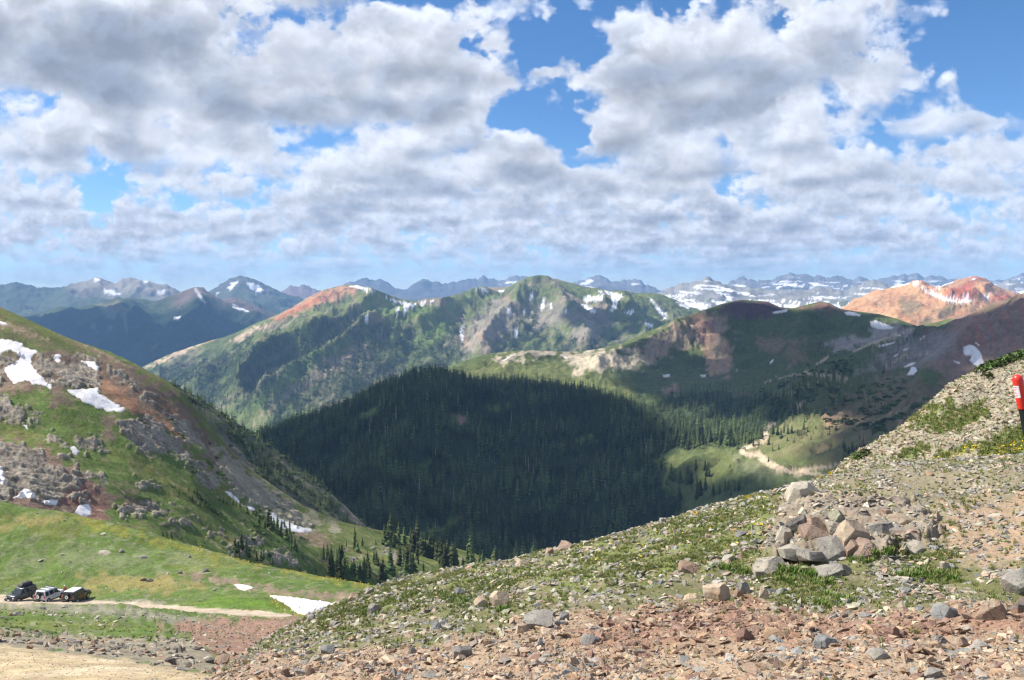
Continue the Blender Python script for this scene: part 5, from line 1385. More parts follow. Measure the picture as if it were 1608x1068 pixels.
# willow bushes along the skyline at the right
WIL = [(1538,582,9),(1546,578,10),(1553,577,11),(1560,574,12),(1567,573,11),(1574,570,12),(1582,568,12),(1589,564,13),(1597,561,12),(1604,558,13),(1550,590,9),(1350,716,12),(1358,710,9),(1344,718,8)]
for k, (x, y, h) in enumerate(WIL):
    P = S_right.lookup(x, y + 3)[0]; s = h / FPX * P[1] * 1.5
    o = newobj('willow_bush', BUSHES[k % 4], loc=P - np.array([0, 0, .05 * s])); o.scale = (s * 1.5, s * 1.4, s); o.rotation_euler = (0, 0, k * 1.3)
    if k < 10:
        tag(o, '%s in the row of green willow bushes along the right skyline' % ('leftmost' if k == 0 else ORD[k] + ' from left'), 'bush', 'willow bushes along the right skyline')
    elif k == 10:
        tag(o, 'single round bush on the rubble below the right skyline row', 'bush')
    else:
        tag(o, ('largest', 'right hand', 'left hand')[k - 11] + ' green bush at the lower left end of the rubble hill', 'bush', 'bushes at the foot of the rubble hill')
# ================================================================== stones
def stone_mat(name, inst=False, s=1.0, var=0.45):
    m, N, b = pmat(name)
    if inst:
        colr = N.n('ShaderNodeAttribute', attribute_name='ptint', attribute_type='INSTANCER').outputs['Color']
    else:
        colr = N.n('ShaderNodeObjectInfo').outputs['Color']
    geo = N.n('ShaderNodeNewGeometry').outputs['Position']
    n1 = N.noise(geo, 6.0 * s, 5, 0.62); n2 = N.noise(geo, 34.0 * s, 4, 0.65)
    k = N.m('MULTIPLY', N.m('MULTIPLY_ADD', N.m('SUBTRACT', n1, 0.5), var * 2.2, 1.0), N.m('MULTIPLY_ADD', N.m('SUBTRACT', n2, 0.5), var * 2.0, 1.0))
    c = N.v('SCALE', colr, scale=N.m('MAXIMUM', k, 0.3))
    # grain, strata and cracks
    n4 = N.noise(geo, 110.0 * s, 3, 0.7)
    c = N.v('SCALE', c, scale=N.m('MULTIPLY_ADD', N.m('SUBTRACT', n4, 0.5), 0.9, 1.0))
    vc = N.n('ShaderNodeTexVoronoi', feature='DISTANCE_TO_EDGE', ins={'Vector': N.v('ADD', N.v('MULTIPLY', geo, (1, 1, 1.9)), N.v('SCALE', N.n('ShaderNodeTexNoise', ins={'Vector': geo, 'Scale': 9.0 * s}).outputs['Color'], scale=0.30 / s)), 'Scale': 2.6 * s}).outputs['Distance']
    crack = N.m('MAXIMUM', N.rng(vc, 0.0, 0.022, 0.0, 1.0), N.rng(N.noise(geo, 2.3 * s, 3, .6), 0.44, 0.52))
    c = N.v('SCALE', c, scale=N.m('MULTIPLY_ADD', crack, 0.42, 0.58))
    # grey-green lichen and rusty stains
    l = N.rng(N.noise(N.v('ADD', geo, (5, 3, 1)), 9.0 * s, 4, 0.7), 0.56, 0.66)
    c = N.mix(N.m('MULTIPLY', l, 0.5), c, (0.33, 0.33, 0.24, 1))
    r = N.rng(N.noise(N.v('ADD', geo, (15, 8, 4)), 3.0 * s, 4, 0.6), 0.55, 0.7)
    c = N.mix(N.m('MULTIPLY', r, 0.45), c, (0.34, 0.19, 0.10, 1))
    N.set(b, 'Base Color', c)
    bp = N.n('ShaderNodeBump', ins={'Strength': 0.7, 'Distance': 0.03 / s, 'Height': N.m('ADD', N.m('ADD', n1, N.m('MULTIPLY', n2, 0.45)), N.m('MULTIPLY', crack, 0.5))})
    N.set(b, 'Normal', bp.outputs[0])
    b.inputs['Roughness'].default_value = 0.9; b.inputs['Specular IOR Level'].default_value = 0.2
    return m
STONE_M = stone_mat('stone', False); STONE_I = stone_mat('stone_chips', True)
FARSTONE_M = stone_mat('meadow_stone', False, 0.25)

def hull_stone(seed, n=13, flat=0.6):
    """small angular stone, about 20 to 30 faces"""
    rng = np.random.default_rng(seed)
    p = rng.normal(size=(n, 3)); p /= np.linalg.norm(p, axis=1, keepdims=True)
    p *= (0.5 * (0.8 + 0.3 * rng.random((n, 1)))); p *= np.array([1.0, 0.6 + 0.35 * rng.random(), flat * (0.7 + .5 * rng.random())])
    bm = bmesh.new()
    for q in p:
        bm.verts.new(q)
    r = bmesh.ops.convex_hull(bm, input=bm.verts)
    bmesh.ops.delete(bm, geom=[g for g in r['geom_interior'] if isinstance(g, bmesh.types.BMVert)], context='VERTS')
    bmesh.ops.triangulate(bm, faces=bm.faces)
    me = bpy.data.meshes.new('stone_shape'); bm.to_mesh(me); bm.free()
    return me
def with_mat(me, m):
    me.materials.clear(); me.materials.append(m); return me
STONES = [with_mat(hull_stone(500 + k, 12 + k % 4, (0.6, 0.4, 0.75, 0.5)[k % 4]), STONE_M) for k in range(14)]
CHIPS = [with_mat(hull_stone(600 + k, 9 + k % 3, (0.6, 0.35, 0.7)[k % 3]), STONE_I) for k in range(9)]

def boulder_mesh(seed, boxy=0.5, cuts=9, rough=0.05):
    rng = np.random.default_rng(seed)
    v, f = ICO3[0].copy(), ICO3[1]
    # towards a block
    k = np.max(np.abs(v), axis=1, keepdims=True)
    v = v * (1 - boxy) + (v / k) * 0.82 * boxy
    rot = np.array(Quaternion((rng.normal(), rng.normal() * .15, rng.normal() * .15, rng.normal())).normalized().to_matrix())
    v = v @ rot.T
    for c in range(cuts):
        n = rng.normal(size=3); n /= np.linalg.norm(n); d = 0.46 + 0.30 * rng.random()
        t = v @ n - d
        v = v - np.maximum(t, 0)[:, None] * n[None]
    ns = fbm(v[:, 0] * 2.2 + seed, v[:, 1] * 2.2 + v[:, 2] * 1.7, 4, seed)
    v = v * (1 + rough * ns)[:, None]
    mn, mx = v.min(0), v.max(0)
    v = (v - (mn + mx) / 2) / (mx - mn)
    v[:, 2] += 0.5
    me = bpy.data.meshes.new('boulder_shape'); fill_mesh(me, v, f)
    me.polygons.foreach_set('use_smooth', np.ones(len(me.polygons), bool))
    me.set_sharp_from_angle(angle=R(24))
    me.materials.append(STONE_M)
    return me
BOULD = [boulder_mesh(700 + k, (0.35, 0.75, 0.55, 0.9)[k % 4], 12 + k % 5, 0.05) for k in range(12)]

def block_mesh(seed):
    """angular block of bedrock: a skewed box split by flat breaks"""
    rng = np.random.default_rng(seed)
    bm = bmesh.new()
    for x in (-1, 1):
        for y in (-1, 1):
            for z in (-1, 1):
                bm.verts.new(np.array([x, y, z]) * (0.5 + 0.34 * (rng.random(3) - .5)))
    bmesh.ops.convex_hull(bm, input=bm.verts)
    for c in range(9):
        n = rng.normal(size=3); n[2] = abs(n[2]) * (0.8 if c else 1.6); n /= np.linalg.norm(n); d = 0.33 + 0.17 * rng.random()
        r = bmesh.ops.bisect_plane(bm, geom=bm.verts[:] + bm.edges[:] + bm.faces[:], plane_co=n * d, plane_no=n, clear_outer=True)
        ed = [e for e in r['geom_cut'] if isinstance(e, bmesh.types.BMEdge)]
        if ed:
            bmesh.ops.contextual_create(bm, geom=ed)
    bmesh.ops.dissolve_limit(bm, angle_limit=R(4), verts=bm.verts, edges=bm.edges)
    bmesh.ops.bevel(bm, geom=list(bm.edges), offset=0.018, segments=1, affect='EDGES')
    bmesh.ops.triangulate(bm, faces=bm.faces)
    bmesh.ops.subdivide_edges(bm, edges=[e for e in bm.edges if e.calc_length() > 0.22], cuts=1)
    bmesh.ops.triangulate(bm, faces=bm.faces)
    v = np.array([q.co[:] for q in bm.verts])
    k = 0.09 * fbm(v[:, 0] * 3 + seed, v[:, 1] * 3 + v[:, 2] * 2.3, 3, seed)
    for q, a in zip(bm.verts, k):
        q.co *= 1 + a
    v = np.array([q.co[:] for q in bm.verts]); mn, mx = v.min(0), v.max(0)
    for q in bm.verts:
        q.co = Vector(((q.co[0] - (mn[0] + mx[0]) / 2) / (mx[0] - mn[0]), (q.co[1] - (mn[1] + mx[1]) / 2) / (mx[1] - mn[1]), (q.co[2] - mn[2]) / (mx[2] - mn[2])))
    me = bpy.data.meshes.new('block_shape'); bm.to_mesh(me); bm.free()
    me.materials.append(STONE_M)
    return me
BLOCKS = [block_mesh(900 + k) for k in range(12)]
GREY = (0.31, 0.285, 0.25); BLUE = (0.25, 0.25, 0.24); TANR = (0.46, 0.36, 0.26); PALE = (0.46, 0.41, 0.33); ORA = (0.40, 0.275, 0.18); REDR = (0.25, 0.155, 0.12); DARK = (0.17, 0.155, 0.145); BRN = (0.31, 0.22, 0.16); PNK = (0.38, 0.27, 0.205); LICH = (0.38, 0.365, 0.265)

def boulder(x0, x1, y0, y1, col, label, name='boulder', cat='boulder', k=None, rot=None, deep=0.8, group=None, tilt=0.0, surf=None):
    surf = surf or S_fore
    px = (x0 + x1) / 2
    P = surf.lookup(px, min(y1 - 1, 1064) if surf is S_fore else y1 - 1)[0]
    kk = 1.12 if group else 0.86
    w = (x1 - x0) / FPX * P[1] * kk; h = (y1 - y0) / FPX * P[1] * (1.0 if group else 1.0); d = w * deep
    k = k if k is not None else random.randrange(12)
    o = newobj(name, BLOCKS[k % 12] if (group or k % 3 != 0) else BOULD[k % 12])
    o.location = P + np.array([0, d * 0.35, (-0.42 if group else -0.36) * h]); o.scale = (w, d, h)
    o.rotation_euler = (random.uniform(-.25, .25), tilt + random.uniform(-.3, .3) if not group else random.uniform(-.4, .25), rot if rot is not None else (random.uniform(-.1, .45) if group else random.uniform(-.5, .5)))
    o.color = tuple(np.multiply(col, 0.72 if group else 0.82)) + (1,)
    tag(o, label, cat, group)
    return o
OC = 'blocks of the rock outcrop'
B = [
 (1226,1306,750,780,PALE,'pale lichen covered boulder on the skyline above the valley track',None),
 (1453,1470,738,748,ORA,'small orange stone lying on the pale crest at the right',None),
 (1246,1284,786,838,DARK,'tall dark upright block at the left end of the outcrop',OC),
 (1278,1306,794,838,PNK,'pinkish block leaning beside the tall dark block',OC),
 (1308,1336,790,816,LICH,'pale lichen spotted block on top of the outcrop',OC),
 (1300,1326,812,834,PALE,'small pale block wedged in the middle of the outcrop',OC),
 (1322,1370,796,848,TANR,'large tan block in the centre of the outcrop',OC),
 (1290,1346,832,872,GREY,'grey overhanging block at the front of the outcrop',OC),
 (1342,1388,834,872,PNK,'flat pink slab at the front right of the outcrop',OC),
 (1384,1410,793,814,PNK,'rounded pink block at the top right of the outcrop',OC),
 (1368,1416,810,840,GREY,'long grey block at the right end of the outcrop',OC),
 (1222,1294,848,876,PALE,'low pale slab below the tall dark block',OC),
 (1216,1258,818,848,PALE,'flat pale slab left of the tall dark block',OC),
 (1222,1244,848,866,DARK,'dark wedge of rock on the pale slab',OC),
 (1400,1470,822,850,GREY,'broken grey ledge right of the outcrop',OC),
 (1190,1240,866,900,PALE,'light grey ledge below the outcrop beside green grass',OC),
 (1290,1350,880,905,GREY,'grey ledge low in the grass below the outcrop',OC),
 (1262,1300,812,846,PNK,'pink block between the tall dark block and the grey front block',OC),
 (1330,1362,838,866,BRN,'brown block at the foot of the large tan block',OC),
 (1395,1440,800,826,TANR,'tan ledge behind the long grey block',OC),
 (1420,1470,842,866,PALE,'low pale ledge at the right foot of the outcrop',OC),
 (1250,1320,862,884,GREY,'flat grey ledge under the front of the outcrop',OC),
 (1583,1650,886,930,GREY,'large rounded grey boulder at the right frame edge',None),
 (1540,1596,932,974,BRN,'broad brown slab near the right frame edge',None),
 (1590,1640,930,962,DARK,'dark block under the rounded grey boulder',None),
 (1468,1516,938,972,BLUE,'blue grey slab with a dark underside on red gravel',None),
 (1390,1420,976,1002,REDR,'red brown pointed rock standing in the red gravel',None),
 (1275,1320,991,1020,BLUE,'low blue grey rock on the lower gravel',None),
 (1355,1400,1012,1034,GREY,'pale grey slab lying in the lower gravel',None),
 (1464,1496,994,1014,GREY,'grey stone left of a brown stone on the lower right gravel',None),
 (1496,1526,992,1016,BRN,'brown stone between grey stones on the lower right gravel',None),
 (1524,1554,998,1022,GREY,'grey flat stone right of the brown stone',None),
 (1586,1600,993,1010,DARK,'small dark upright stone near the lower right corner',None),
 (1480,1499,875,895,PALE,'pale round stone in grass below the tan scree',None),
 (1412,1432,920,932,BLUE,'small blue grey stone in the grass right of the watered green patch',None),
 (1448,1484,1052,1072,GREY,'grey stone cut by the bottom frame edge',None),
 (1152,1192,976,1006,REDR,'dark red brown rock with a shaded face on red rubble',None),
 (1194,1246,980,1006,ORA,'broad orange slab right of the dark red rock',None),
 (1104,1156,903,944,TANR,'largest tan block above the red rubble',None),
 (1157,1184,903,932,GREY,'grey block right of the largest tan block',None),
 (1152,1171,918,938,BRN,'brown stone wedged beside the tan block',None),
 (1188,1207,914,940,TANR,'small tan upright stone right of the grey block',None),
 (1218,1240,918,934,BLUE,'blue grey stone in the green grass',None),
 (1155,1176,828,842,BLUE,'flat slate coloured stone high on the grassy slope',None),
 (1014,1038,966,984,TANR,'tan wedge shaped stone on the upper edge of the rubble',None),
 (958,984,1024,1042,ORA,'orange tan stone on the lower gravel',None),
 (822,878,954,988,GREY,'big grey boulder in the middle of the slope',None),
 (872,896,954,978,BLUE,'stone with pale top right of the big grey boulder',None),
 (806,834,977,994,TANR,'tan stone below the big grey boulder',None),
 (910,950,990,1012,BLUE,'long flat grey green stone on red gravel',None),
 (848,868,1019,1040,BLUE,'dark blue grey stone on the bare lower gravel',None),
 (768,804,920,952,TANR,'large tan orange boulder in the grass left of centre',None),
 (736,768,931,953,TANR,'tan stone left of the large tan orange boulder',None),
 (712,732,920,935,BLUE,'grey stone in grass left of the tan boulders',None),
 (546,568,924,944,TANR,'tan boulder near the left skyline of the stony slope',None),
 (570,590,920,935,GREY,'grey boulder on the left skyline beside the tan one',None),
 (672,696,970,992,BLUE,'blue grey boulder on the left part of the slope',None),
 (704,744,1004,1034,GREY,'large grey angular boulder low on the left slope',None),
 (498,524,1011,1028,BLUE,'dark blue grey flat rock low at the left',None),
 (482,508,1024,1044,PALE,'pale stone below the dark flat rock',None),
 (438,455,1043,1064,DARK,'dark stone near the road edge',None),
 (480,498,1038,1060,BRN,'brown upright stone near the road edge',None),
 (514,536,970,987,GREY,'grey stone on the left flank of the slope',None),
 (573,598,943,963,GREY,'grey slab in grass on the left flank',None),
 (477,499,962,975,BLUE,'flat stone at the upper left end of the slope',None),
 (642,656,1013,1028,DARK,'small dark stone on the lower left gravel',None),
 (807,832,875,890,TANR,'tan boulder on the skyline left of centre',None),
 (855,873,856,872,PNK,'pink boulder on the skyline near the middle',None),
 (872,906,849,864,PNK,'long pink boulder on the skyline right of the smaller one',None),
 (1036,1050,810,823,PALE,'small pale boulder on the grassy skyline',None),
 (1060,1100,880,900,PNK,'pinkish rock in the middle of the grassy slope',None),
 (1130,1160,868,884,PALE,'pale half buried rock below the slate stone',None),
]
for k, (x0, x1, y0, y1, c, l, g) in enumerate(B):
    boulder(x0, x1, y0, y1, c, l, k=k * 5 + 1, group=g, cat='rock' if g else 'boulder')

# ---- stones one can pick out, then chips too many to count
def stone_colours(n, red, low, rng):
    pal = np.array([GREY, BLUE, PALE, LICH, TANR, PNK]); lo = np.array([ORA, TANR, BRN, GREY, PNK, REDR, BLUE]); rd = np.array([REDR, REDR, ORA, BRN, (0.29, 0.18, 0.13)])
    c = pal[rng.choice(len(pal), n, p=(.27, .20, .2, .15, .12, .06))]
    c2 = lo[rng.choice(len(lo), n, p=(.26, .24, .14, .12, .1, .07, .07))]; c3 = rd[rng.integers(0, len(rd), n)]
    pk = rng.random(n)
    c = np.where((pk < low)[:, None], c2, c); c = np.where((rng.random(n) < red * 0.85)[:, None], c3, c)
    return np.clip(c * (0.75 + 0.5 * rng.random((n, 1))), 0.03, 0.7)
rng = np.random.default_rng(77)
vis = front(S_fore) * (S_fore.PX > 330) * (S_fore.PX < 1780) * (S_fore.PY < 1075) * (S_fore.PY > 700)
dens = vis * (0.45 + 0.8 * sstep(-0.25, 0.3, fbm(S_fore.X / 1.1, S_fore.Y / 1.1, 4, 60)))
P, r, c = S_fore.scatter(225, dens * (S_fore.PX < 1605), rng, 0.8)
lowv = S_fore.val(S_fore.masks['low'], r, c); redv = S_fore.val(S_fore.masks['red'], r, c)
cols = stone_colours(225, redv, lowv, rng)
size = 0.075 + 0.15 * rng.random(225) ** 2.4
LOOSE = []
for i in range(225):
    o = newobj('stone', STONES[rng.integers(0, 14)]); s = size[i]
    o.location = P[i] + np.array([0, 0, 0.02 * s]); o.scale = (s * 1.2, s * (0.9 + .5 * rng.random()), s)
    o.rotation_euler = (rng.normal() * .25, rng.normal() * .25, rng.random() * 6.28); o.color = tuple(cols[i]) + (1,)
    LOOSE.append((o, P[i], s))
# every loose stone is named by its look and by the big rock nearest to it
LAND = [(1140, 925, 'the largest tan block'), (850, 972, 'the big grey boulder'), (725, 1020, 'the large angular boulder'), (785, 937, 'the large tan orange boulder'), (1490, 955, 'the slab with dark underside'), (1568, 953, 'the broad brown slab'), (1615, 908, 'the rounded edge boulder'), (1298, 1006, 'the low blue grey rock'), (1405, 990, 'the pointed red rock'), (1172, 992, 'the dark red rock'), (930, 1002, 'the long flat stone'), (1264, 758, 'the pale skyline boulder'), (1265, 812, 'the tall dark block'), (1345, 822, 'the large tan outcrop block'), (1390, 825, 'the long grey outcrop block'), (684, 982, 'the left blue grey boulder'), (558, 935, 'the left skyline boulders'), (510, 1020, 'the dark flat rock'), (888, 857, 'the long pink skyline boulder'), (820, 884, 'the tan skyline boulder'), (1043, 817, 'the pale skyline stone'), (1376, 1023, 'the pale grey slab'), (1461, 743, 'the orange crest stone'), (1080, 890, 'the pinkish mid slope rock'), (1490, 886, 'the pale round stone'), (1165, 835, 'the slate coloured stone'), (971, 1033, 'the orange tan stone'), (860, 1030, 'the dark gravel stone'), (446, 1054, 'the dark roadside stone'), (1510, 1006, 'the brown gravel stone'), (585, 953, 'the left flank slab')]
def hue_word(c):
    r_, g_, b_ = c[:3]
    v = (r_ + g_ + b_) / 3
    if r_ > 1.7 * b_: return 'dark red' if v < .2 and r_ > 2 * g_ else ('orange' if v > .2 else 'rusty')
    if r_ > 1.35 * b_: return 'tan' if v > .28 else 'brown'
    return 'pale' if v > .36 else ('grey' if v > .24 else 'dark grey')
named = {}
for o, p, s in LOOSE:
    px, py = proj(p[0], p[1], p[2])
    d = [math.hypot(px - q[0], 1.6 * (py - q[1])) for q in LAND]
    j = int(np.argmin(d)); q = LAND[j]
    dx, dy = px - q[0], 1.6 * (py - q[1])
    rel = ('right of' if dx > 0 else 'left of') if abs(dx) > 1.3 * abs(dy) else ('below' if dy > 0 else 'above') if abs(dy) > 1.3 * abs(dx) else (('lower right of' if dx > 0 else 'lower left of') if dy > 0 else ('upper right of' if dx > 0 else 'upper left of'))
    sz = 'small' if s < 0.10 else ('medium' if s < 0.15 else 'larger')
    named.setdefault((sz, hue_word(o.color), rel, q[2]), []).append((d[j], o))
for (sz, hu, rel, q), lst in named.items():
    lst.sort(key=lambda t: t[0])
    for k, (dd, o) in enumerate(lst):
        how = '' if len(lst) == 1 else (' nearest', ' next nearest', ' third nearest', ' far', ' farther', ' farthest')[min(k, 5)]
        tag(o, '%s %s loose stone%s %s %s' % (sz, hu, how + (' on the' if False else ''), rel, q), 'stone', 'loose stones on the front slope')
def chips(name, label, surf, W, n, s0, s1, seed, pw=2.2, power=0.85, flat=1.0, fixed=None, pal=None):
    rng = np.random.default_rng(seed)
    P, r, c = surf.scatter(n, W, rng, power)
    s = s0 + (s1 - s0) * rng.random(n) ** pw
    lowv = surf.val(surf.masks['low'], r, c) if 'low' in surf.masks else np.zeros(n); redv = surf.val(surf.masks['red'], r, c) if 'red' in surf.masks else np.zeros(n)
    col = stone_colours(n, redv, lowv, rng)
    if pal is not None:
        pal = np.array(pal); col = pal[rng.integers(0, len(pal), n)] * (0.75 + .5 * rng.random((n, 1)))
    P[:, 2] += (0.10 - 0.22 * rng.random(n)) * s
    col = col * 0.88
    sc = np.stack([s * (0.9 + .5 * rng.random(n)), s * (0.8 + .5 * rng.random(n)), s * (0.8 + .4 * rng.random(n)) * flat], 1)
    stuff(name, label, P, sc, rng.random(n) * 6.28, rng.integers(0, len(CHIPS), n), CHIPS, tilt=rng.normal(size=(n, 2)) * 0.35, tint=col)
chips('gravel', 'uncounted stone chips and gravel strewn over the front slope', S_fore, dens * (0.25 + 1.2 * sstep(-.2, .25, fbm(S_fore.X / .6, S_fore.Y / .6, 4, 67)) + 0.7 * S_fore.masks['low']), 40000, 0.016, 0.15, 1, 2.6)
chips('grit', 'fine red and tan gravel at the front', S_fore, dens * (0.08 + S_fore.masks['low']) * (S_fore.PY > 900), 34000, 0.010, 0.05, 2, 1.8)
visr = front(S_right) * (S_right.PX < 1780) * (1 - 0.96 * S_right.masks['grass'])
chips('rubble', 'pale broken rubble covering the hill at the right', S_right, visr, 17000, 0.05, 0.24, 3, 2.4, pal=[PALE, LICH, TANR, (0.4, 0.36, 0.27), BRN])
visb = front(S_mead) * (S_mead.PX < 460) * (S_mead.PX > -130) * (1 - S_mead.masks['road'])
bankw = visb * S_mead.mask([[(-20,985),(0,990),(200,1003),(300,995),(340,970),(470,970),(470,1010),(400,1062),(340,1062),(200,1040),(0,1014),(-20,1012)]], 5, 8, 3, .05)
chips('bank_rubble', 'stones along the road bank at the lower left', S_mead, bankw, 5000, 0.03, 0.26, 4, 3.0, power=.7, pal=[GREY, BRN, TANR, PALE, DARK, (0.33, 0.2, 0.14)])
chips('road_grit', 'small stones on the dirt road', S_mead, front(S_mead) * S_mead.mask([[(-20,1013),(200,1038),(340,1062),(360,1080),(-20,1080)]], 3), 2200, 0.012, 0.04, 5, 2.5, power=.7, pal=[TANR, (0.42, 0.33, 0.2), GREY])
chips('meadow_pebbles', 'small pale stones dotted over the meadow', S_mead, visb * (S_mead.PY < 985) * sstep(0.05, .3, fbm(S_mead.X / 9, S_mead.Y / 9, 4, 62)), 2600, 0.07, 0.42, 6, 3.0, power=.8, pal=[PALE, GREY, LICH])

# boulders on the meadow and the near bank
MB = [(217,232,905,914,BRN,'pair of brown boulders on the meadow, left one'),(228,240,907,915,DARK,'pair of brown boulders on the meadow, right one'),(217,232,871,878,GREY,'largest grey boulder high on the meadow'),(182,196,862,869,GREY,'grey boulder on the upper meadow left of the largest one'),(150,176,866,872,PALE,'flat pale rock on the middle of the meadow'),(291,300,872,877,GREY,'small grey boulder near the upper meadow edge'),(260,268,898,903,PALE,'pale round stone on the right meadow'),(278,287,896,902,GREY,'grey stone right of the pale round stone'),(315,328,892,899,DARK,'dark stone on the grey bank of the right meadow'),(57,68,878,883,GREY,'grey stone on the left meadow'),(94,102,869,873,PALE,'small pale stone on the left meadow'),(155,168,837,841,PALE,'pale flat stone near the upper left meadow edge'),(332,341,923,928,GREY,'small grey stone above the green hump'),(95,106,951,956,GREY,'grey stone on the grassy bank below the parked cars'),(58,72,951,958,BLUE,'blue grey stone on the bank below the white car'),(10,20,960,968,ORA,'orange stone on the bank at the far left'),(18,32,960,968,GREY,'grey stone beside the orange stone on the bank'),(215,228,1009,1017,GREY,'grey rock on the bank near the road'),(118,128,1017,1024,DARK,'dark rock at the road edge'),(255,275,1030,1044,DARK,'dark rock on the road bank'),(318,335,1030,1042,DARK,'dark boulder at the end of the road bank'),(335,362,1026,1044,BRN,'brown boulder where the bank meets the stony slope')]
for k, (x0, x1, y0, y1, c, l) in enumerate(MB):
    o = boulder(x0, x1, y0, y1, c, l, k=k * 7, surf=S_mead)
    o.data = o.data

# ================================================================== grass and flowers in front
def grass_mat(name, cols):
    m, N, b = pmat(name)
    rn = N.n('ShaderNodeObjectInfo').outputs['Random']
    N.set(b, 'Base Color', N.ramp(rn, [(i / (len(cols) - 1), c) for i, c in enumerate(cols)]))
    b.inputs['Roughness'].default_value = 0.7; b.inputs['Specular IOR Level'].default_value = 0.2
    return m
TUFT_M = grass_mat('grass_blades', [(0.12, 0.175, 0.04), (0.17, 0.215, 0.06), (0.24, 0.25, 0.09), (0.32, 0.29, 0.13)])
def tuft(seed, n=16, spread=0.5):
    rng = np.random.default_rng(seed); V, F = [], []
    for k in range(n):
        a = rng.random() * 6.28; r = 0.32 * rng.random() ** .5; x, y = r * math.cos(a), r * math.sin(a)
        b = rng.random() * 6.28; ln = spread * rng.random(); h = 0.55 + 0.5 * rng.random(); w = 0.035 + 0.025 * rng.random()
        dx, dy = math.cos(b) * ln, math.sin(b) * ln; sx, sy = -math.sin(b) * w, math.cos(b) * w
        i = len(V)
        V += [(x - sx, y - sy, 0), (x + sx, y + sy, 0), (x + dx * .4 + sx * .8, y + dy * .4 + sy * .8, h * .6), (x + dx * .4 - sx * .8, y + dy * .4 - sy * .8, h * .6), (x + dx, y + dy, h)]
        F += [(i, i + 1, i + 2, i + 3), (i + 3, i + 2, i + 4)]
    return V, F
TUFTS = [mesh_from('tuft', *tuft(800 + k, 14 + 3 * (k % 3), 0.45 + .2 * (k % 2)), mat=TUFT_M) for k in range(6)]
def grass(name, label, surf, W, n, s0, s1, seed, power=.85):
    rng = np.random.default_rng(seed)
    P, r, c = surf.scatter(n, W, rng, power)
    s = s0 + (s1 - s0) * rng.random(n) ** 1.5
    P[:, 2] -= 0.06 * s
    stuff(name, label, P, np.stack([s * 1.3, s * 1.3, s * (.7 + .6 * rng.random(n))], 1), rng.random(n) * 6.28, rng.integers(0, 6, n), TUFTS, tilt=rng.normal(size=(n, 2)) * .15)
gp = sstep(-0.15, 0.25, fbm(S_fore.X / 0.8, S_fore.Y / 0.8, 4, 61))
grass('grass', 'short alpine grass among the stones of the front slope', S_fore, vis * S_fore.masks['grass'] * (0.14 + gp), 22000, 0.022, 0.062, 11)
grass('right_hill_grass', 'green grass patches on the rubble hill', S_right, front(S_right) * S_right.masks['grass'], 9000, 0.05, 0.13, 12)
grass('meadow_grass', 'grass and herbs of the meadow', S_mead, visb * (S_mead.PY < 1005) * (S_mead.PY > 780) * (0.2 + sstep(-.1, .3, fbm(S_mead.X / 5, S_mead.Y / 5, 4, 63))), 7000, 0.05, 0.13, 13, power=.6)
# bright tussocks
TU = [(1205,898,46),(1225,893,40),(1250,900,52),(1275,905,48),(1290,915,40),(1140,893,30),(1165,900,26),(1320,868,30),(1370,872,26),(1395,868,30),(1445,900,60),(1430,905,40),(1470,905,40),(1262,830,24),(1352,880,26),(1490,912,34),(1330,945,36),(1300,938,30),(700,935,30),(730,945,34),(610,945,36),(640,935,30),(570,965,30),(790,960,30),(1285,950,40),(1240,915,36)]
pts, ss = [], []
rg = np.random.default_rng(5)
for (x, y, w) in TU:
    P0 = S_fore.lookup(x, y)[0]; rad = w / FPX * P0[1] * .55
    n = int(14 + w * 0.55)
    a = rg.random(n) * 6.28; q = rg.random(n) ** .8 * rad * 1.25
    xy = np.stack([P0[0] + q * np.cos(a) * 1.3, P0[1] + q * np.sin(a)], 1)
    pp, pq = proj(xy[:, 0], xy[:, 1], np.full(n, P0[2]))
    Q = S_fore.lookup(pp, pq); pts.append(Q); ss.append((0.035 + 0.06 * rg.random(n)) * (1.15 - 0.5 * q / rad))
pts = np.vstack(pts); ss = np.concatenate(ss); n = len(pts)
GREEN_M = grass_mat('fresh_grass_blades', [(0.09, 0.17, 0.03), (0.13, 0.21, 0.04), (0.19, 0.25, 0.07), (0.26, 0.27, 0.10)])
FRESH = [mesh_from('fresh_tuft', *tuft(830 + k, 18, 0.5), mat=GREEN_M) for k in range(4)]
stuff('fresh_grass', 'bright green tussocks of fresh grass between the rocks', pts, np.stack([ss * 1.4, ss * 1.4, ss], 1), rg.random(n) * 6.28, rg.integers(0, 4, n), FRESH)

# flowers
YEL_M = simple('yellow_petals', (0.75, 0.52, 0.02), 0.6, 0.2); STEM_M = simple('flower_stem', (0.10, 0.17, 0.04), 0.7, 0.2); EYE_M = simple('flower_eye', (0.35, 0.20, 0.03), 0.8, 0.1)
def disc(r, n, z0, z1, seed=0, petals=True):
    V = [(0, 0, z0)]; F = []
    for k in range(n):
        a = k * 6.2832 / n
        rr = r if (not petals or k % 2 == 0) else r * 0.62
        V.append((rr * math.cos(a), rr * math.sin(a), z1))
    for k in range(n):
        F.append((0, 1 + k, 1 + (k + 1) % n))
    return V, F
HEAD = mesh_from('flower_head', *disc(0.5, 16, 0.0, 0.10), mat=YEL_M)
def flowers(name, label, surf, W, n, s0, s1, seed, lift=1.2):
    rng = np.random.default_rng(seed)
    P, r, c = surf.scatter(n, W, rng, .8)
    s = s0 + (s1 - s0) * rng.random(n)
    P[:, 2] += lift * s
    stuff(name, label, P, s, rng.random(n) * 6.28, np.zeros(n, int), [HEAD], tilt=rng.normal(size=(n, 2)) * .4 + np.array([0.6, -0.3]))
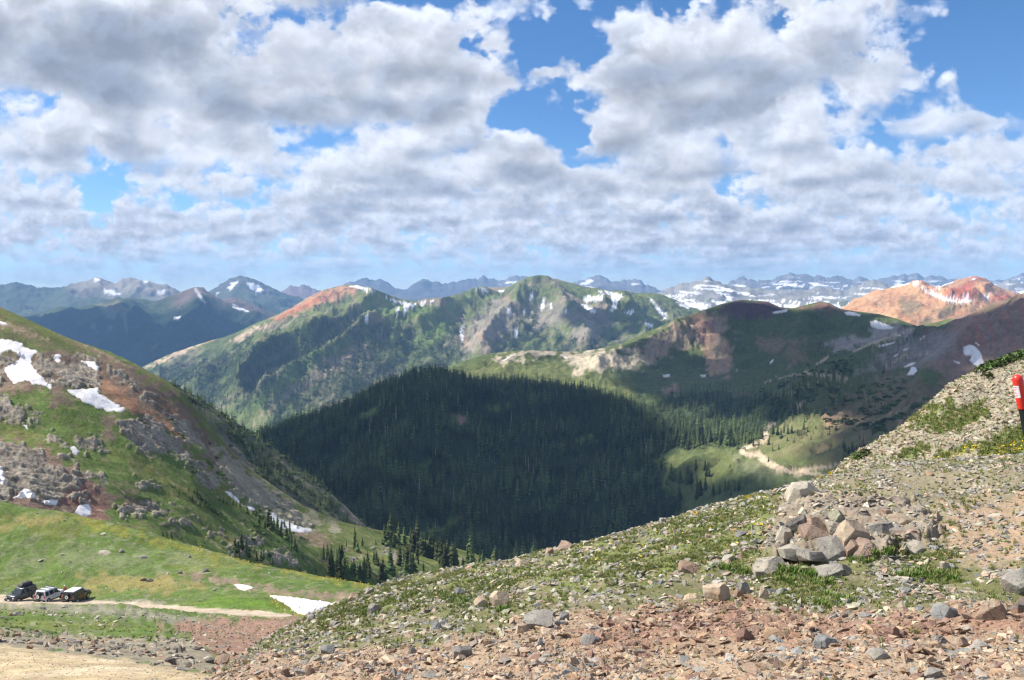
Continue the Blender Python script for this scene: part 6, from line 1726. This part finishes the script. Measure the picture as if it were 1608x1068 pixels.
flowers('yellow_flowers', 'small yellow wildflowers dotted over the grassy crest', S_fore, vis * S_fore.mask([[(900,870),(1180,785),(1300,770),(1320,830),(1200,850),(1000,890)]], 20), 130, 0.022, 0.04, 1)
flowers('right_hill_flowers', 'yellow wildflowers in the grass band of the rubble hill', S_right, front(S_right) * S_right.masks['yellow'], 170, 0.035, 0.06, 2)
flowers('meadow_flowers', 'yellow wildflowers along the meadow edge', S_mead, front(S_mead) * S_mead.masks['yellow'], 700, 0.08, 0.16, 3)
def flower(px, py, wpx, label):
    P = S_fore.lookup(px, py + 6)[0]
    s = wpx / FPX * P[1]
    top = at(px, py, P[1])
    o = empty('yellow_flower', P)
    hgt = max(0.04, top[2] - P[2])
    v, f = taper_tube(0.004, 0.003, hgt)
    newobj('stem', mesh_from('stem', v, f, STEM_M), o)
    hd = newobj('flower_head', mesh_from('flower_head', *disc(s * .5, 20, 0.0, s * .12), mat=YEL_M), o, loc=(0, 0, hgt))
    hd.rotation_euler = (R(62), 0, 0)
    ey = newobj('flower_eye', mesh_from('flower_eye', *disc(s * .2, 10, s * .16, s * .10, petals=False), mat=EYE_M), hd)
    lv = [(0, 0, 0.0), (0.03, 0.012, 0.03), (0.06, 0, 0.02), (0.03, -0.012, 0.03)]
    newobj('leaf', mesh_from('leaf', lv, [(0, 1, 2, 3)], STEM_M), o); l2 = newobj('leaf', mesh_from('leaf', [(-x, y, z) for x, y, z in lv], [(3, 2, 1, 0)], STEM_M), o)
    tag(o, label, 'flower', 'yellow flowers on the skyline')
flower(1174, 780, 7, 'yellow flower on the skyline right of the middle'); flower(1091, 805, 7, 'yellow flower on the skyline left of its neighbour'); flower(1303, 743, 7, 'yellow flower beside the pale skyline boulder'); flower(1286, 749, 5, 'low yellow flower on the edge of the pale skyline boulder')
# ================================================================== vehicles
def box(x0, x1, y0, y1, z0, z1):
    v = [(x, y, z) for z in (z0, z1) for y in (y0, y1) for x in (x0, x1)]
    return v, [(0, 2, 3, 1), (4, 5, 7, 6), (0, 1, 5, 4), (2, 6, 7, 3), (0, 4, 6, 2), (1, 3, 7, 5)]
def frustum(b, t):
    """b, t: (x0, x1, y, z) rectangles at the bottom and the top"""
    v = [(b[0], -b[2], b[3]), (b[1], -b[2], b[3]), (b[1], b[2], b[3]), (b[0], b[2], b[3]), (t[0], -t[2], t[3]), (t[1], -t[2], t[3]), (t[1], t[2], t[3]), (t[0], t[2], t[3])]
    return v, [(3, 2, 1, 0), (4, 5, 6, 7), (0, 1, 5, 4), (1, 2, 6, 5), (2, 3, 7, 6), (3, 0, 4, 7)]
def bevelled(name, v, f, mat, w=0.04, seg=2):
    bm = bmesh.new(); vs = [bm.verts.new(p) for p in v]
    for q in f:
        bm.faces.new([vs[i] for i in q])
    bmesh.ops.recalc_face_normals(bm, faces=bm.faces)
    bmesh.ops.bevel(bm, geom=list(bm.edges), offset=w, segments=seg, affect='EDGES', profile=0.5, clamp_overlap=True)
    me = bpy.data.meshes.new(name); bm.to_mesh(me); bm.free(); me.materials.append(mat)
    me.polygons.foreach_set('use_smooth', np.ones(len(me.polygons), bool)); me.set_sharp_from_angle(angle=R(40))
    return me
def lathe_y(rings, n=20):
    """rings: (radius, y) around the y axis"""
    V, F = [], []
    for (r, y) in rings:
        V += [(r * math.cos(k * 6.2832 / n), y, r * math.sin(k * 6.2832 / n)) for k in range(n)]
    for i in range(len(rings) - 1):
        for k in range(n):
            a, b = i * n + k, i * n + (k + 1) % n
            F.append((a, b, b + n, a + n))
    F.append(tuple(range(n - 1, -1, -1))); F.append(tuple(range((len(rings) - 1) * n, len(rings) * n)))
    return V, F
GLASS_M = simple('car_glass', (0.02, 0.025, 0.03), 0.06, 0.9); RUB_M = simple('tyre_rubber', (0.03, 0.028, 0.027), 0.85, 0.2, var=.3, scale=9)
RIM_M = simple('wheel_rim', (0.45, 0.45, 0.46), 0.35, 0.5, 0.6); TRIM_M = simple('black_trim', (0.028, 0.028, 0.03), 0.6, 0.35, var=.2, scale=6)
RED_L = simple('red_lamp', (0.45, 0.02, 0.015), 0.2, 0.6); CLR_L = simple('clear_lamp', (0.7, 0.7, 0.68), 0.15, 0.7); PLATE_M = simple('licence_plate', (0.75, 0.76, 0.74), 0.5, 0.3)
def make_car(P, heading, label, paint, roofp, low, box_on_roof=False, spare=True, rack=False, bumper=TRIM_M, hgt=1.0, rimm=RIM_M):
    t = empty('parked_car', P, heading)
    t.scale = (0.88, 1.0, 1.07)
    add = lambda n, v, f, m, par=t, bv=0.03: newobj(n, bevelled(n, v, f, m, bv), par)
    # lower body with wheel arches cut from the side profile
    r = 0.43
    prof = [(-2.15, 0.45), (-2.18, 1.02), (0.95, 1.06), (1.95, 0.98), (2.12, 0.80), (2.12, 0.45)]
    def arch(cx):
        return [(cx + r * math.cos(a), 0.40 + r * math.sin(a)) for a in np.linspace(0.15, math.pi - 0.15, 9)]
    under = [(1.84, 0.42)] + arch(1.38) + [(0.9, 0.40), (-0.9, 0.40)] + arch(-1.38) + [(-1.9, 0.42)]
    loop = prof + under
    n = len(loop); hw = 0.90
    V = [(x, -hw, z) for x, z in loop] + [(x, hw, z) for x, z in loop]
    bm = bmesh.new(); vs = [bm.verts.new(p) for p in V]
    f1 = bm.faces.new(vs[:n]); f2 = bm.faces.new(vs[n:][::-1])
    for k in range(n):
        bm.faces.new((vs[k], vs[n + k], vs[n + (k + 1) % n], vs[(k + 1) % n]))
    bmesh.ops.recalc_face_normals(bm, faces=bm.faces); bmesh.ops.triangulate(bm, faces=[f1, f2])
    me = bpy.data.meshes.new('body'); bm.to_mesh(me); bm.free(); me.materials.append(paint); body = newobj('body', me, t)
    # cabin, roof, glass
    zr = 1.74 * hgt
    add('cabin', *frustum((-2.12, 0.98, 0.86, 1.05), (-1.98, 0.35, 0.74, zr)), paint, bv=0.05)
    add('roof', *frustum((-1.98, 0.30, 0.74, zr - 0.02), (-1.88, 0.16, 0.66, zr + 0.06)), roofp, bv=0.03)
    def quad(n_, pts, m, par=t):
        c = np.mean(pts, axis=0); v = [tuple(p) for p in pts]
        nrm = np.cross(np.subtract(pts[1], pts[0]), np.subtract(pts[2], pts[0])); nrm = nrm / np.linalg.norm(nrm) * 0.012
        v2 = [tuple(np.add(p, nrm)) for p in pts] + [tuple(np.subtract(p, nrm)) for p in pts]
        k = len(pts)
        F = [tuple(range(k)), tuple(range(2 * k - 1, k - 1, -1))] + [(q, k + q, k + (q + 1) % k, (q + 1) % k) for q in range(k)]
        return newobj(n_, mesh_from(n_, v2, F, m), par)
    lerp = lambda a, b, s: tuple(np.add(np.multiply(a, 1 - s), np.multiply(b, s)))
    FB, FT = np.array([0.985, 0.86, 1.05]), np.array([0.365, 0.74, zr])
    def wpt(y, s, o=0.02):
        p = FB * (1 - s) + FT * s; return (p[0] + o, y * p[1], p[2])
    quad('windscreen', [wpt(-.9, .10), wpt(.9, .10), wpt(.9, .88), wpt(-.9, .88)], GLASS_M)
    RB, RT = np.array([-2.12, 0.86, 1.05]), np.array([-1.98, 0.74, zr])
    def rpt(y, s, o=-0.02):
        p = RB * (1 - s) + RT * s; return (p[0] + o, y * p[1], p[2])
    quad('rear_window', [rpt(-.78, .28), rpt(.78, .28), rpt(.76, .86), rpt(-.76, .86)], GLASS_M)
    for s in (-1, 1):
        def spt(x, q, o=0.012):
            y = (0.86 * (1 - q) + 0.74 * q + o) * s; return (x, y, 1.05 * (1 - q) + zr * q)
        for a, b, c_, d in ((0.78, -0.12, -0.16, 0.36), (-0.24, -1.12, -1.14, -0.26), (-1.26, -1.96, -1.90, -1.26)):
            quad('side_window', [spt(a, .12), spt(b, .12), spt(c_, .86), spt(d, .86)], GLASS_M)
        dr = add('door', *box(-0.18, 0.92, s * 0.90 - 0.012, s * 0.90 + 0.012, 0.52, 1.02), low or paint, bv=0.01)
        if low:
            add('rear_side_panel', *box(-0.98, -0.22, s * 0.90 - 0.012, s * 0.90 + 0.012, 0.52, 1.02), low, bv=0.01)
        add('door_handle', *box(-0.12, 0.04, s * 0.92 - 0.015, s * 0.92 + 0.015, 0.92, 0.96), TRIM_M, dr, 0.006)
        add('mirror', *box(0.66, 0.78, s * 0.98 - 0.10, s * 0.98 + 0.10, 1.10, 1.28), TRIM_M, bv=0.03)
        add('headlight', *box(2.06, 2.14, s * 0.66 - 0.14, s * 0.66 + 0.14, 0.74, 0.90), CLR_L, bv=0.03)
        add('tail_light', *box(-2.21, -2.14, s * 0.78 - 0.09, s * 0.78 + 0.09, 0.92, 1.20), RED_L, bv=0.02)
        add('sill', *box(-0.95, 0.95, s * 0.90 - 0.03, s * 0.90 + 0.03, 0.36, 0.50), TRIM_M, bv=0.02)
        for cx in (1.38, -1.38):
            w = empty('wheel', (cx, s * 0.80, 0.39)); w.parent = t
            newobj('tyre', mesh_from('tyre', *lathe_y([(0.27, -0.12), (0.37, -0.13), (0.395, -0.09), (0.395, 0.09), (0.37, 0.13), (0.27, 0.12)], 22), mat=RUB_M, smooth=True), w)
            newobj('rim', mesh_from('rim', *lathe_y([(0.265, -0.128), (0.24, -0.11), (0.08, -0.09), (0.05, -0.13), (0.05, 0.13), (0.08, 0.09), (0.24, 0.11), (0.265, 0.128)], 22), mat=rimm), w)
    add('bonnet', *frustum((0.96, 2.02, 0.84, 1.0), (1.02, 1.88, 0.78, 1.10)), paint, bv=0.04)
    add('grille', *box(2.08, 2.15, -0.48, 0.48, 0.72, 0.92), TRIM_M, bv=0.02)
    add('front_bumper', *box(2.05, 2.30, -0.90, 0.90, 0.44, 0.68), bumper, bv=0.05)
    add('rear_bumper', *box(-2.34, -2.12, -0.90, 0.90, 0.42, 0.68), bumper, bv=0.05)
    add('licence_plate', *box(2.30, 2.325, -0.18, 0.18, 0.50, 0.64), PLATE_M, bv=0.005)
    add('licence_plate', *box(-2.365, -2.34, -0.62, -0.30, 0.50, 0.64), PLATE_M, bv=0.005)
    if spare:
        w = empty('spare_wheel', (-2.30, 0.12, 1.12)); w.parent = t; w.rotation_euler = (0, 0, R(90))
        newobj('tyre', mesh_from('tyre', *lathe_y([(0.27, -0.11), (0.36, -0.12), (0.385, -0.08), (0.385, 0.08), (0.36, 0.12), (0.27, 0.11)], 22), mat=RUB_M, smooth=True), w)
        newobj('rim', mesh_from('rim', *lathe_y([(0.268, -0.10), (0.10, -0.09), (0.07, -0.10), (0.07, 0.115), (0.25, 0.125), (0.268, 0.10)], 22), mat=PLATE_M), w)
    if rack or box_on_roof:
        for x in (-1.6, -0.6, 0.1):
            add('roof_rail', *box(x - 0.03, x + 0.03, -0.70, 0.70, zr + 0.06, zr + 0.14), TRIM_M, bv=0.01)
    if box_on_roof:
        bx_ = add('roof_box', *frustum((-1.75, 0.40, 0.46, zr + 0.14), (-1.60, 0.05, 0.38, zr + 0.50)), TRIM_M, bv=0.08)
    tag(t, label, 'car', 'cars parked on the pull-out')
    return t
def paintm(name, c, rough=0.3):
    return simple(name, c, rough, 0.5, var=0.12, scale=3, coat=0.5)
BLK = paintm('dark_car_paint', (0.035, 0.037, 0.042)); WHT = paintm('silver_white_car_paint', (0.62, 0.63, 0.65)); ORG = paintm('dark_orange_car_paint', (0.16, 0.05, 0.022)); WRF = paintm('white_roof_paint', (0.8, 0.8, 0.79))
hd = lambda fx, fy: math.atan2(fy, fx)
c1 = S_mead.lookup(34, 943)[0]; c2 = S_mead.lookup(79, 943.5)[0]; c3 = S_mead.lookup(121, 944)[0]
make_car(c1, hd(-0.40, -0.92), 'black off-road car with a roof box, parked leftmost, front towards the road', BLK, BLK, None, box_on_roof=True, spare=False)
make_car(c2, hd(0.28, 0.96), 'silver white off-road car with a spare wheel on its rear door', WHT, WHT, None, rack=True, hgt=1.02)
make_car(c3, hd(0.16, 0.985), 'dark orange and black off-road car with a white roof, parked rightmost', BLK, WRF, ORG, spare=True, hgt=1.0)
c4 = S_bowl.lookup(1168, 705)[0]
make_car(c4, hd(-0.9, 0.3), 'tiny white car at the hairpin of the valley track', WRF, WRF, None, spare=False)['group'] = 'cars on the valley track'

# ================================================================== the person behind the silver car
def skin(name, joints, edges, mat, root=0, sub=2):
    me = bpy.data.meshes.new(name); me.from_pydata([j[:3] for j in joints], edges, []); me.update()
    o = newobj(name, me); me.materials.append(mat)
    o.modifiers.new('skin', 'SKIN')
    for k, j in enumerate(joints):
        sv = me.skin_vertices[0].data[k]; sv.radius = (j[3], j[4] if len(j) > 4 else j[3]); sv.use_root = (k == root)
    s = o.modifiers.new('sub', 'SUBSURF'); s.levels = sub; s.render_levels = sub
    return o
def person(P, rz):
    skinm = simple('skin_tone', (0.48, 0.29, 0.21), 0.6, 0.3); shirtm = simple('orange_shirt_cloth', (0.62, 0.20, 0.10), 0.9, 0.1, var=.2, scale=9)
    trm = simple('dark_trousers_cloth', (0.06, 0.06, 0.08), 0.9, 0.1, var=.2, scale=9); capm = simple('white_cap_cloth', (0.75, 0.73, 0.70), 0.85, 0.1); shoem = simple('brown_boot', (0.10, 0.07, 0.05), 0.8, 0.2); hairm = simple('brown_hair', (0.06, 0.04, 0.03), 0.7, 0.3)
    t = empty('person', P, rz)
    J = [(0, 0, .95, .13, .11), (0, 0, 1.18, .13, .10), (0, 0, 1.40, .15, .10), (0, 0, 1.50, .055), (0, .01, 1.60, .075), (0, .012, 1.70, .085, .095), (0, .0, 1.77, .06),
         (-.19, 0, 1.42, .055), (-.27, .02, 1.15, .045), (-.25, .16, .98, .035), (-.245, .20, .93, .03), (.19, 0, 1.42, .055), (.27, .02, 1.15, .045), (.25, .16, .98, .035), (.245, .20, .93, .03),
         (-.10, 0, .90, .09), (-.11, .02, .50, .065), (-.12, 0, .10, .045), (-.12, .12, .04, .035), (.10, 0, .90, .09), (.11, .02, .50, .065), (.12, 0, .10, .045), (.12, .12, .04, .035)]
    E = [(0, 1), (1, 2), (2, 3), (3, 4), (4, 5), (5, 6), (2, 7), (7, 8), (8, 9), (9, 10), (2, 11), (11, 12), (12, 13), (13, 14), (0, 15), (15, 16), (16, 17), (17, 18), (0, 19), (19, 20), (20, 21), (21, 22)]
    b = skin('body', J, E, skinm); b.parent = t
    for s in (-1, 1):
        for k in range(5):
            x = s * .245 + (k - 2) * .017
            a = (x, .205, .925); L = (.05, .07, .08, .075, .055)[k]
            fg = skin('finger', [(a[0], a[1], a[2], .009), (x, .205 + L * .5, .90, .008), (x, .21 + L * .7, .90 - L * .5, .007)], [(0, 1), (1, 2)], skinm, 0, 1); fg.parent = t
    sh = skin('shirt', [(0, 0, .93, .155, .125), (0, 0, 1.18, .155, .12), (0, 0, 1.40, .175, .12), (0, 0, 1.475, .085), (-.20, 0, 1.43, .075), (-.265, .01, 1.22, .068), (.20, 0, 1.43, .075), (.265, .01, 1.22, .068)], [(0, 1), (1, 2), (2, 3), (2, 4), (4, 5), (2, 6), (6, 7)], shirtm, 1); sh.parent = t
    tr = skin('trousers', [(0, 0, .97, .15, .12), (-.10, 0, .88, .105), (-.11, .02, .50, .085), (-.12, 0, .10, .075), (.10, 0, .88, .105), (.11, .02, .50, .085), (.12, 0, .10, .075)], [(0, 1), (1, 2), (2, 3), (0, 4), (4, 5), (5, 6)], trm); tr.parent = t
    for s in (-1, 1):
        bt = skin('boot', [(s * .12, -.04, .05, .055), (s * .12, .06, .045, .05), (s * .12, .16, .035, .04)], [(0, 1), (1, 2)], shoem, 0, 1); bt.parent = t
    hr = skin('hair', [(0, -.03, 1.66, .085), (0, -.035, 1.73, .09)], [(0, 1)], hairm, 0, 1); hr.parent = t
    v, f = ICO2
    q = v * np.array([.105, .115, .085]); q[:, 2] = np.maximum(q[:, 2], -0.01)
    cp = newobj('cap', mesh_from('cap', q, f, capm, True), t, loc=(0, 0, 1.745))
    newobj('cap_peak', mesh_from('cap_peak', [(-.08, .08, 0), (.08, .08, 0), (.06, .19, -.015), (-.06, .19, -.015), (-.08, .08, .012), (.08, .08, .012), (.06, .19, -.003), (-.06, .19, -.003)], [(3, 2, 1, 0), (4, 5, 6, 7), (0, 1, 5, 4), (1, 2, 6, 5), (2, 3, 7, 6), (3, 0, 4, 7)], capm), cp)
    fm = simple('face_features', (0.05, 0.03, 0.03), 0.5, 0.3)
    for s in (-1, 1):
        newobj('eye', mesh_from('eye', v * .012, f, fm, True), t, loc=(s * .032, .098, 1.675))
        newobj('ear', mesh_from('ear', v * np.array([.012, .02, .03]), f, skinm, True), t, loc=(s * .088, .0, 1.66))
    newobj('nose', mesh_from('nose', v * np.array([.013, .02, .02]), f, skinm, True), t, loc=(0, .105, 1.65))
    newobj('mouth', mesh_from('mouth', v * np.array([.025, .008, .006]), f, simple('lips', (.35, .13, .11)), True), t, loc=(0, .092, 1.612))
    tag(t, 'person in an orange shirt and white cap standing behind the silver white car', 'person')
pp = c2 + np.array([1.25, 1.6, 0.0])
gx, gy = proj(pp[0], pp[1], pp[2])
pp[2] = c2[2] - 0.10
person(pp, R(200))

# ================================================================== marker post at the right edge
def marker_post():
    Y = 5.0
    top = np.array(at(1596.5, 588, Y)).ravel(); low = np.array(at(1609.5, 655, Y)).ravel()
    ax = (low - top); ax /= np.linalg.norm(ax)
    L = 1.78
    base = top + ax * L
    t = empty('marker_post', base)
    up = Vector(-ax)
    t.rotation_euler = up.to_track_quat('Z', 'Y').to_euler()
    red = simple('red_plastic', (0.72, 0.035, 0.02), 0.35, 0.5, var=.08, scale=30); blk = simple('black_plastic', (0.010, 0.010, 0.012), 0.9, 0.1, var=.2, scale=20); wh = simple('white_sticker', (0.78, 0.74, 0.74), 0.5, 0.3)
    def lathe(rings, n=28):
        V, F = [], []
        for r, z in rings:
            V += [(r * math.cos(k * 6.2832 / n), r * math.sin(k * 6.2832 / n), z) for k in range(n)]
        for i in range(len(rings) - 1):
            for k in range(n):
                a, b = i * n + k, i * n + (k + 1) % n; F.append((a, b, b + n, a + n))
        F.append(tuple(range(n - 1, -1, -1))); F.append(tuple(range((len(rings) - 1) * n, len(rings) * n)))
        return V, F
    r = 0.0265
    newobj('pole', mesh_from('pole', *lathe([(r * .93, -0.15), (r * .93, L - 0.18)]), mat=blk, smooth=True), t)
    zc = L - 0.19
    cap = newobj('cap', mesh_from('cap', *lathe([(r, zc), (r * 1.04, zc + .004), (r * 1.02, L - .03)] + [(r * 1.02 * math.cos(a), L - .03 + .03 * math.sin(a)) for a in np.linspace(.2, 1.5, 7)]), mat=red, smooth=True), t)
    def curved(name, a0, a1, z0, z1, rad, m, par):
        n = 10
        V = [(rad * math.sin(a), -rad * math.cos(a), z) for z in (z0, z1) for a in np.linspace(a0, a1, n)]
        V += [(rad * .985 * math.sin(a), -rad * .985 * math.cos(a), z) for z in (z0, z1) for a in np.linspace(a0, a1, n)]
        F = [(k, k + 1, n + k + 1, n + k) for k in range(n - 1)]
        return newobj(name, mesh_from(name, V, F, m, True), par)
    st = curved('sticker', R(-35), R(60), L - .125, L - .058, r * 1.045, wh, cap)
    rg2 = np.random.default_rng(3)
    for k in range(7):
        z = L - .120 + k * .0085
        curved('lettering', R(-20 + 10 * rg2.random()), R(20 + 25 * rg2.random()), z, z + .0035, r * 1.055, red, st)
    tag(t, 'leaning black marker post with a red cap at the right frame edge', 'marker post')
marker_post()
